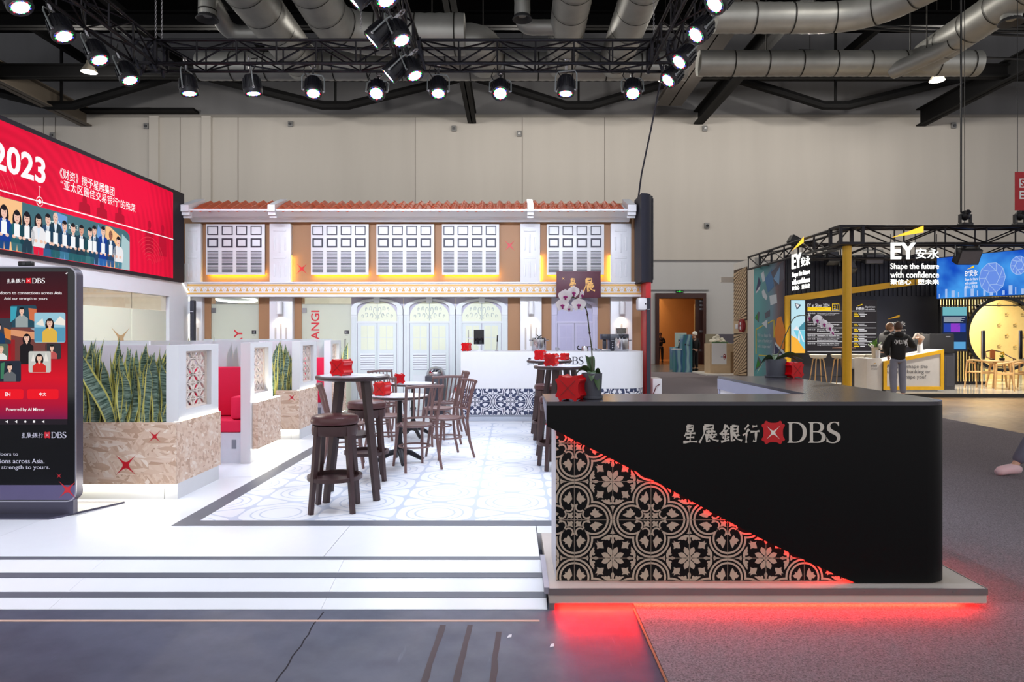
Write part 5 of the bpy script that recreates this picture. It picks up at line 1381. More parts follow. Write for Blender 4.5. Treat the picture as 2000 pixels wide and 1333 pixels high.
# ---------------------------------------------------------------- snake plants
def leaf_material():
    m = bpy.data.materials.new('banded_green_leaf'); m.use_nodes = True; nt = m.node_tree; b = nt.nodes['Principled BSDF']
    tc = nd(nt, 'ShaderNodeTexCoord'); mp = nd(nt, 'ShaderNodeMapping'); mp.inputs['Scale'].default_value = (6, 6, 34)
    nt.links.new(tc.outputs['Object'], mp.inputs[0])
    nz = nd(nt, 'ShaderNodeTexNoise'); nz.inputs['Scale'].default_value = 2.2; nz.inputs['Detail'].default_value = 5; nt.links.new(mp.outputs[0], nz.inputs['Vector'])
    cr = nd(nt, 'ShaderNodeValToRGB'); cr.color_ramp.elements[0].position = .38; cr.color_ramp.elements[0].color = rgb(44, 72, 58)
    cr.color_ramp.elements[1].position = .62; cr.color_ramp.elements[1].color = rgb(146, 170, 152)
    nt.links.new(nz.outputs['Fac'], cr.inputs[0]); nt.links.new(cr.outputs[0], b.inputs['Base Color']); b.inputs['Roughness'].default_value = .35
    MATS['leaf'] = m
    return m
mat_leaf = leaf_material(); mat_leafy = M('yellow_leaf_margin', (226, 216, 118), .4, var=.1)
LEAVES = []
rnd = random.Random(5)
for k in range(7):
    mb = MB(); H = rnd.uniform(.52, .74); Wd = rnd.uniform(.036, .050); bend = rnd.uniform(-.06, .10); tw = rnd.uniform(-1.0, 1.0); n = 10
    for i in range(n+1):
        t_ = i/n; w_ = Wd*(.72+.9*t_-1.2*t_**3)*min(1, (1-t_)*5+.02) if t_ < 1 else .0008
        a = tw*t_; cx0 = bend*t_*t_+.015*math.sin(6*t_+k); cy0 = .02*math.sin(4*t_)
        for u in (-1, -.76, 0, .76, 1):
            x = u*w_; dpt = .35*w_*(1-u*u)
            mb.v.append((cx0+x*math.cos(a)-dpt*math.sin(a), cy0+x*math.sin(a)+dpt*math.cos(a), H*t_))
    for i in range(n):
        for c_ in range(4):
            mb.f.append([i*5+c_, i*5+c_+1, (i+1)*5+c_+1, (i+1)*5+c_]); mb.m.append(1 if c_ in (0, 3) else 0)
    LEAVES.append(mb.mesh('leaf', [mat_leaf, mat_leafy], True, 80))
def snake_plant(x, y, z, nl, lab, grp, sc=1.0, spread=.085):
    e = E('snake_plant', lab, 'plant', (x, y, z), group=grp)
    for k in range(nl):
        a = rnd.uniform(0, 2*PI); r_ = rnd.uniform(.01, spread)
        inst(rnd.choice(LEAVES), 'leaf', e, (r_*math.cos(a), r_*math.sin(a)*.7, -.02), (rnd.uniform(-.10, .10), rnd.uniform(-.13, .13), rnd.uniform(-.5, .5)), [sc*rnd.uniform(.85, 1.12)]*3)
    return e
names = ['snake plant at the far right of the first planter, beside the lattice', 'snake plant second from the lattice in the first planter', 'snake plant third from the lattice in the first planter', 'snake plant fourth from the lattice in the first planter',
         'snake plant fifth from the lattice in the first planter', 'snake plant sixth from the lattice in the first planter', 'snake plant in the first planter just behind the kiosk edge', 'snake plant in the first planter hidden mostly by the kiosk']
for k in range(8):
    snake_plant(-3.18-k*.135+rnd.uniform(-.02, .02), 6.17+rnd.uniform(-.08, .1), .765, 9, names[k], 'snake plants in the first planter')
e = snake_plant(-3.66, 6.04, .765, 0, 'single long snake plant leaf leaning left in the first planter', 'snake plants in the first planter')
inst(LEAVES[0], 'leaf', e, (.12, 0, -.02), (.1, -.42, .2), (1.25, 1.25, 1.1))
n3 = ['snake plant in the second planter nearest its lattice', 'snake plant in the middle of the second planter', 'snake plant at the left of the second planter']
for k in range(3): snake_plant(-3.16-k*.16, 9.58+rnd.uniform(-.05, .06), .765, 9, n3[k], 'snake plants in the second planter', 1.02)
MBp = ['snake plant behind the hazy glass of the near booth, nearest the aisle', 'snake plant behind the hazy glass of the near booth, second from the aisle', 'snake plant behind the hazy glass of the near booth, third from the aisle', 'snake plant behind the hazy glass of the near booth, fourth from the aisle', 'snake plant behind the hazy glass of the near booth, fifth from the aisle']
for k in range(5): snake_plant(-3.16-k*.28, 8.40, .80, 5, MBp[k], 'snake plants behind the hazy glass', .98)
snake_plant(-3.0, 8.52, .80, 4, 'snake plant spilling past the edge of the middle lattice partition', 'snake plants behind the hazy glass', 1.0, .05)
for k in range(3): snake_plant(-3.0-k*.3, 11.76, .80, 5, ('snake plant at the facade end beyond the last partition', 'snake plant behind the far booth glass, near the aisle', 'snake plant behind the far booth glass, away from the aisle')[k], 'snake plants behind the hazy glass', .95)
# white pebbles on the first planter's soil
pb = MB()
for k in range(170):
    x = rnd.uniform(-4.3, -2.96); r_ = rnd.uniform(.009, .017)
    pb.ell((x, rnd.uniform(5.965, 6.3), .768+rnd.uniform(0, .008)), (r_, r_*.9, r_*.75), 6, 4)
o = pb.build('pebbles', M('pale_pebbles', (196, 190, 182), .7, var=.25, scale=40), p1, w=True); o['kind'] = 'stuff'
# ================================================================ furniture on the deck
mat_wood = M('dark_walnut', (58, 40, 40), .38, var=.22, scale=18)
mat_wood2 = M('dark_walnut_red', (60, 38, 38), .35, var=.2, scale=18)
mat_bent = M('bent_mauve_brown_wood', (112, 82, 78), .38, var=.15, scale=18)
mat_leath = M('brown_leather', (74, 40, 40), .3, var=.12)
mat_ttop = M('white_table_top', (226, 228, 236), .25, var=.02)
mat_iron = M('black_cast_iron', (26, 26, 32), .45, .3)
def make_stool():
    e = E('bar_stool', 'x', 'bar stool', group='round leather bar stools')
    MB().lathe([(0, .70), (.17, .70), (.192, .712), (.196, .735), (.188, .762), (.165, .775), (0, .782)], (0, 0, 0), 28).build('seat_cushion', mat_leath, e)
    MB().lathe([(.15, .62), (.182, .62), (.186, .66), (.182, .698), (0, .698)], (0, 0, 0), 28).build('apron', mat_wood2, e)
    for k in range(4):
        a = PI/4+k*PI/2; c_, s_ = math.cos(a), math.sin(a)
        MB().bar((.165*c_, .165*s_, .69), (.232*c_, .232*s_, 0), .042, .042, up=(c_, s_, 0), w1=.034, h1=.034).build('leg', mat_wood2, e, smooth=False)
    MB().lathe([(.196, .255), (.222, .255), (.222, .285), (.196, .285), (.196, .255)], (0, 0, 0), 32).build('foot_ring', mat_wood2, e)
    return e
def make_hightable():
    e = E('high_table', 'x', 'high table', group='round high tables')
    MB().lathe([(0, 1.035), (.30, 1.035), (.322, 1.045), (.325, 1.065), (.318, 1.074), (.285, 1.074)], (0, 0, 0), 36).build('table_top', mat_wood, e)
    MB().lathe([(.286, 1.073), (.284, 1.0755), (0, 1.0755)], (0, 0, 0), 36).build('white_inlay', mat_ttop, e)
    for k in range(4):
        a = PI/4+k*PI/2; c_, s_ = math.cos(a), math.sin(a)
        MB().bar((.155*c_, .155*s_, 1.036), (.30*c_, .30*s_, 0), .065, .045, up=(c_, s_, 0), w1=.05, h1=.038).build('leg', mat_wood, e, smooth=False)
    MB().lathe([(0, .535), (.185, .535), (.19, .545), (.19, .56), (0, .56)], (0, 0, 0), 28).build('shelf', mat_wood, e)
    return e
def make_table():
    e = E('round_table', 'x', 'table', group='round cafe tables with iron foot')
    MB().lathe([(0, .725), (.31, .725), (.332, .732), (.334, .75), (.326, .757), (.315, .757)], (0, 0, 0), 36).build('table_rim', mat_wood, e)
    MB().lathe([(.316, .756), (.314, .7585), (0, .7585)], (0, 0, 0), 36).build('white_top', mat_ttop, e)
    MB().lathe([(.075, .10), (.05, .13), (.032, .16), (.045, .20), (.03, .24), (.028, .36), (.042, .40), (.03, .43), (.026, .70), (.07, .724), (0, .724)], (0, 0, 0), 16).build('column', mat_iron, e)
    for k in range(4):
        a = .3+k*PI/2; c_, s_ = math.cos(a), math.sin(a)
        MB().tube([(.03*c_, .03*s_, .13), (.12*c_, .12*s_, .11), (.21*c_, .21*s_, .055), (.265*c_, .265*s_, .025)], [.034, .03, .024, .022], 8).build('foot', mat_iron, e)
    return e
def make_chair():
    """bentwood cafe chair facing +Y"""
    e = E('cafe_chair', 'x', 'chair', group='bentwood cafe chairs')
    MB().lathe([(0, .445), (.175, .445), (.195, .452), (.197, .468), (.188, .474), (.16, .468), (0, .464)], (0, .02, 0), 28).build('seat', mat_bent, e)
    for sx in (-1, 1):
        MB().tube([(sx*.205, -.25, 0), (sx*.188, -.195, .20), (sx*.178, -.168, .42), (sx*.180, -.180, .55), (sx*.192, -.225, .75), (sx*.205, -.272, .905)], [.015, .017, .018, .017, .016, .015], 8).build('back_post', mat_bent, e)
        MB().tube([(sx*.17, .195, 0), (sx*.155, .165, .22), (sx*.14, .14, .446)], [.014, .017, .019], 8).build('front_leg', mat_bent, e)
        MB().tube([(sx*.178, -.17, .44), (sx*.20, -.10, .50), (sx*.196, -.03, .46)], .010, 6).build('side_brace', mat_bent, e)
    MB().tube([(-.215, -.270, .885), (-.11, -.288, .893), (0, -.295, .896), (.11, -.288, .893), (.215, -.270, .885)], .0165, 8).build('crest_rail', mat_bent, e)
    MB().tube([(-.180, -.178, .56), (-.09, -.198, .563), (0, -.205, .564), (.09, -.198, .563), (.180, -.178, .56)], .012, 6).build('lower_rail', mat_bent, e)
    for k in range(5):
        x = -.12+.06*k
        MB().tube([(x*.8, -.202+abs(x)*.06, .564), (x*.9, -.24+abs(x)*.05, .70), (x*1.05, -.285+abs(x)*.06, .89)], [.009, .0105, .008], 6).build('spindle', mat_bent, e)
    MB().ring((0, .0, .235), .168, .010, 28, 6).build('stretcher_ring', mat_bent, e)
    return e
stool0, ht0, tb0, ch0 = make_stool(), make_hightable(), make_table(), make_chair()
used = set()
def put(proto, x, y, rz, lab, z=DK+.004):
    if proto.name in used: o = copy_tree(proto)
    else: o = proto; used.add(proto.name)
    o.location = (x, y, z); o.rotation_euler = (0, 0, rz); o['label'] = lab
    return o
put(ht0, -1.416, 6.07, .18, 'dark wooden high table with a red crest box, at the front of the deck')
put(ht0, .575, 7.98, .3, 'dark wooden high table just behind the counter orchid, nearer one')
put(ht0, .533, 9.73, .1, 'dark wooden high table nearer the bar, farther behind the counter')
put(stool0, -1.455, 5.61, .1, 'leather bar stool standing foremost on the deck, before the high table')
put(stool0, -1.45, 6.80, .25, 'leather bar stool behind the front high table')
put(stool0, .49, 7.35, .2, 'leather bar stool before the near high table at right')
put(stool0, .49, 9.15, .1, 'leather bar stool before the far high table at right')
put(stool0, .70, 8.62, .4, 'leather bar stool between the two high tables at right')
put(tb0, -1.26, 7.65, 0, 'white-topped round cafe table with iron foot, nearer of two')
put(tb0, -1.39, 9.60, .2, 'white-topped round cafe table with iron foot, farther of two')
def face(x, y, fx, fy, lab): put(ch0, x, y, math.atan2(fy, fx)-PI/2, lab)
face(-1.05, 7.38, -.5, .85, 'bentwood chair with its back to the camera, at the near cafe table')
face(-.76, 8.02, -.85, -.53, 'bentwood chair at the right of the near cafe table, turned sideways')
face(-1.50, 8.22, .5, -.86, 'bentwood chair behind the near cafe table, facing the camera')
face(-1.82, 7.45, .98, .2, 'bentwood chair at the left of the near cafe table, hidden by the high table')
face(-.97, 9.05, -.5, .85, 'bentwood chair with its back to the camera, at the far cafe table')
face(-.93, 9.85, -.95, -.25, 'bentwood chair at the right of the far cafe table')
face(-1.78, 10.0, .7, -.7, 'bentwood chair behind the far cafe table at left')
face(-1.85, 9.3, .9, .3, 'bentwood chair at the left of the far cafe table')

# ---- red crest-shaped acrylic boxes
mat_acr = M('glossy_red_acrylic', (196, 0, 12), .25, var=.03, spec=.3)
def make_crest(r=.07):
    e = E('crest_box', 'x', 'ornament', group='red crest-shaped boxes')
    pr = crest(0, r, r)
    MB().prism(pr, 'XZ', -r+.006, r-.006).build('body', mat_acr, e, ang=60)
    x_ = MB()
    for sg in (-1, 1): x_.bar((-r*.62, -r-.001, r-sg*r*.62), (r*.62, -r-.001, r+sg*r*.62), .003, .004, up=(0, 1, 0))
    x_.build('cross_crease', M('dark_red_crease', (140, 4, 14), .3), e)
    pr2 = crest(0, r, r*1.04)
    MB().prism(pr2, 'XZ', -r, -r+.0062).build('front_plate', mat_acr, e, ang=60); MB().prism(pr2, 'XZ', r-.0062, r).build('back_plate', mat_acr, e, ang=60)
    return e
cb0 = make_crest()
def crestbox(x, y, z, rz, s_, lab):
    o = put(cb0, x, y, -rz, lab, z+.003*s_); o.scale = (s_, s_, s_)
TZ = DK+.004+1.0755; TZ2 = DK+.004+.7585
crestbox(X_(667, 6.0), 6.0, TZ, .35, 1.0, 'red crest-shaped box on the front high table')
crestbox(X_(747, 7.6), 7.6, TZ2, .3, 1.05, 'red crest-shaped box on the near cafe table')
crestbox(X_(780, 9.5), 9.5, TZ2, -.3, .95, 'red crest-shaped box on the far cafe table')
crestbox(X_(1077, 7.85), 7.85, TZ, .35, 1.0, 'red crest-shaped box on the near high table behind the counter')
crestbox(X_(1055, 9.75), 9.75, TZ, .35, 1.0, 'red crest-shaped box on the far high table behind the counter')
crestbox(X_(1103, 9.62), 9.62, TZ, .6, .7, 'small red crest-shaped box half hidden on the far high table')
crestbox(X_(911, 11.6), 11.6, BT, .25, 1.0, 'red crest-shaped box on the left end of the serving bar')
crestbox(X_(1115.5, 4.06), 4.06, CT, .38, 1.02, 'large red crest-shaped box at the front left of the black counter')
crestbox(X_(1547, 6.2), 6.2, CT, -.35, .98, 'red crest-shaped box beside the orchid pot on the counter return')
# small flat menu cards lying on tables
for k, (x, y, z, r_) in enumerate(((-1.35, 6.1, TZ, .3), (-1.2, 7.55, TZ2, .1), (-1.3, 9.55, TZ2, .2), (.68, 7.9, TZ, .1))):
    o = MB().box(-.06, -.04, 0, .06, .04, .002).build('menu_card', M('pale_card', (206, 208, 216), .5), org=(0, 0, 0)); o.location = (x, y, z); o.rotation_euler = (0, 0, r_)
    tag(o, ('pale card lying on the front high table', 'pale card lying on the near cafe table', 'pale card lying on the far cafe table', 'pale card lying on the near high table at right')[k], 'card', 'pale table cards')

# ---- orchids in grey pots
mat_pot = M('dark_grey_pot', (84, 86, 96), .55); mat_ol = M('orchid_leaf', (62, 84, 52), .3, var=.2); mat_pet = frost('orchid_petal', (250, 246, 248)); mat_lip = M('orchid_lip', (150, 20, 110), .5); mat_stem = M('orchid_stem', (70, 72, 44), .5)
def petal(mb, L, W, ang, cup=.25):
    """rounded petal lying in the XZ plane, growing outwards at ang"""
    n = 6; c_, s_ = math.cos(ang), math.sin(ang); o = len(mb.v); rows = []
    for i in range(n+1):
        t_ = i/n; w_ = W*math.sin(PI*min(1, .12+.86*t_)**.8)**.7 if i < n else W*.25
        row = []
        for u in (-1, -.5, 0, .5, 1):
            r_ = L*t_; x = r_*c_-u*w_*s_; z = r_*s_+u*w_*c_
            row.append((x, -cup*L*(t_*t_*.5)*(.6) - cup*W*.35*(u*u) + .0, z))
        rows.append(row)
    mb.add([p for r_ in rows for p in r_], [(i*5+k, i*5+k+1, (i+1)*5+k+1, (i+1)*5+k) for i in range(n) for k in range(4)])
pm, sm_, lm = MB(), MB(), MB()
for a in (.25, PI-.25): petal(pm, .048, .034, a)
for a in (PI/2, -PI/2+.62, -PI/2-.62): petal(sm_, .044, .019, a, .15)
lm.ell((0, -.012, -.008), (.008, .012, .012), 8, 6); lm.ell((0, -.016, -.022), (.006, .008, .010), 8, 6); lm.ell((-.009, -.012, -.006), (.006, .007, .007), 6, 5); lm.ell((.009, -.012, -.006), (.006, .007, .007), 6, 5)
bl_pet, bl_sep, bl_lip = pm.mesh('petals', mat_pet, True, 80), sm_.mesh('sepals', mat_pet, True, 80), lm.mesh('lip', mat_lip)
def orchid(x, y, z, pr, ph, stem, leaves, blooms, lab, lab2):
    e = E('plant_pot', lab2, 'plant pot', (x, y, z), group='grey orchid pots')
    MB().lathe([(0, .008), (pr*.86, .008), (pr*.9, .014), (pr, ph), (pr*.93, ph), (pr*.9, ph-.02), (0, ph-.02)], (0, 0, 0), 32).build('pot', mat_pot, e)
    MB().lathe([(0, 0), (pr*.95, 0), (pr*1.06, .004), (pr*1.08, .018), (pr*1.03, .018), (pr*.98, .008), (0, .008)], (0, 0, 0), 32).build('saucer', mat_pot, e)
    MB().lathe([(0, ph-.012), (pr*.89, ph-.019)], (0, 0, 0), 24).build('soil', MATS['dark_soil'], e)
    o = E('orchid', lab, 'orchid', (x, y, z+ph-.02), group='white orchids')
    pts = smooth_path([Vector(p) for p in stem], .12, 5)
    MB().tube(pts, [.0042]*len(pts), 6).build('flower_stem', mat_stem, o)
    for k in (len(pts)//3, len(pts)//2): MB().ell(tuple(pts[k]), (.007, .007, .009), 6, 5).build('stem_node', M('dark_node', (60, 30, 36), .5), o)
    MB().tube([(stem[0][0]+.005, stem[0][1]+.004, 0), (stem[1][0]-.004, stem[1][1]+.004, stem[1][2]*.9)], .0022, 5).build('support_wire', MATS['black_cable'], o)
    for (ax, ay, L, W, lift, droop) in leaves:
        d_ = Vector((ax, ay, 0)).normalized(); sd = Vector((-d_.y, d_.x, -.9*d_.x*abs(d_.x))).normalized(); mb = MB(); n = 9
        for i in range(n+1):
            t_ = i/n; w_ = W*math.sin(PI*(.1+.88*t_))**.6 if i < n else .002
            c_ = d_*(L*t_)+Vector((0, 0, .005+lift*math.sin(PI*.5*min(1, t_*1.6))-droop*t_**2.2))
            for u in (-1, -.5, 0, .5, 1): mb.v.append(tuple(c_+sd*(u*w_)+Vector((0, 0, abs(u)*w_*.35))))
        for i in range(n):
            for k in range(4): mb.f.append([i*5+k, i*5+k+1, (i+1)*5+k+1, (i+1)*5+k]); mb.m.append(0)
        mb.build('orchid_leaf', mat_ol, o, ang=80)
    for (bx, by, bz, yaw, tilt, s_) in blooms:
        f = bpy.data.objects.new('bloom', bl_pet); COL.objects.link(f); f.parent = o; f.location = (bx, by, bz); f.rotation_euler = (tilt, 0, yaw); f.scale = [s_*.76]*3
        inst(bl_sep, 'sepals', f, (0, .004, 0)); inst(bl_lip, 'lip', f)
    return o
oy = 4.14; k_ = oy/FPX; ox = X_(1156, oy)
def rel(px, py): return (X_(px, oy)-ox, 0, Z_(py, oy)-(CT+.135))
orchid(ox, oy, CT, .063, .155, [(0, 0, 0), rel(1157, 690), rel(1150, 640), rel(1146, 603), rel(1130, 585), rel(1105, 575)],
       [(-1, -.3, .13, .026, .06, .09), (-.2, .5, .05, .032, .11, .0), (-.15, -1, .08, .026, .04, .07), (.4, -1, .085, .028, .03, .115), (.9, .6, .07, .022, .04, .05)],
       [(rel(1096.5, 597)[0], -.06, rel(0, 597)[2], .15, -.1, 1.12), (rel(1103, 579)[0], -.03, rel(0, 579)[2], .1, .15, 1.2), (rel(1119, 571)[0], -.01, rel(0, 571)[2], .45, .2, 1.15), (rel(1129, 596)[0], -.05, rel(0, 596)[2], -.12, -.05, 1.2), (rel(1136, 575)[0], .03, rel(0, 575)[2], 1.1, .2, .9), (rel(1113, 602)[0], .03, rel(0, 602)[2], -.6, .4, .8)],
       'white orchid with purple lips rising tall from the pot on the black counter', 'dark grey pot with saucer beside the large red box on the counter')
oy = 6.25; ox = X_(1515.5, oy)
def rel2(px, py): return (X_(px, oy)-ox, 0, Z_(py, oy)-(CT+.145))
orchid(ox, oy, CT, .092, .165, [(0, 0, 0), rel2(1521, 690), rel2(1533, 657), rel2(1550, 620), rel2(1568, 615), rel2(1590, 622), rel2(1612, 640)],
       [(1, -.15, .24, .030, .07, .06), (1, -.5, .20, .028, .06, .08), (-1, -.3, .20, .026, .05, .16), (-.5, -1, .12, .026, .05, .04), (.3, 1, .16, .028, .07, .05), (-.9, .5, .13, .026, .05, .08)],
       [(rel2(1579, 621)[0], 0, rel2(0, 621)[2], .9, .1, 1.2), (rel2(1592, 625)[0], -.03, rel2(0, 625)[2], .3, .1, 1.35), (rel2(1604, 633)[0], -.04, rel2(0, 633)[2], .4, .0, 1.35), (rel2(1615, 640)[0], -.04, rel2(0, 640)[2], .5, .1, 1.3), (rel2(1621, 650)[0], -.03, rel2(0, 650)[2], .7, -.2, 1.1), (rel2(1600, 622)[0], .03, rel2(0, 622)[2], -.3, .4, 1.1)],
       'white orchid arching to the right over the counter return', 'lilac grey pot with saucer on the counter return')

# ---- things on the serving bar
mat_ss = M('polished_steel', (200, 200, 206), .14, 1.0)
def stockpot(px, w_px, py_top, lab, y=11.62):
    x = X_(px, y); r_ = w_px*y/FPX/2; h = Z_(py_top, y)-BT
    e = E('stock_pot', lab, 'stock pot', (x, y, BT))
    MB().lathe([(0, 0), (r_*.96, 0), (r_, .02), (r_, h), (r_*1.03, h), (r_*1.03, h-.01)], (0, 0, 0), 28).build('pot', mat_ss, e)
    MB().lathe([(r_, h), (r_*.9, h+.015), (0, h+.03)], (0, 0, 0), 28).build('lid', mat_ss, e)
    for sg in (-1, 1): MB().tube([(sg*r_, -.04, h*.86), (sg*(r_+.04), -.03, h*.88), (sg*(r_+.04), .03, h*.88), (sg*r_, .04, h*.86)], .008, 6).build('handle', mat_ss, e)
    MB().tube([(-.04, 0, h+.07), (0, 0, h+.03), (.05, 0, h+.06)], .009, 6).build('lid_handle', mat_iron, e)
stockpot(1052.5, 28, 662, 'steel stock pot with lid in the middle of the serving bar')
stockpot(1213.5, 29, 662, 'steel stock pot before the coffee machine on the serving bar', 11.55)
y = 11.6
e = E('tablet_stand', 'black tablet on a white stand on the serving bar', 'tablet', (X_(936, y), y, BT))
MB().lathe([(0, 0), (.075, 0), (.075, .008), (.02, .014), (.012, .03), (.012, .12), (0, .12)], (0, 0, 0), 18).build('stand', mat_white, e)
MB().cbox(X_(925.5, y), y-.03, Z_(673, y), X_(945.5, y), y-.015, Z_(644.5, y), .006).build('tablet', M('black_glass', (10, 10, 14), .08), e, w=True)
MB().box(-.03, -.016, .09, .03, 0, .16).build('holder', mat_white, e)
e = E('tap_stand', 'thin steel rod with a white clamp beside the tablet', 'stand', (X_(914, y), y+.1, BT))
MB().cyl((0, 0, 0), (0, 0, .36), .006, n=8).build('rod', mat_ss, e); MB().cyl((0, 0, 0), (0, 0, .01), .05, n=14).build('foot', mat_white, e); MB().cyl((0, 0, .215), (.085, 0, .215), .010, n=8).build('clamp_arm', mat_white, e)
e = E('ladle', 'black-handled steel ladle standing on the bar', 'ladle', (X_(970, y), y, BT))
MB().tube([(0, 0, .0), (.01, 0, .16)], .008, 8).build('shaft', mat_ss, e); MB().tube([(.01, 0, .16), (.016, 0, .27)], .012, 8).build('grip', mat_iron, e); MB().lathe([(0, 0), (.03, 0), (.03, .02), (0, .02)], (0, 0, 0), 12).build('cup', mat_ss, e)
e = E('kettle', 'small steel gooseneck kettle on the bar behind the orchid stem', 'kettle', (X_(1142, y), y, BT))
MB().lathe([(0, 0), (.065, 0), (.062, .04), (.05, .085), (0, .09)], (0, 0, 0), 20).build('body', mat_ss, e); MB().tube([(-.05, 0, .02), (-.11, 0, .03), (-.13, 0, .07), (-.10, 0, .085)], .012, 8).build('spout', mat_iron, e); MB().tube([(.05, 0, .075), (.11, 0, .08), (.12, 0, .03)], .008, 6).build('handle', mat_iron, e)
e = E('coffee_machine', 'black coffee machine with clear bean hopper on the serving bar', 'coffee machine', (X_(1205, y), y+.15, BT))
def bx_(a, b_, c_, d_, y0, y1): return MB().cbox(X_(a, y), y0, Z_(c_, y), X_(b_, y), y1, Z_(d_, y), .012)
bx_(1192, 1229, 686, 653, y+.03, y+.36).build('body', M('black_appliance', (36, 38, 50), .35), e, w=True)
bx_(1176, 1194, 664, 653, y+.03, y+.30).build('spout_head', MATS['black_appliance'], e, w=True)
bx_(1179, 1186, 682, 664, y+.08, y+.16).build('brew_nozzle', MATS['black_appliance'], e, w=True)
bx_(1176, 1194, 686, 683, y+.03, y+.30).build('drip_tray', mat_ss, e, w=True)
hb = MB().lathe([(.075, 0), (.085, .085), (.088, .085), (.078, 0)], (X_(1217, y), y+.2, Z_(652.6, y)), 20); hb.build('bean_hopper', M('smoked_clear', (120, 116, 108), .15, alpha=.7), e, w=True)
MB().lathe([(0, 0), (.088, 0), (.088, .012), (0, .014)], (X_(1217, y), y+.2, Z_(652.6, y)+.085), 20).build('hopper_lid', mat_iron, e, w=True)
for k in range(3): bx_(1196, 1198, 672+k*4, 670+k*4, y+.024, y+.032).build('button', mat_tw, e, w=True)
for k, (px, r_, h) in enumerate(((1160, .03, .05), (1168, .035, .04), (1088, .03, .06))):
    e = E('steel_cup', ('small steel cup beside the kettle', 'wide steel cup left of the coffee machine', 'small steel cup right of the middle stock pot')[k], 'cup', (X_(px, 11.6), 11.6, BT), group='small steel cups on the bar')
    MB().lathe([(0, 0), (r_*.8, 0), (r_, h), (r_*.93, h), (r_*.7, .006), (0, .006)], (0, 0, 0), 16).build('bowl', mat_ss, e); MB().tube([(r_*.9, 0, h*.8), (r_+.025, 0, h*.7), (r_*.85, 0, h*.25)], .005, 6).build('handle', mat_ss, e)
# chafing dome, extinguisher and plinth beyond the tables
y = 12.3
e = E('serving_stand', 'dark cabinet carrying a steel dome beyond the tables', 'cabinet', (X_(848, y), y, DK))
MB().cbox(X_(830, y), y, DK, X_(866, y), y+.5, Z_(735, y), .01).build('cabinet', M('black_appliance', (36, 38, 50), .35), e, w=True)
e = E('serving_dome', 'shiny steel serving dome behind the chairs', 'dome', (X_(848, y), y+.25, Z_(735, y)))
MB().lathe([(.17, 0), (.175, .015), (.165, .06), (.14, .11), (.09, .15), (0, .168)], (0, 0, 0), 28).build('dome', mat_ss, e); MB().lathe([(0, 0), (.185, 0), (.185, .008), (0, .01)], (0, 0, 0), 28).build('tray', mat_ss, e)
y = 11.75
e = E('white_plinth', 'low white plinth left of the serving bar', 'plinth', (X_(889, y), y, DK))
MB().cbox(X_(880, y), y, DK, X_(899, y), y+.4, Z_(769, y), .008).build('block', mat_white, e, w=True)
e = E('fire_extinguisher', 'small red fire extinguisher on the plinth left of the bar', 'extinguisher', (X_(893, y), y+.15, Z_(769, y)))
MB().lathe([(0, 0), (.045, 0), (.047, .01), (.047, .08), (.03, .10), (.015, .11), (0, .11)], (0, 0, 0), 16).build('cylinder', M('extinguisher_red', (196, 20, 26), .3), e); MB().tube([(0, 0, .11), (0, 0, .13), (.03, 0, .15)], .010, 6).build('valve', mat_iron, e); MB().tube([(0, 0, .13), (-.04, 0, .12), (-.05, 0, .06)], .006, 6).build('hose', mat_iron, e)
# ================================================================ lighting rig and hall roof
mat_rig = M('black_painted_truss', (30, 28, 34), .35, .6)
mat_lamp = M('black_lamp_body', (22, 22, 28), .45)
mat_ali = M('bare_aluminium', (170, 168, 172), .3, .9)
def truss(p0, p1, w, h, lab, step=.62, nm='lighting_truss', mat=None, tube_r=.026):
    """box truss: four chords and zig-zag braces; p0, p1 are the ends of the bottom centre line"""
    mat = mat or mat_rig
    p0, p1 = Vector(p0), Vector(p1); d = (p1-p0); L = d.length; d.normalize(); sd = d.cross(Vector((0, 0, 1))).normalized()
    e = E(nm, lab, 'truss', tuple(p0))
    c = [sd*(-w/2), sd*(w/2), sd*(w/2)+Vector((0, 0, h)), sd*(-w/2)+Vector((0, 0, h))]
    for q in c: MB().cyl(q, q+d*L, tube_r, n=10).build('chord', mat, e)
    n = max(2, round(L/step)); s_ = L/n
    ang = math.atan2(d.y, d.x)
    def brace(a, b_):
        MB().cyl(a, b_, tube_r*.55, n=6).build('brace', mat, e)
    for i in range(n):
        a0, a1 = d*(i*s_), d*((i+1)*s_)
        for (f, g) in ((0, 3), (1, 2)):
            if i % 2: brace(c[f]+a0, c[g]+a1)
            else: brace(c[g]+a0, c[f]+a1)
            brace(c[f]+a1, c[g]+a1)
        if i % 2: brace(c[0]+a0, c[1]+a1); brace(c[3]+a0, c[2]+a1)
        else: brace(c[1]+a0, c[0]+a1); brace(c[2]+a0, c[3]+a1)
    return e
RZ = 6.0; RY = 11.15; RXL, RXC, RXR = -6.0, -1.7, 2.47
truss((RXL+.2, RY+.17, RZ), (RXC-.2, RY+.17, RZ), .34, .38, 'black lighting truss across the stand, left of the lamp cluster')
truss((RXC+.2, RY+.17, RZ), (RXR-.2, RY+.17, RZ), .34, .38, 'black lighting truss across the stand, right of the lamp cluster')
truss((RXL, 4.2, RZ), (RXL, RY-.02, RZ), .34, .38, 'black lighting truss running back along the left edge of the stand')
truss((RXC, 4.2, RZ), (RXC, RY-.02, RZ), .34, .38, 'black lighting truss running back over the middle of the stand')
truss((RXR, 4.2, RZ), (RXR, RY-.02, RZ), .34, .38, 'black lighting truss running back along the right edge of the stand')
truss((RXL+.2, 4.0, RZ), (RXR-.2, 4.0, RZ), .34, .38, 'black lighting truss across the front of the stand above the view')  # unseen truss added to carry the front lamps
lbl = {RXL: 'left', RXC: 'middle', RXR: 'right'}
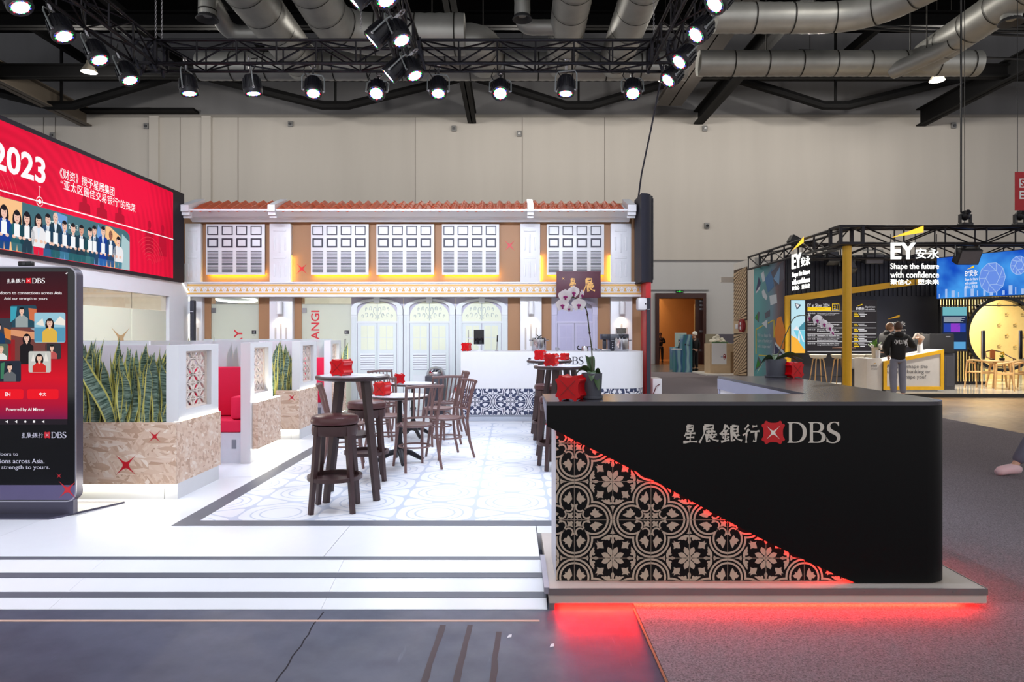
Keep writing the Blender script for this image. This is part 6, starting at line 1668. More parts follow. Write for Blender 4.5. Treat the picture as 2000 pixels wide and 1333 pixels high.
for x in (RXL, RXC, RXR):
    e = E('truss_corner', 'black %s corner block joining the lighting trusses' % lbl[x], 'truss corner', (x, RY+.17, RZ))
    mb = MB(); a = .19
    for sx in (-a, a):
        for sy_ in (-a, a): mb.bar((sx, sy_, -.02), (sx, sy_, .40), .04)
    for z in (0, .38):
        for s_ in (-a, a): mb.bar((-a, s_, z), (a, s_, z), .04); mb.bar((s_, -a, z), (s_, a, z), .04)
    mb.build('block_frame', mat_rig, e, smooth=False)
    cl = MB()
    rn = random.Random(int(x*10))
    for k in range(7):
        yy = rn.uniform(-.2, .2); xx = rn.uniform(-.22, .22)
        cl.tube([(xx, yy, .42), (xx+rn.uniform(-.1, .1), yy-.1, .2), (xx+rn.uniform(-.1, .1), yy-.05, rn.uniform(-.15, .0)), (xx+rn.uniform(-.1, .1), yy, .05)], .022, 6)
    cl.build('cable_bundle', M('dark_cable_cloth', (36, 36, 46), .8), e)
# hoist chains
for k, (px, y_, lab) in enumerate(((304, RY, 'left one of the steel hoist chains over the left truss corner'), (316, RY, 'right one of the steel hoist chains over the left truss corner'), (705, RY-.4, 'steel hoist chain over the middle lamp cluster'), (1277, RY, 'steel hoist chain over the right truss corner'))):
    mb = MB(); x = X_(px, y_)
    z = RZ+.4
    i = 0
    while z < 12.0:
        mb.tube([(x+(.012 if i % 2 else 0)*math.cos(a), y_+(0 if i % 2 else .012)*math.cos(a), z+.022*math.sin(a)) for a in [2*PI*q/6 for q in range(6)]], .004, 4, closed=True); z += .036; i += 1
    tag(mb.build('hoist_chain', mat_ali), lab, 'chain', 'hoist chains')
# stage lamps: one built, the rest copied
def make_lamp():
    e = E('stage_lamp', 'x', 'stage lamp', (0, 0, 0), group='stage lamps on the truss')
    MB().lathe([(0, .23), (.08, .225), (.10, .19), (.112, .06), (.116, 0), (.108, -.014), (.092, -.004), (0, -.004)], (0, 0, 0), 20).build('body', mat_lamp, e)
    f = MB()
    for k in range(14):
        a = 2*PI*k/14; f.bar((.108*math.cos(a), .108*math.sin(a), .05), (.098*math.cos(a), .098*math.sin(a), .18), .010, .028, up=(math.cos(a), math.sin(a), 0))
    f.build('cooling_fins', mat_lamp, e, smooth=False)
    MB().tube([(-.138, 0, .04), (-.138, 0, .25), (-.11, 0, .30), (.11, 0, .30), (.138, 0, .25), (.138, 0, .04)], .009, 6).build('yoke', M('grey_metal', (150, 156, 156), .4), e)
    MB().cyl((-.13, 0, .04), (-.09, 0, .04), .016, n=8).build('pivot_knob', mat_ali, e); MB().cyl((.09, 0, .04), (.13, 0, .04), .016, n=8).build('pivot_knob', mat_ali, e)
    c = MB().bar((0, 0, .30), (0, 0, .40), .03); c.tube([(.035*math.cos(a), 0, .43+.035*math.sin(a)) for a in [2*PI*q/10 for q in range(10)]], .010, 6, closed=True)
    c.build('clamp', mat_ali, e)
    MB().lathe([(0, -.0055), (.074, -.0055), (.076, -.004)], (0, 0, 0), 24).build('lens', EM('lamp_lens_white', (226, 232, 255), 8.0), e)
    d = MB(); mats = [EM('led_red', (255, 40, 60), 5.0), EM('led_green', (40, 255, 90), 5.0), EM('led_blue', (60, 70, 255), 5.0)]
    for k in range(12):
        a = 2*PI*k/12; d.k = k % 3; d.ell((.080*math.cos(a), .080*math.sin(a), -.005), (.0085, .0085, .004), 6, 4)
    d.build('led_ring', mats, e)
    MB().tube([(.06, 0, .22), (.12, .05, .30), (.08, .1, .42), (.02, .03, .43)], .007, 5).build('power_cable', M('black_cable', (24, 24, 26), .5), e)
    return e
lamp0 = make_lamp(); first = [True]
def lamp(x, y, z, aim, lab, watt=1.0, spread=1.15):
    """z is the lens height; the lamp hangs over it"""
    o = lamp0 if first[0] else copy_tree(lamp0); first[0] = False
    o['label'] = lab; o.scale = (1.3, 1.3, 1.3)
    dv = Vector(aim)-Vector((x, y, z)); dv.normalize()
    o.location = (x, y, z); o.rotation_mode = 'QUATERNION'; o.rotation_quaternion = (-dv).to_track_quat('Z', 'X')
    o.rotation_mode = 'XYZ'; e_ = (-dv).to_track_quat('Z', 'Y').to_euler(); o.rotation_euler = e_
    if watt > 0:
        ld = bpy.data.lights.new('stage_beam', 'SPOT'); ld.energy = PAR_WATT*watt; ld.color = (.76, .83, 1.0); ld.spot_size = spread; ld.spot_blend = .7; ld.shadow_soft_size = .08
        lo = bpy.data.objects.new('stage_beam', ld); COL.objects.link(lo); lo.parent = o; lo.location = (0, 0, -.03)
LZ = 5.56
ordn = ['first', 'second', 'third', 'fourth', 'fifth', 'sixth', 'seventh', 'eighth']
fr = [(370, .6, (-4.6, 11.2, 0)), (495, .5, (-3.6, 11.6, 0)), (612, .7, (-2.6, 9.2, 0)), (735, .9, (-1.9, 6.6, 0)), (856, .7, (-1.0, 9.0, 0)), (977, .9, (-.2, 7.0, 0)), (1105, .5, (.7, 10.6, 0)), (1236, .9, (1.6, 7.6, 0))]
for k, (px, w_, aim) in enumerate(fr): lamp(X_(px, RY+.15), RY+.15, LZ, aim, 'black stage lamp, %s from the left along the cross truss' % ordn[k], w_)
for k, (x_, y_) in enumerate(((-6.0, 8.33), (-6.0, 9.14), (-6.0, 9.93), (-6.0, 10.72))): lamp(x_, y_, LZ, (-3.2, y_-.6, 0), 'black stage lamp, %s along the left side truss counted from the camera' % ordn[k], 1.0)
for k, (x_, y_) in enumerate(((2.45, 8.25), (2.45, 9.1), (2.45, 10.0), (2.45, 10.72))): lamp(x_, y_, LZ, (-2.2, y_-1.6, .5), 'black stage lamp, %s along the right side truss counted from the camera' % ordn[k], 1.7)
for k, y_ in enumerate((8.15, 9.27, 10.53)):
    for sx in (-.2, .2): lamp(RXC+sx, y_, LZ, (-6.0, y_, 1.7) if sx < 0 else (RXC+2.6, y_-1.4, 0), 'black stage lamp in the middle cluster, %s pair, %s one' % (('top', 'centre', 'lowest')[k], 'left' if sx < 0 else 'right'), 1.6 if sx < 0 else .9)
for k in range(8): lamp(RXL+.6+k*1.03, 4.15, LZ, (RXL+.8+k*1.0, 12.6, 2.5), 'added black stage lamp on the unseen front truss above the view, %s from the left' % ordn[k], 3.4, .8)  # unseen lamps added above the view to light the facade
for k, (x_, y_) in enumerate(((-6, 5.4), (-6, 6.8), (2.45, 5.4), (2.45, 6.8))): lamp(x_, y_, LZ, (x_*.45, y_+.6, 0), 'black stage lamp near the front on the %s side truss, %s one' % ('left' if x_ < 0 else 'right', 'nearer' if y_ < 6 else 'farther'), 1.0)
for k, aim in enumerate(((-5.0, 5.0, .1), (-3.9, 6.0, .7), (-2.7, 5.4, .1), (-1.5, 5.0, .1), (-.3, 4.8, .1), (1.2, 4.2, 1.1))): lamp(RXL+1.1+k*1.03, 3.85, LZ, aim, 'added black stage lamp on the outer side of the unseen front truss, %s from the left' % ordn[k], 1.1, 1.15)  # unseen second row added to brighten planter, counter and near deck
# steel rope from the right truss corner down to the facade end
tag(MB().tube([(X_(1297, RY), RY, RZ), (X_(1272, 11.8), 11.8, Z_(250, 11.8)), (X_(1253, 12.4), 12.4, Z_(340, 12.4)), (X_(1246, 12.6), 12.6, Z_(392, 12.6))], .016, 6).build('hanging_cable', M('dark_cable', (44, 44, 52), .5)), 'dark cable running from the right truss corner down to the facade end', 'cable')

# ---------------------------------------------------------------- ducts
def duct_mat():
    m = bpy.data.materials.new('ribbed_duct_metal'); m.use_nodes = True; nt = m.node_tree; b = nt.nodes['Principled BSDF']
    tc = nd(nt, 'ShaderNodeTexCoord'); nz = nd(nt, 'ShaderNodeTexNoise'); nz.inputs['Scale'].default_value = 1.3; nz.inputs['Detail'].default_value = 6
    nt.links.new(tc.outputs['Object'], nz.inputs['Vector'])
    cr = nd(nt, 'ShaderNodeValToRGB'); cr.color_ramp.elements[0].color = rgb(156, 156, 150); cr.color_ramp.elements[1].color = rgb(212, 212, 206)
    nt.links.new(nz.outputs['Fac'], cr.inputs[0]); nt.links.new(cr.outputs[0], b.inputs['Base Color']); b.inputs['Metallic'].default_value = .5; b.inputs['Roughness'].default_value = .45
    MATS['duct'] = m
    return m
mat_duct = duct_mat(); mat_seam = M('dark_duct_seam', (52, 50, 46), .6, .4)
def duct(pts, r, lab, rad=1.3, seam=1.1, bell=False):
    pth = smooth_path(pts, rad)
    e = E('air_duct', lab, 'air duct', tuple(pth[0]), group='silver air ducts under the hall roof')
    # fine ribs: small radius steps along straight runs
    fine = [pth[0]]
    for i in range(1, len(pth)):
        d_ = (pth[i]-pth[i-1]).length; n = max(1, int(d_/.14))
        for k in range(1, n+1): fine.append(pth[i-1]+(pth[i]-pth[i-1])*k/n)
    rr = [r*(1.0 if i % 2 else .978) for i in range(len(fine))]
    MB().tube(fine, rr, 24).build('duct_skin', mat_duct, e, w=True, ang=80)
    acc = 0; 
    for i in range(1, len(fine)-1):
        acc += (fine[i]-fine[i-1]).length
        if acc > seam:
            acc = 0; d_ = (fine[i+1]-fine[i-1]).normalized()
            MB().tube([fine[i]-d_*.02, fine[i]+d_*.02], r*1.02, 24, caps=False).build('seam_ring', mat_seam, e, w=True)
    for q in (fine[len(fine)//4], fine[3*len(fine)//4]): MB().cyl(q+Vector((0, 0, r)), (q.x, q.y, 17.45), .02, n=6).build('hanger_rod', mat_seam, e, w=True)
    if bell:
        q = pth[-1]; MB().lathe([(r*.9, .1), (r*1.0, 0), (r*1.25, -.08), (r*1.22, -.1), (r*.7, -.02), (0, .04)], tuple(q), 20).build('outlet_bell', M('dark_grey_bell', (60, 60, 62), .6), e, w=True)
HZD = 10.5
duct([(-6.87, 14, HZD), (-6.87, 22.4, HZD)], .60, 'straight silver duct behind the cross truss, leftmost large one')
duct([(-5.16, 14, HZD), (-5.16, 20.3, HZD), (-1.4, 20.3, HZD)], .60, 'silver duct bending right above the lamp cluster')
duct([(-3.2, 21.2, HZD+.1), (-.9, 21.2, HZD+.1), (-.9, 22.4, HZD+.1)], .62, 'short silver duct elbow just right of the lamp cluster')
duct([(1.61, 14, HZD), (1.61, 22.4, HZD)], .52, 'straight silver duct in the middle of the roof')
duct([(3.36, 14, HZD), (3.36, 22.4, HZD)], .52, 'straight silver duct just right of the middle one')
duct([(1.4, 19.6, HZD-.1), (.3, 19.6, HZD-.1), (.3, 19.6, HZD+.5), (.28, 18.6, HZD+.45), (.28, 18.6, HZD-.25)], .22, 'small vertical air outlet left of the middle duct', .4, 3, True)
duct([(-6.6, 19.8, HZD-.2), (-8.2, 19.8, HZD-.2), (-8.3, 18.6, HZD+.35), (-8.3, 18.6, HZD-.25)], .24, 'small vertical air outlet left of the large ducts', .4, 3, True)
duct([(6.0, 20.2, HZD+.45), (10.4, 20.2, HZD+.45), (11.6, 17.5, HZD+.45), (11.6, 12, HZD+.45)], .44, 'silver duct at right that turns towards the top edge')
duct([(13.6, 22.4, HZD+.2), (13.6, 12, HZD+.2)], .5, 'silver duct running back at the far right')
duct([(12.6, 22.6, HZD-.2), (13.4, 21.0, HZD-.1), (13.6, 18.6, HZD+.2), (13.6, 18.6, HZD-.35)], .26, 'small silver duct with outlet at the far right', .5, 2, True)
duct([(6.2, 22.7, HZD+.1), (15.5, 22.7, HZD+.1)], .42, 'horizontal silver duct behind the others at right')
duct([(-10.4, 22.7, HZD), (5.8, 22.7, HZD)], .46, 'horizontal pale duct seen behind the cross truss')
# ---------------------------------------------------------------- roof steel
mat_beam = M('black_steel_beam', (12, 12, 13), .7, spec=.15)
mat_beamg = M('grey_brown_steel_beam', (88, 80, 70), .6, .2)
def ibeam(p0, p1, w, h, lab, mat=None, nm='roof_beam'):
    p0, p1 = Vector(p0), Vector(p1); e = E(nm, lab, 'beam', tuple(p0), group='steel roof beams'); up = Vector((0, 0, h/2-.03))
    m = mat or mat_beam
    MB().bar(p0, p1, .05, h).build('web', m, e, w=True, smooth=False)
    MB().bar(p0+up, p1+up, w, .06).build('flange', m, e, w=True, smooth=False); MB().bar(p0-up, p1-up, w, .06).build('flange', m, e, w=True, smooth=False)
BZ = 13.0
ibeam((-2.1, 18, BZ), (-2.1, 35.9, BZ), .45, .6, 'black roof beam running back left of the middle')
ibeam((9.8, 18, BZ), (9.8, 35.9, BZ), .5, .7, 'black roof beam running back right of the lighting rig')
ibeam((-22.4, 20, BZ), (-22.4, 35.9, BZ), .6, .9, 'pale grey-brown roof beam at the far left', mat_beamg)
ibeam((21.5, 18, BZ), (21.5, 35.9, BZ), .5, .9, 'black roof beam at the far right')
ibeam((7.6, 18, BZ-.2), (7.6, 33, BZ-.2), 1.2, .3, 'wide dark catwalk beam right of the lighting rig', M('dark_brown_catwalk', (52, 46, 42), .7))
for k, (y_, z_) in enumerate(((22.0, BZ+.1), (25.0, BZ+.1), (29.6, BZ), (33.6, BZ+1.4))):
    ibeam((-30, y_, z_), (30, y_, z_), .4, .55, 'black cross beam under the roof, %s from the camera' % ordn[k])
for k in range(12):
    x = -26+k*4.7
    tag(MB().bar((x, 20, 15.3), (x, 35.9, 15.3), .25, .4).build('roof_joist', mat_beam), 'slim black joist up under the dark roof, %s from the left' % ('first second third fourth fifth sixth seventh eighth ninth tenth eleventh twelfth'.split()[k]), 'beam', 'slim roof joists')
def vbrace(xa, xm, xb, lab):
    Y = 33.0; e = E('roof_brace', lab, 'brace', (xm, Y, Z_(208, Y)), group='sagging roof braces')
    MB().tube([(xa, Y, Z_(152, Y)), ((xa+xm)/2, Y, Z_(182, Y)), (xm-.6, Y, Z_(206, Y)), (xm+.6, Y, Z_(206, Y)), ((xb+xm)/2, Y, Z_(182, Y)), (xb, Y, Z_(152, Y))], .22, 8).build('tube', mat_beam, e, w=True)
    MB().bar((xm, Y, Z_(206, Y)), (xm, Y, 17), .1).build('strut', mat_beam, e, w=True)
vbrace(X_(410, 33), X_(655, 33), X_(900, 33), 'black sagging roof brace left of the middle')
vbrace(X_(930, 33), X_(1130, 33), X_(1340, 33), 'black sagging roof brace over the middle')
vbrace(X_(1430, 33), X_(1632, 33), X_(1880, 33), 'black sagging roof brace at right')
vbrace(X_(-120, 33), X_(120, 33), X_(330, 33), 'black sagging roof brace at left')
struct('trim_11', MB().box(X_(165, BW), BW-.7, Z_(224, BW), X_(390, BW), BW-.05, Z_(219, BW)), mat_beam, smooth=False)
tag(MB().tube([(X_(165, BW), BW-.4, Z_(221, BW)), (X_(300, BW), BW-.5, Z_(219, BW)), (X_(330, BW), BW-.5, Z_(221, BW))], .08, 6).build('wall_pipe', mat_seam), 'dark pipe along the ledge at the top left of the wall', 'pipe')
for k, (py, z_) in enumerate(((97, 10.9), (104, 10.9), (150, 11.2))):
    Y = (z_-CAMZ)*FPX/(HORY-py-12)
    tag(MB().tube([(X_(1560, Y), Y, Z_(py-60+k*4, Y)), (X_(1760, Y), Y, Z_(py-44, Y)), (X_(2060, Y), Y, Z_(py-32, Y))], .04, 6).build('roof_cable', MATS['black_cable']), ('upper', 'middle', 'lower')[k] + ' black cable strung under the ducts at right', 'cable', 'black cables under the right ducts')
# thin drop pipes on the wall
# ---------------------------------------------------------------- high-bay lamps of the hall
def highbay(px, py, lab, z=12.3, watt=1.0):
    Y = (z-CAMZ)*FPX/(HORY-py); x = X_(px, Y)
    e = E('highbay_lamp', lab, 'ceiling lamp', (x, Y, z), group='warm high-bay lamps under the roof')
    MB().lathe([(.30, 0), (.28, .06), (.17, .26), (.11, .34), (.10, .46), (0, .48)], (0, 0, 0), 18).build('shade', M('pale_lamp_shade', (186, 176, 156), .4), e)
    MB().lathe([(0, .02), (.28, .02)], (0, 0, 0), 18).build('diffuser', EM('warm_lamp_glow', (255, 226, 170), 4.0), e)
    MB().cyl((0, 0, .46), (0, 0, 17.4-z), .015, n=6).build('rod', mat_seam, e)
    if watt:
        ld = bpy.data.lights.new('highbay_light', 'POINT'); ld.energy = HALL_WATT*watt; ld.color = (1.0, .94, .86); ld.shadow_soft_size = .25
        lo = bpy.data.objects.new('highbay_light', ld); COL.objects.link(lo); lo.parent = e; lo.location = (0, 0, -.02)
highbay(174, 141, 'warm high-bay lamp glowing beside the left truss lamps')
highbay(455, 150, 'warm high-bay lamp behind the left half of the cross truss', watt=.8)
highbay(768, 140, 'warm high-bay lamp half hidden behind the lamp cluster', watt=.8)
highbay(1020, 152, 'warm high-bay lamp behind the right half of the cross truss')
highbay(1300, 157, 'warm high-bay lamp behind the right truss corner', watt=.8)
highbay(1582, 131, 'warm high-bay lamp under the right ducts, left one')
highbay(1858, 133, 'warm high-bay lamp under the right ducts, right one')
highbay(1830, 158, 'small distant high-bay lamp beneath the right ducts', 12.2, .5)
for k, (x, y_) in enumerate(((-14, 14), (-5, 1), (6, 2), (14, 10), (22, 20), (10, 16))):
    e_ = (HORY-(12.3-CAMZ))
    highbay(1000+FPX*x/max(y_, 1), HORY-(12.3-CAMZ)*FPX/max(y_, 1), 'warm high-bay lamp above the view, %s of the row over the aisles' % ordn[k], watt=.2)
# ================================================================ the yellow and navy stand at right, and what lies beyond
EXL, EY0, EZ = 8.35, 17.05, .10
mat_yel = M('signal_yellow', (236, 180, 18), .4); mat_navyw = M('navy_black_wall', (24, 26, 40), .5, var=.1); mat_ash = M('pale_ash_wood', (222, 176, 116), .45, var=.12, scale=14)
mat_shell = M('cream_shell', (236, 228, 208), .4); mat_grille = M('charcoal_cabinet', (62, 62, 70), .5)
pf = E('stand_platform', 'low white platform of the yellow and navy stand', 'platform', (15, 16.9, 0), kind='structure')
MB().box(EXL-.05, 16.92, 0, 27, 24.2, EZ).build('platform_top', M('glossy_white_floor', (226, 220, 210), .12), pf, w=True, smooth=False)
MB().box(EXL-.06, 16.9, 0, 27, 16.92, EZ+.002).build('front_edge', M('black_edge', (22, 22, 24), .4), pf, w=True, smooth=False)
tz0 = Z_(478, EY0)
truss((EXL+.3, EY0, tz0), (26, EY0, tz0), .42, .42, 'black box truss across the front of the yellow and navy stand', 1.05, 'stand_truss', None, .035)
truss((EXL, EY0+.3, tz0), (EXL, 23.5, tz0), .42, .42, 'black box truss along the left side of the yellow and navy stand', 1.05, 'stand_truss', None, .035)
truss((EXL+.3, 20.3, tz0), (26, 20.3, tz0), .42, .42, 'black box truss across the back of the yellow and navy stand', 1.05, 'stand_truss', None, .035)
e = E('truss_corner', 'black perforated corner block above the yellow pole', 'truss corner', (EXL, EY0, tz0))
mb = MB()
for sx in (-.27, .27):
    for sy_ in (-.27, .27): mb.bar((sx, sy_, -.02), (sx, sy_, .44), .07)
for z in (.0, .42):
    mb.box(-.3, -.3, z-.03, .3, -.2, z+.03); mb.box(-.3, .2, z-.03, .3, .3, z+.03); mb.box(-.3, -.2, z-.03, -.2, .2, z+.03); mb.box(.2, -.2, z-.03, .3, .2, z+.03)
mb.build('block_frame', mat_rig, e, smooth=False)
e = E('yellow_pole', 'round yellow pole holding the truss corner of the right stand', 'pole', (EXL+.02, EY0, EZ))
MB().cyl((0, 0, 0), (0, 0, tz0-.04-EZ), .105, n=24).build('pole', mat_yel, e); MB().cyl((0, 0, 0), (0, 0, .012), .2, n=24).build('foot_plate', mat_rig, e)
# ---- lit signs
ew2 = EM('sign_white', (255, 255, 246), 2.2); ey2 = EM('sign_yellow', (255, 196, 60), 1.6)
def ey_sign(o, u, lab):
    e = E('lit_sign', lab, 'sign', tuple(o)); cv = Canvas(o, u, (0, 0, 1), e, .004)
    s_ = 1.19/94.0
    def R(a, b_, c_, d_): return ((a-1739)*s_, (557-d_)*s_, (b_-1739)*s_, (557-c_)*s_)
    def tx(body, r_, bold): cv.text('lettering', body, *r_, ew2, 1, bold=bold, depth=.03)
    tx('EY', R(1740, 1788, 475, 507), .02); tx('\u5b89\u6c38', R(1788, 1833, 486, 506), .004); tx('Shape the future', R(1739, 1833, 515, 529), .004); tx('with confidence', R(1739, 1833, 531, 543), .004); tx('\u805a\u4fe1\u5fc3', R(1739, 1779, 546, 556), .004); tx('\u5851\u672a\u6765', R(1792, 1833, 546, 556), .004)
    cv.polys('yellow_beam', [([R(1741, 0, 0, 465)[:2], R(1803, 0, 0, 455)[:2], R(1803, 0, 0, 442)[:2]], ey2)], 2)
    back = MB()
    for x in (.02, .35, .62, 1.15):
        a = cv.pt(x, -.02, -6); b_ = cv.pt(x, 1.25, -6); back.bar(tuple(a), tuple(b_), .012)
    for z in (.05, .19, .36, .66): back.bar(tuple(cv.pt(.02, z, -6)), tuple(cv.pt(1.15, z, -6)), .010)
    back.build('sign_frame', mat_rig, e, w=True, smooth=False)
    return e
ey_sign(Vector((X_(1739, 16.75), 16.75, Z_(557, 16.75))), (1, 0, 0), 'glowing white lettered sign with slogan hung on the front truss of the right stand')
ey_sign(Vector((EXL-.3, 19.62, Z_(569, 19.6))), (0, -1, 0), 'glowing white lettered sign with slogan on the left side truss, seen at an angle')
# ---- back wall with its screen
WY = 20.85
e = E('stand_wall', 'navy stand wall with slanting yellow frame behind the bar stools', 'wall', (10.7, WY, EZ), kind='structure')
x0, x1 = EXL+.02, X_(1834, WY)
MB().box(x0, WY, EZ, x1, WY+.2, 4.0).build('wall_panel', mat_navyw, e, w=True, smooth=False)
xx = x0+.05
while xx < x1-.05:
    MB().box(xx, WY-.03, 2.75, xx+.06, WY, 3.95).build('rib', mat_navyw, e, w=True, smooth=False); xx += .14
fy = WY-.07
def wp(px, py): return (X_(px, fy), Z_(py, fy))
MB().prism([wp(1534, 760), wp(1545, 760), wp(1545, 590), wp(1660, 574), wp(1800, 555), wp(1800, 544), wp(1660, 562), wp(1534, 578)], 'XZ', fy, WY).build('yellow_frame', mat_yel, e, w=True, smooth=False)
sc_ = E('schedule_screen', 'wide dark schedule screen on the navy wall listing talks', 'screen', (X_(1628, WY), WY, Z_(691, WY)))
sy_ = WY-.1
def q(px, py): return (X_(px, sy_), Z_(py, sy_))
MB().box(q(1544, 0)[0], sy_, q(0, 691)[1], q(1713, 0)[0], WY, q(0, 586)[1]).build('screen_case', M('black_plastic', (20, 20, 22), .4), sc_, w=True, smooth=False)
cv = Canvas((0, sy_, 0), (1, 0, 0), (0, 0, 1), sc_, .004)
def QR(name, a, b_, c_, d_, m, layer=1): return cv.rect(name, q(a, 0)[0], q(0, d_)[1], q(b_, 0)[0], q(0, c_)[1], m, layer)
QR('display', 1572, 1712, 587, 690, EM('schedule_dark', (34, 30, 36), 1.0))
QR('art_strip', 1545, 1572, 587, 690, EM('art_sky', (190, 228, 240), 1.0))
sw = EM('schedule_white', (235, 232, 236), 1.0); syl = EM('schedule_yellow', (250, 206, 30), 1.0)
cv.polys('art_shapes', [([q(1545, 690), q(1572, 690), q(1572, 672), q(1545, 655)], EM('art_orange', (250, 180, 60), 1.0)), ([q(1552, 592), q(1565, 596), q(1556, 606)], EM('art_dark', (60, 70, 90), 1.0)), ([q(1554, 593.5), q(1561, 596), q(1556.5, 603)], sw),
    ([q(1572, 628), q(1560, 640), q(1558, 645), q(1572, 645)], EM('art_teal', (70, 140, 160), 1.0)), ([q(1550, 645), q(1572, 646), q(1572, 684), q(1560, 668)], EM('art_cyan', (120, 205, 225), 1.0)), ([q(1549, 645), q(1556, 637), q(1562, 646)], sw), ([q(1560, 646), q(1562, 646), q(1571, 668), q(1568, 668)], sw), ([q(1560, 646), q(1561, 646), q(1562, 668), q(1558, 664)], sw)], 2)
cv.text('lettering', 'EY at Sibos 2024', q(1577, 0)[0], q(0, 600)[1], q(1620, 0)[0], q(0, 593.5)[1], sw, 2, bold=.005)
QR('yellow_bar', 1577, 1623, 600.5, 608, syl, 2)
cv.text('lettering', 'Happening TODAY', q(1579, 0)[0], q(0, 606)[1], q(1611, 0)[0], q(0, 602)[1], EM('bar_text', (190, 140, 10), 1.0), 3)
cv.polys('date_box', [([q(1625, 607.5), q(1639, 607.5), q(1639, 593.5), q(1625, 593.5)], syl), ([q(1626, 606.6), q(1638, 606.6), q(1638, 594.4), q(1626, 594.4)], MATS['schedule_dark'])], 2)
cv.text('lettering', '21', q(1628, 0)[0], q(0, 603.5)[1], q(1635, 0)[0], q(0, 598)[1], syl, 3.3, bold=.01)
cv.text('lettering', 'Monday', q(1627.5, 0)[0], q(0, 597.4)[1], q(1636.5, 0)[0], q(0, 595.4)[1], sw, 3.3); cv.text('lettering', 'October', q(1627.5, 0)[0], q(0, 606)[1], q(1636.5, 0)[0], q(0, 604)[1], sw, 3.3)
cv.text('lettering', 'EY\u5b89\u6c38', q(1672, 0)[0], q(0, 606)[1], q(1688, 0)[0], q(0, 600)[1], sw, 2, bold=.02); cv.text('lettering', 'Shape the future\nwith confidence', q(1690, 0)[0], q(0, 606)[1], q(1709, 0)[0], q(0, 598)[1], sw, 2)
cv.polys('yellow_beam', [([q(1673, 598.5), q(1684, 596.5), q(1684, 594)], syl)], 2)
for y0 in (608, 630, 641, 653, 659, 668, 687): QR('rule', 1577, 1711, y0-.5, y0+.4, sw, 2)
rows = [(611, '09:30-10:15', 'Industry session: A world-wide payments\nnew model for global payments?'), (633, '10:30-10:50', 'Opportunities and challenges\ninnovations under the'), (643, '11:00-11:30', 'Panel: Banking\nFuture of money'), (654.5, '12:00-12:15', 'Generative AI discussion live'), (661, '13:00-13:15', 'Exhibitor stage session: Enhance ESG\nManagement, Invest Green Future'), (670, '16:15-17:00', 'EY-led plenary stage session: Climate\nchange resilience and about impacts')]
for y0, t_, b_ in rows:
    cv.text('lettering', t_, q(1577.5, 0)[0], q(0, y0+2.6)[1], q(1592, 0)[0], q(0, y0)[1], sw, 2, bold=.01)
    n_ = b_.count('\n')+1
    cv.text('lettering', b_, q(1596, 0)[0], q(0, y0+2.9*n_)[1], q(1639, 0)[0], q(0, y0)[1], sw, 2, bold=.01)
    for k in range(3 if y0 in (611, 670) else 2):
        QR('name_line', 1648, 1655, y0+k*3, y0+k*3+1.6, sw, 2); QR('name_line', 1668, 1674+(k*7) % 5, y0+k*3, y0+k*3+1.6, syl, 2); QR('name_line', 1676+(k*7) % 5, 1688+(k*5) % 9, y0+k*3, y0+k*3+1.4, sw, 2)
cvw2 = Canvas((0, WY, 0), (1, 0, 0), (0, 0, 1), e, .01)
cvw2.polys('yellow_beam', [([(X_(1733, WY), Z_(624, WY)), (X_(1757, WY), Z_(620, WY)), (X_(1757, WY), Z_(615, WY))], mat_yel)])
cvw2.text('lettering', 'EY\u5b89\u6c38', X_(1736, WY), Z_(638, WY), X_(1768, WY), Z_(628, WY), MATS['print_white'], bold=.02)
cvw2.text('lettering', 'Shape the future\nwith confidence', X_(1740, WY), Z_(653, WY), X_(1769, WY), Z_(642, WY), MATS['print_white'])
# ---- poster on the outer left side
PX = EXL-.02
e = E('side_poster', 'tall teal and orange crystal poster on the left flank of the right stand', 'poster', (PX, 22, EZ))
pm_ = bpy.data.materials.new('poster_gradient'); pm_.use_nodes = True; nt = pm_.node_tree; bs = nt.nodes['Principled BSDF']
tc = nd(nt, 'ShaderNodeTexCoord'); nz = nd(nt, 'ShaderNodeTexNoise'); nz.inputs['Scale'].default_value = .9; nz.inputs['Detail'].default_value = 1
sp = nd(nt, 'ShaderNodeSeparateXYZ'); nt.links.new(tc.outputs['Generated'], sp.inputs[0]); nt.links.new(tc.outputs['Object'], nz.inputs['Vector'])
ad = nd(nt, 'ShaderNodeMath', operation='MULTIPLY_ADD'); ad.inputs[1].default_value = .35; nt.links.new(nz.outputs['Fac'], ad.inputs[0]); nt.links.new(sp.outputs[1], ad.inputs[2])
cr = nd(nt, 'ShaderNodeValToRGB'); cr.color_ramp.elements[0].position = .12; cr.color_ramp.elements[0].color = rgb(44, 46, 66); cr.color_ramp.elements[1].position = 1.0; cr.color_ramp.elements[1].color = rgb(96, 168, 172)
for p_, c_ in ((.34, (120, 96, 100)), (.55, (110, 140, 160)), (.75, (96, 150, 158))): cr.color_ramp.elements.new(p_).color = rgb(*c_)
nt.links.new(ad.outputs[0], cr.inputs[0]); nt.links.new(cr.outputs[0], bs.inputs['Base Color']); bs.inputs['Roughness'].default_value = .5
MB().box(PX-.02, 20.86, EZ, PX+.02, 23.45, 3.86).build('panel', pm_, e, w=True, smooth=False)
cv = Canvas((PX-.02, 0, 0), (0, -1, 0), (0, 0, 1), e, .004)
def pw_(px, py):
    Y = -PX*0+ (PX-.02)*FPX/(px-1000.0); return (-Y, Z_(py, Y))
def pp(name, pts, m, layer=1): return cv.polys(name, [([pw_(*p) for p in pts], m)], layer)
cg, cgr, cw_, cdk, cor = M('poster_green', (40, 140, 30), .5), M('poster_grey', (88, 88, 104), .5), M('poster_white', (206, 214, 222), .5), M('poster_indigo', (44, 44, 92), .5), M('poster_orange', (236, 138, 40), .5)
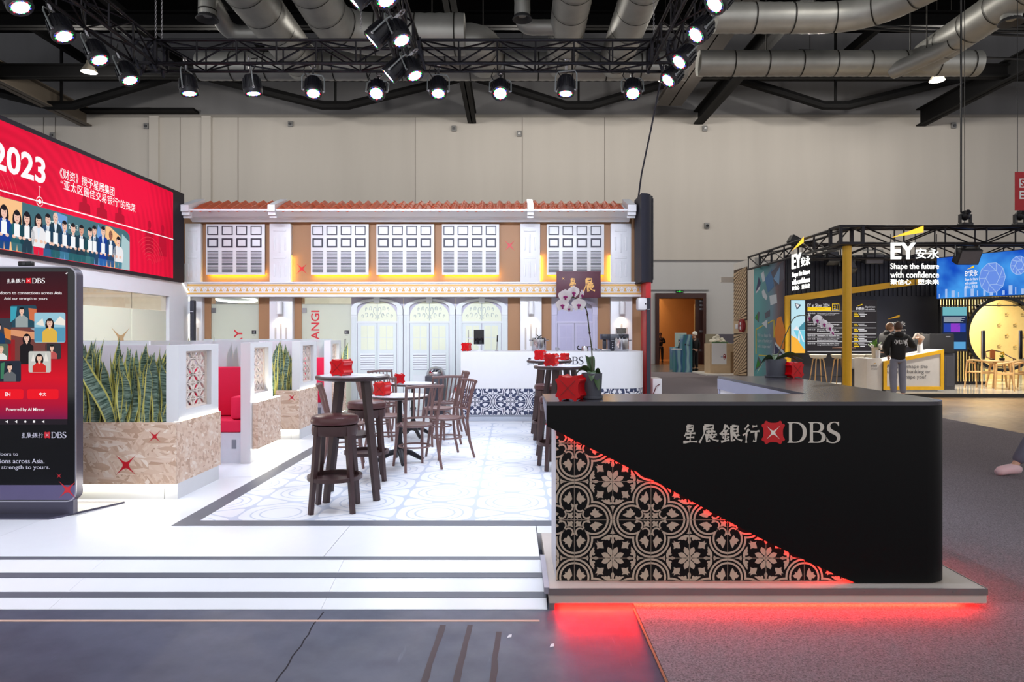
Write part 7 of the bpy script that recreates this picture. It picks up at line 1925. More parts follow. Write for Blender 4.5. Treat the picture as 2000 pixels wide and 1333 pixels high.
pp('orange_glow', [(1512, 650), (1518, 622), (1526, 618), (1532, 640), (1532, 680), (1522, 690)], cor, .6)
pp('crystal', [(1476, 572), (1482, 541), (1486, 552), (1485, 558)], cdk); pp('crystal', [(1476, 572), (1485, 557), (1485, 564), (1478, 573)], cw_, 1.5)
pp('crystal', [(1486, 535), (1492, 530), (1495, 548), (1490, 552)], cw_); pp('crystal', [(1488, 570), (1492, 565), (1499, 580), (1497, 587), (1490, 580)], cw_); pp('crystal', [(1503, 578), (1517, 575), (1518, 592), (1505, 597)], cw_)
pp('crystal', [(1494, 545), (1508, 525), (1512, 560), (1500, 572)], M('poster_blue', (70, 120, 170), .5)); pp('crystal', [(1506, 532), (1530, 510), (1532, 545), (1515, 560)], cgr, 1.2); pp('crystal', [(1511, 545), (1524, 520), (1522, 556)], M('poster_light_blue', (120, 160, 200), .5), 1.6)
pp('crystal', [(1474, 622), (1481, 609), (1484, 610), (1482, 630)], cgr); pp('crystal', [(1475, 621), (1480, 612), (1480, 627)], cg, 1.5); pp('crystal', [(1494, 612), (1504, 605), (1504, 618), (1495, 623)], cgr); pp('crystal', [(1488, 632), (1499, 624), (1498, 642)], cw_)
pp('crystal', [(1475, 725), (1481, 696), (1488, 708), (1487, 714)], cgr); pp('crystal', [(1477, 720), (1480, 701), (1486, 713)], cg, 1.5); pp('crystal', [(1512, 690), (1514, 668), (1534, 690), (1534, 700)], cw_); pp('crystal', [(1513, 692), (1514, 673), (1530, 692)], cdk, 1.5)
pp('orange_disc', [(1529+5*math.cos(a*PI/8), 648+10*math.sin(a*PI/8)) for a in range(16)], cor, 1.2)
yf = M('poster_yellow', (222, 200, 60), .5)
for a, b_ in (((1477, 644), (1491, 636)), ((1500, 632), (1512, 625)), ((1477, 644), (1477, 692)), ((1512, 625), (1512, 660)), ((1482, 694), (1505, 696))):
    dx, dy = b_[0]-a[0], b_[1]-a[1]; l = math.hypot(dx, dy); nx, ny = -dy/l*.9, dx/l*.9
    pp('yellow_outline', [(a[0]-nx, a[1]-ny), (b_[0]-nx, b_[1]-ny), (b_[0]+nx, b_[1]+ny), (a[0]+nx, a[1]+ny)], yf, 1.4)
for k, t_ in enumerate(('Will you shape the', 'future of banking or', 'will it shape you?')):
    a = pw_(1480, 660+k*10.5); b_ = pw_((1506, 1508, 1505)[k], 654+k*10.3)
    cv.text('lettering', t_, a[0], a[1], b_[0], a[1]+.14, cw_, 2)
# ---- bar stools and high table inside
def shell_stool(px, lab, Y=20.0):
    e = E('shell_stool', lab, 'bar stool', (X_(px, Y), Y, EZ), group='cream shell bar stools')
    MB().lathe([(0, .76), (.13, .765), (.21, .80), (.245, .88), (.235, .885), (.195, .815), (.12, .79), (0, .785)], (0, 0, 0), 24).build('shell_seat', mat_shell, e)
    for k in range(4):
        a = PI/4+k*PI/2; c_, s__ = math.cos(a), math.sin(a)
        MB().tube([(.10*c_, .10*s__, .77), (.15*c_, .15*s__, .74), (.26*c_, .26*s__, 0)], [.016, .018, .014], 8).build('leg', mat_ash, e)
    MB().ring((0, 0, .25), .20, .007, 20, 5).build('foot_ring', mat_iron, e)
for k, px in enumerate((1598, 1640, 1672, 1704)): shell_stool(px, ('leftmost cream shell stool under the schedule screen', 'second cream shell stool, beside the black high table', 'third cream shell stool, behind the yellow pole', 'fourth cream shell stool, right of the yellow pole')[k], 20.0 if k < 2 else 20.3)
e = E('bistro_table', 'black-stemmed high table between the cream stools', 'high table', (X_(1648, 19.6), 19.6, EZ))
MB().lathe([(0, 1.07), (.30, 1.07), (.30, 1.10), (0, 1.10)], (0, 0, 0), 24).build('table_top', M('brown_table_top', (96, 66, 52), .4), e); MB().cyl((0, 0, .02), (0, 0, 1.07), .06, n=12).build('stem', mat_iron, e); MB().cyl((0, 0, 0), (0, 0, .02), .22, n=20).build('base', mat_iron, e)
# ---- welcome desk
DYd = 17.5
def dp(px, py): return (X_(px, DYd), Z_(py, DYd))
e = E('welcome_desk', 'slanted white welcome desk framed in yellow at the right stand', 'desk', (X_(1785, DYd), DYd, EZ))
bd = [dp(1726, 768), dp(1844, 768), dp(1844, 683), dp(1726, 706)]; bd[0] = (bd[0][0], EZ+.05); bd[1] = (bd[1][0], EZ+.05)
MB().prism(bd, 'XZ', DYd+.03, DYd+.7).build('desk_body', M('off_white_panel', (214, 210, 206), .4), e, w=True, smooth=False)
w_ = .085
inner = [(bd[0][0]+w_, bd[0][1]+w_), (bd[1][0]-w_, bd[1][1]+w_), (bd[2][0]-w_, bd[2][1]-w_-.02), (bd[3][0]+w_, bd[3][1]-w_)]
MB().loop(bd, inner, 'XZ', DYd, DYd+.05).build('yellow_frame', mat_yel, e, w=True, smooth=False)
MB().box(bd[0][0]+.1, DYd+.1, EZ, bd[1][0]-.1, DYd+.6, EZ+.05).build('plinth', M('off_white_panel', (214, 210, 206), .4), e, w=True, smooth=False)
cv = Canvas((0, DYd+.03, 0), (1, 0, 0), (0, 0, 1), e, .003)
for k, (t_, a, b_) in enumerate((('Will you shape the', 1731, 1813), ('future of banking or', 1731, 1819), ('will it shape you?', 1740, 1810))):
    cv.text('lettering', t_, dp(a, 0)[0], dp(0, (721.5, 732, 742)[k])[1], dp(b_, 0)[0], dp(0, (713, 722.5, 732.5)[k])[1], M('grey_print', (84, 82, 88), .5))
e = E('logo_block', 'white block with a small printed logo left of the welcome desk', 'counter block', (X_(1709, DYd), DYd, EZ))
MB().cbox(X_(1695, DYd), DYd+.05, EZ, X_(1724.5, DYd), DYd+.7, Z_(700.5, DYd), .01).build('block', MATS['off_white_panel'], e, w=True)
cv = Canvas((0, DYd+.05, 0), (1, 0, 0), (0, 0, 1), e, .003)
cv.text('lettering', 'EY\u5b89\u6c38', X_(1703, DYd), Z_(717, DYd), X_(1715, DYd), Z_(713, DYd), M('grey_print', (84, 82, 88), .5), bold=.02); cv.text('lettering', 'Shape the future\nwith confidence', X_(1703, DYd), Z_(723, DYd), X_(1715.5, DYd), Z_(719, DYd), MATS['grey_print'])
cv.polys('yellow_beam', [([(X_(1706, DYd), Z_(712, DYd)), (X_(1712, DYd), Z_(711, DYd)), (X_(1712, DYd), Z_(709, DYd))], mat_yel)])
e = E('side_counter', 'low white and black counter behind the yellow pole', 'counter block', (X_(1685, 18.2), 18.2, EZ))
MB().cbox(X_(1672, 18.2), 18.2, EZ+.55, X_(1697, 18.2), 18.7, Z_(701, 18.2), .01).build('white_top_part', MATS['off_white_panel'], e, w=True); MB().box(X_(1669, 18.2), 18.21, EZ, X_(1697, 18.2), 18.7, EZ+.55).build('black_base', mat_iron, e, w=True)
e = E('black_machine', 'wide black machine on a grey cabinet beside the desk', 'machine', (X_(1840, 18.0), 18.0, EZ))
MB().cbox(X_(1816, 18.1), 18.1, Z_(690, 18.1), X_(1864, 18.1), 18.6, Z_(652.5, 18.1), .02).build('machine_box', M('black_fabric_box', (36, 36, 40), .8), e, w=True)
MB().cbox(X_(1847, 18.1), 18.15, EZ, X_(1867.5, 18.1), 18.7, Z_(690.5, 18.1), .01).build('cabinet', mat_grille, e, w=True); MB().box(X_(1850, 18.1), 18.14, EZ+.1, X_(1864, 18.1), 18.15, Z_(697, 18.1)).build('cabinet_door', mat_grille, e, w=True)
MB().box(X_(1815, 18.1), 18.2, EZ, X_(1847, 18.1), 18.7, Z_(690.5, 18.1)).build('cabinet', mat_grille, e, w=True)
MB().box(X_(1847, 18.1), 18.095, Z_(659, 18.1), X_(1856, 18.1), 18.1, Z_(657, 18.1)).build('badge', MATS['bare_aluminium'], e, w=True)
DT = Z_(694, DYd)
e = E('blender_jug', 'clear jug on a white motor base on the welcome desk', 'blender', (X_(1797, DYd+.3), DYd+.3, Z_(690, DYd)))
MB().lathe([(0, 0), (.075, 0), (.07, .05), (.055, .30), (0, .30)], (0, 0, 0), 18).build('motor_base', mat_white, e); MB().lathe([(.05, .30), (.07, .52), (.076, .52), (.056, .30)], (-.02, 0, 0), 18).build('jug', M('smoked_clear', (120, 116, 108), .15, alpha=.7), e)
# flowers in a vase on the logo block
e = E('flower_vase', 'bouquet with green leaves and white blooms in a white vase on the logo block', 'flowers', (X_(1709, DYd+.3), DYd+.3, Z_(700.5, DYd)))
MB().lathe([(0, 0), (.07, 0), (.085, .28), (.075, .28), (.06, .02), (0, .02)], (0, 0, 0), 18).build('vase', M('cream_vase', (222, 206, 180), .4), e)
MB().lathe([(0, 0), (.05, 0), (.055, .2), (0, .2)], (.0, -.14, 0), 14).build('white_cup', mat_white, e)
rn = random.Random(3)
for k in range(26):
    a = rn.uniform(0, 2*PI); el = rn.uniform(.3, 1.4); L = rn.uniform(.14, .30); d_ = Vector((math.cos(a)*math.cos(el), math.sin(a)*math.cos(el), math.sin(el)))
    p0 = Vector((0, 0, .26)); sd = d_.cross(Vector((0, 0, 1))).normalized(); mb = MB(); W = rn.uniform(.02, .05)
    mb.v = [tuple(p0), tuple(p0+d_*L*.5+sd*W), tuple(p0+d_*L), tuple(p0+d_*L*.5-sd*W), tuple(p0+d_*L*.5+Vector((0, 0, .015)))]; mb.f = [[0, 1, 4], [1, 2, 4], [2, 3, 4], [3, 0, 4]]; mb.m = [0]*4
    mb.build('leaf', M('bouquet_green', (110, 160, 60), .5, var=.25) if k % 3 else M('bouquet_dark_green', (54, 92, 52), .5), e)
for k in range(8): MB().ell((rn.uniform(-.12, .14), rn.uniform(-.16, 0), .30+rn.uniform(-.05, .06)), (.045, .045, .04), 8, 6).build('white_bloom', M('bloom_white', (240, 236, 232), .6), e)
# ---- slat wall with the moon door
SY = 20.25; CXm, CZm, CR = X_(1958, SY), Z_(653, SY), 1.02
e = E('slat_screen', 'dark vertical slat screen with a round moon door', 'screen wall', (15, SY, EZ), kind='structure')
sx0, sx1, sz1 = X_(1835, SY), 18.2, 2.98
def slat(x, za, zb):
    if zb-za > .05: MB().box(x, SY, za, x+.028, SY+.06, zb).build('slat', mat_iron, e, w=True, smooth=False)
xx = sx0
while xx < sx1:
    d_ = abs(xx+.014-CXm)
    if d_ < CR+.06:
        h = math.sqrt(max(0, (CR+.06)**2-d_*d_)); slat(xx, CZm+h, sz1)
        if CZm-h > EZ+.08 and d_ > .62: slat(xx, EZ, CZm-h)
    else: slat(xx, EZ, sz1)
    xx += .085
for z in (2.62, sz1-.04, 2.42): MB().box(sx0, SY-.02, z, sx1, SY+.08, z+(.06 if z != 2.42 else .03)).build('rail', mat_iron, e, w=True, smooth=False)
MB().box(sx0, SY-.02, EZ, X_(1925, SY), SY+.08, EZ+.08).build('rail', mat_iron, e, w=True, smooth=False)
ring_o = [(CXm+(CR+.09)*math.cos(2*PI*k/48), max(EZ, CZm+(CR+.09)*math.sin(2*PI*k/48))) for k in range(48)]; ring_i = [(CXm+CR*math.cos(2*PI*k/48), max(EZ, CZm+CR*math.sin(2*PI*k/48))) for k in range(48)]
MB().loop(ring_o, ring_i, 'XZ', SY-.06, SY+.14).build('moon_ring', mat_iron, e, w=True, smooth=False)
crm = M('warm_cream_wall', (238, 214, 150), .6)
struct('wall_cream_room', MB().box(sx0-.1, 22.6, EZ, 19, 22.7, 3.0), crm, smooth=False); struct('wall_cream_side', MB().box(sx0-.12, 21.08, EZ, sx0-.02, 22.6, 3.0), crm, smooth=False); struct('ceiling_cream_room', MB().box(sx0-.1, 21.08, 3.0, 19, 22.7, 3.05), crm, smooth=False)
ld = bpy.data.lights.new('cream_room_light', 'AREA'); ld.energy = 190; ld.size = 2.0; ld.color = (1, .84, .55)
lo = bpy.data.objects.new('cream_room_light', ld); COL.objects.link(lo); lo.location = (14.8, 21.4, 2.95)
bw = bpy.data.objects['wall_cream_room']; cv = Canvas((0, 22.6, 0), (1, 0, 0), (0, 0, 1), bw, .004)
for k, (px, py) in enumerate(((1951, 596), (1982, 596), (1966, 616), (1951, 637), (1982, 637), (1966, 658), (1951, 678), (1982, 680), (1997, 616), (1997, 658))):
    x, z = X_(px, 22.6), Z_(py, 22.6)
    cv.text('lettering', 'EY', x-.06, z, x+.02, z+.055, M('tan_print', (120, 100, 60), .6), bold=.03); cv.text('lettering', '\u5b89\u6c38', x+.025, z, x+.08, z+.04, MATS['tan_print']); cv.polys('yellow_beam', [([(x-.03, z+.065), (x+.05, z+.075), (x+.05, z+.095)], mat_yel)])
    cv.rect('slogan_line', x-.055, z-.03, x+.055, z-.018, MATS['tan_print']); cv.rect('slogan_line', x-.055, z-.055, x+.055, z-.043, MATS['tan_print'])
for k, px in enumerate((1919, 1992)):
    x = X_(px, SY+.3); e2 = E('door_handle_bar', ('tall steel door handle at the left of the moon door', 'tall steel door handle at the right picture edge')[k], 'handle', (x, SY+.3, Z_(702, SY+.3)))
    MB().cbox(-.05, -.03, 0, .0, .02, Z_(645, SY)-Z_(702, SY), .02).build('grip', MATS['bare_aluminium'], e2); MB().cbox(.0, -.03, 0, .07, .02, Z_(645, SY)-Z_(702, SY), .02).build('dark_face', mat_iron, e2); MB().box(-.03, -.03, -(Z_(702, SY+.3)-EZ), .05, .0, 0).build('stanchion', M('hazy_glass', (206, 222, 224), .35), e2)
e = E('info_screen', 'upright information screen before the slats', 'screen', (X_(1864, 20.1), 20.1, EZ))
def i_(px, py): return (X_(px, 20.05), Z_(py, 20.05))
MB().box(i_(1838, 0)[0], 20.06, i_(0, 687)[1], i_(1890, 0)[0], 20.14, i_(0, 598.5)[1]).build('case', M('black_plastic', (20, 20, 22), .4), e, w=True); MB().box(i_(1856, 0)[0], 20.08, EZ, i_(1872, 0)[0], 20.13, i_(0, 687)[1]).build('stand', mat_iron, e, w=True)
cv = Canvas((0, 20.055, 0), (1, 0, 0), (0, 0, 1), e, .003)
for a, b_, c_, d_, col in ((1841, 1888, 600, 685, (26, 40, 70)), (1841, 1888, 600, 617, (110, 180, 190)), (1843, 1886, 632, 649, (40, 70, 170)), (1857, 1875, 632, 649, (150, 60, 200)), (1843, 1886, 668, 682, (90, 160, 210))):
    cv.rect('display_area', i_(a, 0)[0], i_(0, d_)[1], i_(b_, 0)[0], i_(0, c_)[1], EM('info_%d_%d_%d' % col, col, 1.0), 1 if col == (26, 40, 70) else 2)
for k in range(5): cv.rect('text_line', i_(1843, 0)[0], i_(0, 621.5+k*2)[1], i_(1885-(k*7) % 12, 0)[0], i_(0, 620.5+k*2)[1], EM('info_text', (190, 200, 210), 1.0), 3)
# ---- blue video band, angled
e = E('blue_video_band', 'angled blue video band with wire spheres and a small white logo', 'screen', (12.5, 19.9, 2.6))
A0, A1 = Vector((12.42, 19.95, 0)), Vector((13.9, 16.95, 0))
d_ = (A1-A0); L = d_.length; d_.normalize(); nn = Vector((-d_.y, d_.x, 0))
nrm = d_.cross(Vector((0, 0, 1)))
zb, zt = 2.62, 3.80
back = nrm*-.12
mb = MB(); p = [A0, A0+d_*L, A0+d_*L+back, A0+back]
mb.add([(v.x, v.y, zb-.02) for v in p]+[(v.x, v.y, zt+.02) for v in p], [(0,1,2,3),(4,5,6,7),(0,1,5,4),(1,2,6,5),(2,3,7,6),(3,0,4,7)]); mb.build('casing', MATS['black_plastic'], e, w=True, smooth=False)
cv = Canvas((A0.x, A0.y, zb), tuple(d_), (0, 0, 1), e, .004)
H = zt-zb
eb = bpy.data.materials.new('video_blue'); eb.use_nodes = True; nt = eb.node_tree; bs = nt.nodes['Principled BSDF']; tc = nd(nt, 'ShaderNodeTexCoord'); nz = nd(nt, 'ShaderNodeTexNoise'); nz.inputs['Scale'].default_value = 1.1; nz.inputs['Detail'].default_value = 3
nt.links.new(tc.outputs['Object'], nz.inputs['Vector']); cr = nd(nt, 'ShaderNodeValToRGB'); cr.color_ramp.elements[0].position = .35; cr.color_ramp.elements[0].color = rgb(14, 74, 190); cr.color_ramp.elements[1].position = .68; cr.color_ramp.elements[1].color = rgb(70, 160, 240)
nt.links.new(nz.outputs['Fac'], cr.inputs[0]); nt.links.new(cr.outputs[0], bs.inputs['Emission Color']); bs.inputs['Emission Strength'].default_value = 1; bs.inputs['Specular IOR Level'].default_value = 0; bs.inputs['Base Color'].default_value = (.01, .01, .01, 1)
cv.rect('display', 0, 0, L, H, eb)
bwt = EM('video_pale_blue', (170, 200, 250), .9)
def bl(px):   # along-band distance under a picture column
    k = (px-1000.0)/FPX; t_ = (k*A0.y-A0.x)/(d_.x-k*d_.y); return t_
for k in range(14):
    px = 1834+k*12.4; a = bl(px); hh = .12+.18*((k*37) % 10)/10
    if a < L-.08: cv.rect('light_column', a, .02, a+.03+.03*((k*7) % 3), .02+hh, bwt, 2)
for cxp, rr_, zc in ((1938, .42, .50), (1990, .25, .78)):
    a = bl(cxp); 
    if a+rr_ > L: a = L-rr_-.02
    it = []
    pts = circ(a, zc, rr_*.8, rr_, 10); mid = circ(a+.02, zc, rr_*.42, rr_*.5, 6)
    def seg(p0, p1, w=.008):
        dx, dz = p1[0]-p0[0], p1[1]-p0[1]; l = math.hypot(dx, dz) or 1; nx, nz_ = -dz/l*w, dx/l*w
        it.append(([(p0[0]-nx, p0[1]-nz_), (p1[0]-nx, p1[1]-nz_), (p1[0]+nx, p1[1]+nz_), (p0[0]+nx, p0[1]+nz_)], bwt))
    it.append((pts, EM('video_sphere', (110, 150, 240), .9)))
    for i in range(10): seg(pts[i], pts[(i+1) % 10]); seg(pts[i], mid[int(i*.6) % 6])
    for i in range(6): seg(mid[i], mid[(i+1) % 6])
    cv.polys('wire_sphere', it, 2.5)
a, b_ = bl(1885), bl(1910)
vw_ = EM('video_white', (255, 250, 252), 1.0)
cv.text('lettering', 'EY\u5b89\u6c38', a, .58, b_, .76, vw_, 3, bold=.02); cv.text('lettering', 'Shape the future\nwith confidence', a, .36, b_, .54, vw_, 3, bold=.01); cv.text('lettering', '\u805a\u4fe1\u5fc3 \u5851\u672a\u6765', a, .24, b_, .33, vw_, 3)
cv.polys('yellow_beam', [([(a+.05, .78), (b_-.1, .82), (b_-.1, .88)], EM('schedule_yellow', (250, 206, 30), 1.0))], 3)
# ---- ash wood table and chairs
def ash_chair(x, y, rz, lab):
    e = E('ash_chair', lab, 'chair', (x, y, EZ), rz, group='ash wood chairs')
    MB().cbox(-.24, -.22, .43, .24, .24, .46, .012).build('seat', mat_ash, e)
    MB().tube([(-.27, .16, .68), (-.26, -.10, .72), (-.17, -.24, .76), (0, -.28, .78), (.17, -.24, .76), (.26, -.10, .72), (.27, .16, .68)], .026, 8).build('arm_rail', mat_ash, e)
    for sx in (-1, 1):
        MB().tube([(sx*.25, .23, 0), (sx*.26, .18, .69)], [.018, .022], 8).build('front_leg', mat_ash, e); MB().tube([(sx*.24, -.27, 0), (sx*.20, -.22, .75)], [.018, .022], 8).build('back_leg', mat_ash, e); MB().bar((sx*.25, .2, .43), (sx*.22, -.24, .43), .02, .05).build('side_rail', mat_ash, e)
e = E('ash_table', 'round ash wood table before the moon door', 'table', (X_(1953, 18.9), 18.9, EZ))
MB().lathe([(0, .715), (.50, .715), (.52, .73), (.52, .745), (0, .75)], (0, 0, 0), 32).build('table_top', mat_ash, e)
for k in range(4):
    a = .5+k*PI/2; MB().tube([(.22*math.cos(a), .22*math.sin(a), .715), (.36*math.cos(a), .36*math.sin(a), 0)], [.035, .022], 8).build('leg', mat_ash, e)
ash_chair(X_(1914, 18.75), 18.75, -1.2, 'ash wood armchair at the left of the round ash table')
ash_chair(X_(1974, 18.05), 18.05, .3, 'ash wood armchair with its back to the camera at the ash table')
ash_chair(X_(2004, 18.9), 18.7, 1.3, 'ash wood armchair at the right picture edge')
e = E('table_plant', 'small pot with green and yellow flowers on the ash table', 'flowers', (X_(1957, 18.9), 18.9, EZ+.75))
MB().lathe([(0, 0), (.06, 0), (.07, .07), (0, .07)], (0, 0, 0), 14).build('pot', mat_iron, e)
for k in range(14):
    a = rn.uniform(0, 2*PI); L_ = rn.uniform(.07, .15); mb = MB(); d2 = Vector((math.cos(a)*.7, math.sin(a)*.7, .7)); p0 = Vector((0, 0, .07)); sd = Vector((-math.sin(a), math.cos(a), 0))
    mb.v = [tuple(p0), tuple(p0+d2*L_*.6+sd*.025), tuple(p0+d2*L_), tuple(p0+d2*L_*.6-sd*.025)]; mb.f = [[0, 1, 2, 3]]; mb.m = [0]; mb.build('leaf', MATS['bouquet_green'], e)
for k in range(3): MB().ell((rn.uniform(-.04, .04), rn.uniform(-.04, .04), .18+k*.02), (.025, .025, .03), 8, 6).build('yellow_bloom', mat_yel, e)
e = E('horseshoe_chair', 'dark wooden horseshoe armchair inside the cream room', 'chair', (X_(1950, 21.5), 21.5, EZ))
MB().cbox(-.3, -.25, .44, .3, .25, .48, .01).build('seat', mat_wood, e); MB().tube([(-.36, -.25, .70), (-.38, .0, .76), (-.25, .24, .92), (0, .30, .98), (.25, .24, .92), (.38, .0, .76), (.36, -.25, .70)], .02, 8).build('arm_rail', mat_wood, e); MB().box(-.08, .25, .48, .08, .275, .97).build('back_splat', M('reddish_wood', (150, 84, 50), .4), e)
for sx in (-.28, .28):
    for yy in (-.22, .22): MB().cyl((sx, yy, 0), (sx*1.1, yy*1.05, .78 if yy > 0 else .72), .018, n=8).build('leg', mat_wood, e)
# ---- lamps and moving heads on the right stand's truss
def box_lamp(px, py, Y, w, h, lab, tilt=.35):
    x, z = X_(px, Y), Z_(py, Y)
    e = E('flood_lamp', lab, 'stage lamp', (x, Y, z), group='black flood lamps on the right stand')
    mb = MB().cbox(-w/2, -.12, -h/2, w/2, .12, h/2, .02); mb.xf(Matrix.Rotation(tilt, 4, 'X')); mb.build('lamp_box', mat_lamp, e)
    MB().tube([(-w/2-.02, 0, 0), (-w/2-.02, 0, h/2+.1), (w/2+.02, 0, h/2+.1), (w/2+.02, 0, 0)], .014, 6).build('yoke', MATS['grey_metal'], e); mb = MB().box(-w/2+.03, -.125, -h/2+.03, w/2-.03, -.118, h/2-.03); mb.xf(Matrix.Rotation(tilt, 4, 'X')); mb.build('lamp_glass', M('lamp_glass_grey', (100, 100, 108), .2), e)
    MB().bar((0, 0, h/2+.1), (0, 0, max(h/2+.14, tz0-z+.02)), .03).build('clamp', mat_lamp, e)
    ld = bpy.data.lights.new('flood_light', 'SPOT'); ld.energy = 420; ld.spot_size = 2.0; ld.spot_blend = .6; ld.color = (1, .93, .82); ld.shadow_soft_size = .12
    lo = bpy.data.objects.new('flood_light', ld); COL.objects.link(lo); lo.parent = e; lo.location = (0, -.2, -h/2-.04); lo.rotation_euler = (-.35 if Y > 18 else -.2, 0, 0)
box_lamp(1889, 500, EY0, .55, .40, 'wide black flood lamp hanging before the blue video band', .5)
box_lamp(1705, 505, 20.3, .55, .30, 'black flood lamp hanging right of the yellow pole', .3)
box_lamp(1625, 505, 20.3, .36, .36, 'black flood lamp hanging left of the yellow pole', -.5)
box_lamp(1655, 520, 20.3, .40, .44, 'large dark flood lamp hanging behind the yellow pole', -.7)
def head_lamp(px, py, Y, lab):
    x = X_(px, Y); z = tz0+.45
    e = E('moving_head', lab, 'stage lamp', (x, Y, z), group='moving head lamps on top of the right truss')
    MB().cbox(-.14, -.12, 0, .14, .12, .09, .02).build('base', mat_lamp, e); MB().box(-.15, -.04, .09, -.11, .04, .30).build('yoke_arm', mat_lamp, e); MB().box(.11, -.04, .09, .15, .04, .30).build('yoke_arm', mat_lamp, e); MB().ell((0, 0, .28), (.11, .12, .13), 14, 10).build('head', mat_lamp, e); MB().cyl((.0, -.10, .33), (0, -.14, .35), .06, n=14).build('lens', M('dark_lens', (40, 40, 44), .2), e)
head_lamp(1885, 430, EY0, 'black moving head lamp on the truss above the blue band'); head_lamp(1992, 425, EY0, 'black moving head lamp on the truss at the right picture edge')
e = E('truss_spot', 'black barn-door spot on the left end of the side truss', 'stage lamp', (X_(1547, 21.0), 21.0, tz0+.44))
mb = MB().cbox(-.2, -.15, .08, .2, .15, .34, .03); mb.xf(Matrix.Rotation(.5, 4, 'Y')); mb.build('lamp_box', mat_lamp, e); MB().bar((0, 0, 0), (0, 0, .2), .05).build('clamp', mat_lamp, e)
# suspension lines and red banner
for k, (px, Y) in enumerate(((1877, 17.05), (1884, 17.05), (1987, 17.05))):
    tag(MB().cyl((X_(px, Y), Y, tz0+.46 if k else tz0+.8), (X_(px, Y), Y, 12.6), .022 if k == 0 else .009, n=6).build('suspension_line', MATS['black_cable']), ('thick black suspension line above the blue band lamp', 'thin steel suspension line above the blue band lamp', 'thin steel suspension line at the right picture edge')[k], 'cable', 'suspension lines of the right stand')
e = E('red_banner', 'red hanging banner cut by the right picture edge', 'banner', (X_(2010, 15), 15, Z_(411, 15)))
MB().box(X_(1983, 15), 15, Z_(411, 15), X_(2070, 15), 15.02, Z_(336, 15)).build('banner', M('banner_red', (176, 22, 34), .6), e, w=True, smooth=False)
cv = Canvas((0, 15, 0), (1, 0, 0), (0, 0, 1), e, .003); pwh = MATS['print_white']
cv.polys('white_square', [([(X_(1991, 15), Z_(367, 15)), (X_(2003, 15), Z_(367, 15)), (X_(2003, 15), Z_(349, 15)), (X_(1991, 15), Z_(349, 15))], pwh)]); cv.text('lettering', 'S', X_(1993, 15), Z_(365, 15), X_(2001, 15), Z_(351, 15), MATS['banner_red'], 2, bold=.02); cv.text('lettering', 'E', X_(1991, 15), Z_(389, 15), X_(2000, 15), Z_(373, 15), pwh, bold=.02)
for px in (1988, 2060): MB().cyl((X_(px, 15), 15.01, Z_(336, 15)), (X_(px, 15), 15.01, 12.6), .006, n=5).build('wire', MATS['black_cable'], e, w=True)
# ---- timber and white stand beyond
TX = 8.4
e = E('timber_stand_wall', 'white stand wall with diagonal timber slat panels and a round red badge', 'wall', (TX, 24.7, 0), kind='structure')
tH = 4.25
MB().box(TX, 23.62, 0, TX+.2, 25.85, tH).build('wall_panel', M('warm_white_panel', (222, 216, 208), .5), e, w=True, smooth=False)
tan_ = M('pale_timber', (206, 178, 142), .5, var=.1, scale=8); tdk = M('dark_timber_gap', (78, 56, 36), .6)
for (z0, z1) in ((.05, 1.62), (2.08, 4.0)):
    p = MB().box(TX-.03, 24.35, z0, TX, 25.75, z1).build('slat_panel', tdk, e, w=True, smooth=False)
    nsl = int((z1-z0+.7)/.14)
    for k in range(nsl):
        za = z0-.7+k*.14+.02
        # diagonal slat clipped to the panel
        pts = [(24.35, za), (25.75, za+.0)]
        y0_, y1_ = 24.35, 25.75; s0, s1 = za+.75, za
        poly_ = [(y0_, s0), (y1_, s1), (y1_, s1+.085), (y0_, s0+.085)]
        poly_ = [(yy, min(z1, max(z0, zz))) for yy, zz in poly_]
        if max(v[1] for v in poly_)-min(v[1] for v in poly_) > .03: MB().prism(poly_, 'YZ', TX-.038, TX-.030).build('slat', tan_, p, w=True, smooth=False)
MB().box(TX-.04, 24.35, 1.62, TX, 25.75, 2.08).build('plain_board', tan_, e, w=True, smooth=False)
MB().cyl((TX-.16, 24.62, 1.9), (TX-.06, 24.62, 1.9), .24, n=24).build('round_badge', M('badge_red', (150, 30, 36), .5), e, w=True); MB().cbox(TX-.14, 25.0, 1.78, TX-.06, 25.3, 1.96, .02).build('white_letter_block', mat_white, e, w=True)
for dz in (-.09, .07): MB().cyl((TX-.17, 24.62, 1.9+dz), (TX-.158, 24.62, 1.9+dz), .06, n=12).build('badge_mark', mat_white, e, w=True)
MB().box(TX-.5, 25.75, 3.55, TX, 25.85, 3.75).build('bracket', M('warm_white_panel', (222, 216, 208), .5), e, w=True, smooth=False)
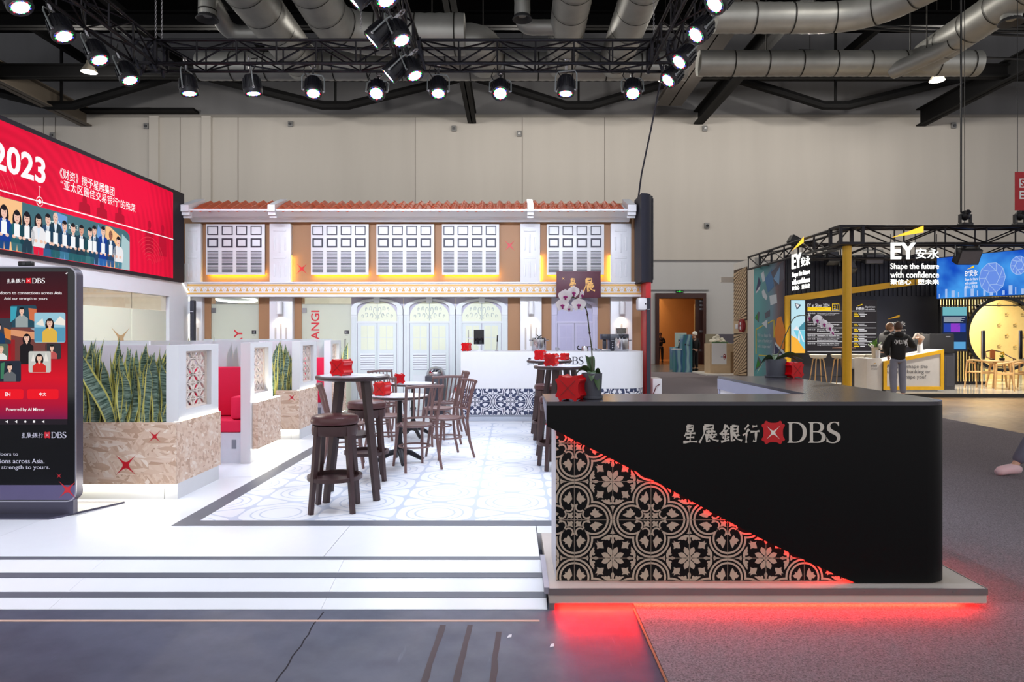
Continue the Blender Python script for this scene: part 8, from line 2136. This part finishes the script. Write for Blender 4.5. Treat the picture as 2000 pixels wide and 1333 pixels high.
# reception desk of that stand
RYd = 26.6
e = E('timber_desk', 'white and timber reception desk far back beside the doorway', 'desk', (X_(1411, RYd), RYd, 0))
MB().box(X_(1372, RYd), RYd-.6, 0, X_(1440, RYd), RYd+1.5, .06).build('base_slab', M('warm_white_panel', (222, 216, 208), .5), e, w=True, smooth=False)
MB().box(X_(1387, RYd), RYd, .06, X_(1436, RYd), RYd+.8, 1.22).build('timber_body', tan_, e, w=True, smooth=False); MB().box(X_(1390, RYd), RYd-.06, .42, X_(1418, RYd), RYd, 1.24).build('white_front', mat_white, e, w=True, smooth=False)
MB().box(X_(1427, RYd), RYd-.01, .06, X_(1434, RYd), RYd, .9).build('recess', M('timber_recess', (140, 108, 74), .6), e, w=True, smooth=False)
cv = Canvas((0, RYd-.06, 0), (1, 0, 0), (0, 0, 1), e, .004); cv.polys('red_mark', [(circ(X_(1414, RYd), Z_(697, RYd), .05, .11), MATS['badge_red']), (circ(X_(1414, RYd), Z_(695, RYd), .02, .03), mat_white), (circ(X_(1414, RYd), Z_(700, RYd), .02, .03), mat_white)]); cv.text('lettering', 'bank', X_(1407, RYd), Z_(698.5, RYd), X_(1411, RYd), Z_(695.5, RYd), M('blue_print', (60, 110, 180), .5))
e = E('hydrangea_mass', 'mound of white flowers on the far reception desk', 'flowers', (X_(1407, RYd), RYd+.4, 1.22))
for k in range(34):
    a = rn.uniform(0, 2*PI); r_ = rn.uniform(0, .26); MB().ell((r_*math.cos(a)*1.1, r_*math.sin(a)*.7, .06+rn.uniform(0, .26)*(1-r_/.36)), (.075, .075, .065), 7, 5).build('bloom', M('bloom_cream', (232, 226, 208), .7), e)
for k in range(6): MB().ell((-.2+.1*k, -.18, .04), (.09, .06, .04), 7, 5).build('leaf_clump', MATS['bouquet_dark_green'], e)
e = E('grey_panel', 'grey and olive display panels behind the far desk', 'panel', (X_(1410, 30), 30, 0))
MB().box(X_(1398, 30), 30, 0, X_(1440, 30), 30.1, 1.6).build('grey_board', M('grey_board', (104, 102, 116), .5), e, w=True, smooth=False); MB().box(X_(1379, 30), 30.02, 0, X_(1398, 30), 30.1, 1.6).build('olive_board', M('olive_board', (160, 152, 128), .6), e, w=True, smooth=False)
# ---- teal check-in counters before the doorway
def teal_mat():
    m = bpy.data.materials.new('teal_swirl_print'); m.use_nodes = True; nt = m.node_tree; b = nt.nodes['Principled BSDF']; tc = nd(nt, 'ShaderNodeTexCoord')
    wv = nd(nt, 'ShaderNodeTexWave'); wv.inputs['Scale'].default_value = .9; wv.inputs['Distortion'].default_value = 5; wv.inputs['Detail'].default_value = 1; nt.links.new(tc.outputs['Object'], wv.inputs['Vector'])
    cr = nd(nt, 'ShaderNodeValToRGB'); cr.color_ramp.elements[0].color = rgb(52, 126, 132); cr.color_ramp.elements[1].color = rgb(160, 206, 206); cr.color_ramp.elements.new(.5).color = rgb(70, 110, 160)
    nt.links.new(wv.outputs['Fac'], cr.inputs[0]); nt.links.new(cr.outputs[0], b.inputs['Base Color']); b.inputs['Roughness'].default_value = .4
    MATS['teal'] = m
    return m
mt = teal_mat(); TYd = 28.5
e = E('checkin_counter', 'teal swirl-printed check-in counter with tall screen before the doorway', 'counter', (X_(1334, TYd), TYd, 0))
MB().box(X_(1319, TYd), TYd, 0, X_(1333, TYd), TYd+.5, .94).build('low_counter', mt, e, w=True, smooth=False); MB().box(X_(1317, TYd), TYd-.03, .94, X_(1333, TYd), TYd+.53, .99).build('counter_top', mat_white, e, w=True, smooth=False); MB().box(X_(1332, TYd), TYd-.1, 0, X_(1351, TYd), TYd+.4, 1.58).build('tall_screen', mt, e, w=True, smooth=False)
cv = Canvas((0, TYd-.1, 0), (1, 0, 0), (0, 0, 1), e, .004); cv.polys('logo_mark', [(rc(X_(1336, TYd), Z_(675, TYd), X_(1339, TYd), Z_(672, TYd)), mat_dark)]); cv.text('lettering', 'Sibos', X_(1341, TYd), Z_(676, TYd), X_(1347, TYd), Z_(672, TYd), mat_dark)
e = E('checkin_counter', 'second teal check-in counter with pale screen, farther inside', 'counter', (X_(1325, 30.5), 30.5, 0))
MB().box(X_(1313, 30.5), 30.5, 0, X_(1324, 30.5), 31, 1.02).build('low_counter', mt, e, w=True, smooth=False); MB().box(X_(1320, 30.5), 30.6, 1.02, X_(1342, 30.5), 30.7, 1.66).build('pale_screen', M('pale_teal_panel', (190, 208, 200), .5), e, w=True, smooth=False); MB().box(X_(1324, 30.5), 30.55, 0, X_(1342, 30.5), 31, 1.02).build('screen_base', mt, e, w=True, smooth=False)
# ================================================================ people
def skin_geo(nodes, edges, root, sub=2):
    """surface grown round a skeleton: nodes {name: (pos, radius or (rx, ry))}"""
    keys = list(nodes); idx = {k: i for i, k in enumerate(keys)}
    me = bpy.data.meshes.new('skel'); me.from_pydata([nodes[k][0] for k in keys], [(idx[a], idx[b]) for a, b in edges], [])
    ob = bpy.data.objects.new('skel', me); COL.objects.link(ob)
    md = ob.modifiers.new('skin', 'SKIN'); md.use_smooth_shade = True; md.branch_smoothing = .6
    sk = me.skin_vertices[0].data
    for k in keys:
        r = nodes[k][1]; sk[idx[k]].radius = r if isinstance(r, tuple) else (r, r); sk[idx[k]].use_root = (k == root)
    ms = ob.modifiers.new('sub', 'SUBSURF'); ms.levels = sub; ms.render_levels = sub
    dg = bpy.context.evaluated_depsgraph_get(); dg.update()
    m2 = bpy.data.meshes.new_from_object(ob.evaluated_get(dg))
    vs = [v.co[:] for v in m2.vertices]; fs = [list(p.vertices) for p in m2.polygons]
    bpy.data.objects.remove(ob); bpy.data.meshes.remove(me); bpy.data.meshes.remove(m2)
    return vs, fs
def hand_geo(mb, wrist, d, side, curl=.5):
    """palm and five separate fingers from the wrist along d; side points to the thumb"""
    d = Vector(d).normalized(); sd = Vector(side); sd = (sd-d*sd.dot(d)).normalized(); pn = d.cross(sd).normalized(); w = Vector(wrist)
    pc = w+d*.045
    o = len(mb.v); mb.ell((0, 0, 0), (.040, .016, .052), 10, 8)
    R = Matrix((sd, pn, d)).transposed().to_4x4(); R.translation = pc; mb.xf(R, o)
    for k, L in enumerate((.070, .080, .075, .058)):
        b = w+d*.085+sd*(.028-.0185*k); p1 = b+d*L*.45-pn*L*.10*curl; p2 = p1+d*L*.30-pn*L*.30*curl; p3 = p2+d*L*.15-pn*L*.35*curl
        mb.tube([b-d*.012, p1, p2, p3], [.0092, .0088, .008, .0065], 6)
    t0 = w+d*.035+sd*.034; mb.tube([t0-sd*.012, t0+sd*.022+d*.022, t0+sd*.030+d*.052], [.0115, .0105, .008], 6)
def person(label, loc, rz, pose, top, bottom, shoe, hairc, skinc=(214, 168, 142), hairlen=.0, H=1.75, hood=False, helmet=None, hands=True, nmtop='jacket', hem=.05):
    """faces local +Y. pose overrides joints; body is one mesh, clothing and hair are its children"""
    s = H/1.75
    J = dict(pelvis=(0, 0, .95), waist=(0, 0, 1.08), chest=(0, .01, 1.28), neck=(0, -.005, 1.47), head=(0, .02, 1.60),
             shL=(-.18, 0, 1.415), elL=(-.23, -.03, 1.13), wrL=(-.22, .06, .90), shR=(.18, 0, 1.415), elR=(.23, -.03, 1.13), wrR=(.22, .06, .90),
             hiL=(-.09, 0, .86), knL=(-.10, .02, .50), anL=(-.10, -.02, .09), toL=(-.11, .14, .035), hiR=(.09, 0, .86), knR=(.10, .02, .50), anR=(.10, -.02, .09), toR=(.11, .14, .035))
    J.update(pose); J = {k: tuple(c*s for c in v) for k, v in J.items()}
    V = {k: Vector(v) for k, v in J.items()}
    body = {}
    def nset(scale, lst): return {k: (J[k], (r*s*scale if not isinstance(r, tuple) else (r[0]*s*scale, r[1]*s*scale))) for k, r in lst}
    lst = [('pelvis', (.13, .10)), ('waist', (.115, .085)), ('chest', (.14, .10)), ('neck', .052), ('head', .06), ('shL', .055), ('elL', .042), ('wrL', .028), ('shR', .055), ('elR', .042), ('wrR', .028), ('hiL', .085), ('knL', .058), ('anL', .038), ('toL', .03), ('hiR', .085), ('knR', .058), ('anR', .038), ('toR', .03)]
    ed = [('pelvis', 'waist'), ('waist', 'chest'), ('chest', 'neck'), ('neck', 'head'), ('chest', 'shL'), ('shL', 'elL'), ('elL', 'wrL'), ('chest', 'shR'), ('shR', 'elR'), ('elR', 'wrR'), ('pelvis', 'hiL'), ('hiL', 'knL'), ('knL', 'anL'), ('anL', 'toL'), ('pelvis', 'hiR'), ('hiR', 'knR'), ('knR', 'anR'), ('anR', 'toR')]
    mb = MB(); vs, fs = skin_geo(nset(1, lst), ed, 'pelvis'); mb.add(vs, fs)
    # head with face
    o = len(mb.v); hc = V['head']; nk = V['neck']
    mb.ell((0, 0, .025), (.073, .092, .112), 16, 12); mb.ell((0, .045, -.045), (.048, .045, .045), 10, 8)
    mb.ell((0, .094, .004), (.012, .018, .022), 8, 6)
    for sx in (-1, 1): mb.ell((sx*.074, -.005, .012), (.012, .022, .032), 8, 6)
    mb.k = 1
    for sx in (-1, 1): mb.ell((sx*.030, .084, .030), (.013, .008, .007), 8, 6)
    mb.k = 2; mb.ell((0, .086, -.042), (.022, .008, .006), 8, 6); mb.k = 0
    yaw, nod = pose.get('look', (0, 0))
    R = Matrix.Translation(hc) @ Matrix.Rotation(yaw, 4, 'Z') @ Matrix.Rotation(nod, 4, 'X') @ Matrix.Scale(s, 4)
    mb.xf(R, o)
    if hands:
        for a, b_, sd in (('elL', 'wrL', 1), ('elR', 'wrR', -1)):
            dv = V[b_]-V[a]; hand_geo(mb, V[b_]+dv.normalized()*.01, pose.get('hand'+b_[-1], tuple(dv)), (sd, .6, 0), pose.get('curl', .6))
    ms = M('skin_%d_%d_%d' % skinc, skinc, .5, var=.04)
    ob = mb.build('person', [ms, M('eye_dark', (30, 24, 24), .3), M('lip_tone', (168, 96, 88), .5)], org=(0, 0, 0), ang=80)
    ob.location = loc; ob.rotation_euler = (0, 0, rz); tag(ob, label, 'person')
    # clothing
    w = 1.22 if hood else 1.0; tl = [('pelvis', (.155*w, .125*w)), ('waist', (.155*w, .12*w)), ('chest', (.17*w, .13*w)), ('neck', .068), ('shL', .082*w), ('elL', .07*w), ('wrL', .046), ('shR', .082*w), ('elR', .07*w), ('wrR', .046)]
    te = [e_ for e_ in ed if e_[0] in dict(tl) and e_[1] in dict(tl)]
    jn = dict(J); 
    for w_ in ('wrL', 'wrR'):
        el = V['el'+w_[-1]]; J[w_] = tuple(el+(V[w_]-el)*.93)
    J['neck'] = tuple(V['chest']+(V['neck']-V['chest'])*.86); J['pelvis'] = tuple(V['pelvis']-Vector((0, 0, hem)))
    vs, fs = skin_geo(nset(1, tl), te, 'pelvis'); m = MB(); m.add(vs, fs)
    if hood:
        m.ell(tuple(V['neck']+Vector((0, -.055, -.01))*s), (.105*s, .075*s, .075*s), 12, 8)
    tp = m.build(nmtop, M('cloth_%d_%d_%d' % top, top, .85, var=.12), ob, ang=80)
    J = jn
    bl_ = [('pelvis', (.125, .10)), ('hiL', .095), ('knL', .082), ('anL', .068), ('hiR', .095), ('knR', .082), ('anR', .068)]
    be = [e_ for e_ in ed if e_[0] in dict(bl_) and e_[1] in dict(bl_)]
    J = dict(jn)
    for a in ('L', 'R'): J['an'+a] = tuple(V['kn'+a]+(V['an'+a]-V['kn'+a])*.94)
    vs, fs = skin_geo(nset(1, bl_), be, 'pelvis'); MB().add(vs, fs).build('trousers', M('cloth_%d_%d_%d' % bottom, bottom, .85, var=.12), ob, ang=80)
    for a in ('L', 'R'):
        an, to = V['an'+a], V['to'+a]; d = (to-an); fl = Vector((d.x, d.y, d.z)).normalized()
        m = MB(); m.tube([an-Vector((d.x, d.y, 0)).normalized()*.055*s+Vector((0, 0, -.045*s)), an+Vector((0, 0, -.03*s)), an+d*.55+Vector((0, 0, -.012*s)), to+d.normalized()*.03*s, to+d.normalized()*.075*s+Vector((0, 0, -.002))], [.044*s, .060*s, .056*s, .052*s, .032*s], 12)
        zmin = min(v[2] for v in m.v); 
        sh = m.build('shoe', M('shoe_%d_%d_%d' % shoe, shoe, .6), ob, ang=80)
    if hairc and not helmet:
        h = MB(); o = 0; n = 16; mm = 9
        for i in range(mm+1):
            th = PI*.66*i/mm
            for k in range(n):
                a = 2*PI*k/n; front = max(0, math.sin(a)); lim = 1.0 - .42*front*(i/mm); t2 = th*lim
                ww = 1.0+.05*math.sin(5*a+i)
                h.v.append((.083*ww*math.sin(t2)*math.cos(a), -.012+.100*ww*math.sin(t2)*math.sin(a), .028+.122*math.cos(t2)-hairlen*(i/mm)*(1-front)))
        for i in range(mm):
            for k in range(n): h.f.append([i*n+k, i*n+(k+1) % n, (i+1)*n+(k+1) % n, (i+1)*n+k]); h.m.append(0)
        h.xf(R); h.build('hair', M('hair_%d_%d_%d' % hairc, hairc, .6, var=.3, scale=60), ob, ang=80)
    if helmet:
        h = MB(); h.lathe([(.125, .03), (.112, .035), (.108, .07), (.085, .13), (.04, .155), (0, .16)], (0, 0, .01), 20); h.xf(R); h.build('helmet', M('helmet_white', helmet, .35), ob)
    return ob, tp
# visitor in a black hoodie at the welcome desk, seen from behind, holding a paper cup bag up to the right
hx, hy = X_(1754, 16.5), 16.5
vis, hoodie = person('person in a black hoodie and grey jeans seen from behind at the desk', (hx, hy, .01), -.12,
    dict(elR=(.36, .10, 1.18), wrR=(.52, .28, 1.36), handR=(.3, .4, .2), elL=(-.27, .0, 1.15), wrL=(-.16, .14, .97), head=(.02, .03, 1.61), look=(-.7, .1)), (22, 22, 24), (134, 138, 156), (220, 218, 216), (74, 48, 34), H=1.87, hood=True, nmtop='hoodie', hem=.19)
# white brush lettering on the hoodie's back
cvb = Canvas((hx-.015, hy-.145, 0), (1, -.05, 0), (0, 0, 1), vis, .004)
pwh = MATS['print_white']
zb0 = 1.37
strk = [[(-.15, .0), (-.13, .09)], [(-.15, .045), (-.11, .05)], [(-.115, -.03), (-.10, .07)], [(-.09, .06), (-.08, -.02), (-.06, .06)], [(-.045, -.03), (-.04, .07), (-.015, .05), (-.04, .02), (-.01, -.03)], [(.01, .06), (.0, -.01), (.03, -.02)], [(.05, .07), (.04, .0), (.07, -.01), (.075, .06)], [(.09, -.02), (.10, .07), (.12, -.03), (.13, .08)], [(.10, -.06), (.16, .10)], [(.12, .09), (.15, -.05), (.17, -.09), (.13, -.09)]]
vo = wloc(vis)
it = [([(x, zb0+z) for x, z in stroke_poly(s_, .0075)], pwh) for s_ in strk]
lo_ = cvb.polys('brush_lettering', it, 1); 
# the print lies in world axes while the visitor is turned: undo the turn
lo_.rotation_euler = (0, 0, .12)
e = E('paper_bag', 'crumpled white and tan paper bag held up by the person in the black hoodie', 'bag', (hx+.70, hy+.40, 1.44))
mb = MB().cbox(-.10, -.07, -.08, .12, .07, .14, .03); mb.xf(Matrix.Rotation(.5, 4, 'Y')); mb.build('bag', M('paper_white', (226, 206, 190), .7, var=.15), e)
mb = MB().cbox(-.09, -.075, -.06, .08, -.06, .06, .01); mb.xf(Matrix.Rotation(.5, 4, 'Y')); mb.build('tan_label', M('tan_paper', (206, 150, 110), .6), e)
person('person in a dark jacket with grey hood leaning on the desk, facing right', (X_(1728, 18.5), 18.5, EZ+.005), -1.35,
    dict(chest=(0, .07, 1.26), neck=(0, .12, 1.44), head=(0, .17, 1.56), shL=(-.18, .08, 1.39), shR=(.18, .08, 1.39), elL=(-.25, .16, 1.13), wrL=(-.12, .36, 1.10), elR=(.25, .14, 1.13), wrR=(.16, .34, 1.10), look=(-.1, .25)), (44, 42, 44), (40, 40, 46), (60, 60, 60), (120, 84, 56), H=1.84, hood=True)
person('dark-clad person standing in the lit doorway, hands at chest', (X_(1290, 39.0), 39.0, .02), 2.9,
    dict(elL=(-.26, .02, 1.14), wrL=(-.05, .20, 1.20), elR=(.26, .02, 1.14), wrR=(.06, .22, 1.22)), (26, 24, 26), (22, 22, 26), (20, 20, 20), (20, 16, 16), (170, 110, 80), H=1.68)
person('person in black with a white helmet behind the teal counter', (X_(1357, 29.6), 29.6, .01), .5,
    dict(elL=(-.27, .05, 1.14), wrL=(-.16, .26, 1.06), look=(.3, .3)), (20, 20, 22), (24, 24, 28), (24, 24, 24), None, helmet=(236, 232, 220), H=1.70)
person('person in black bending over the teal check-in counter', (X_(1328, 29.4), 29.4, .01), -1.2,
    dict(chest=(0, .10, 1.24), neck=(0, .18, 1.40), head=(0, .24, 1.52), shL=(-.18, .12, 1.36), shR=(.18, .12, 1.36), elL=(-.25, .22, 1.12), wrL=(-.12, .42, 1.08), elR=(.25, .2, 1.12), wrR=(.16, .4, 1.08), look=(0, .6)), (20, 20, 22), (24, 24, 28), (24, 24, 24), (200, 170, 140), H=1.66)
# walker cut by the right edge: the leading foot is in view
wy = 7.62
person('walking person cut by the right picture edge, pink clog and grey trousers in view', (X_(1972, wy)+.55, wy, .012), PI/2,
    dict(hiL=(-.09, .0, .90), knL=(-.09, .30, .52), anL=(-.09, .56, .10), toL=(-.10, .70, .055), hiR=(.09, 0, .90), knR=(.09, -.02, .50), anR=(.09, -.36, .14), toR=(.09, -.26, .03), elL=(-.24, -.10, 1.14), wrL=(-.23, -.18, .90), elR=(.24, -.04, 1.13), wrR=(.22, .0, .89)), (150, 150, 156), (104, 102, 118), (236, 202, 206), (30, 24, 24))
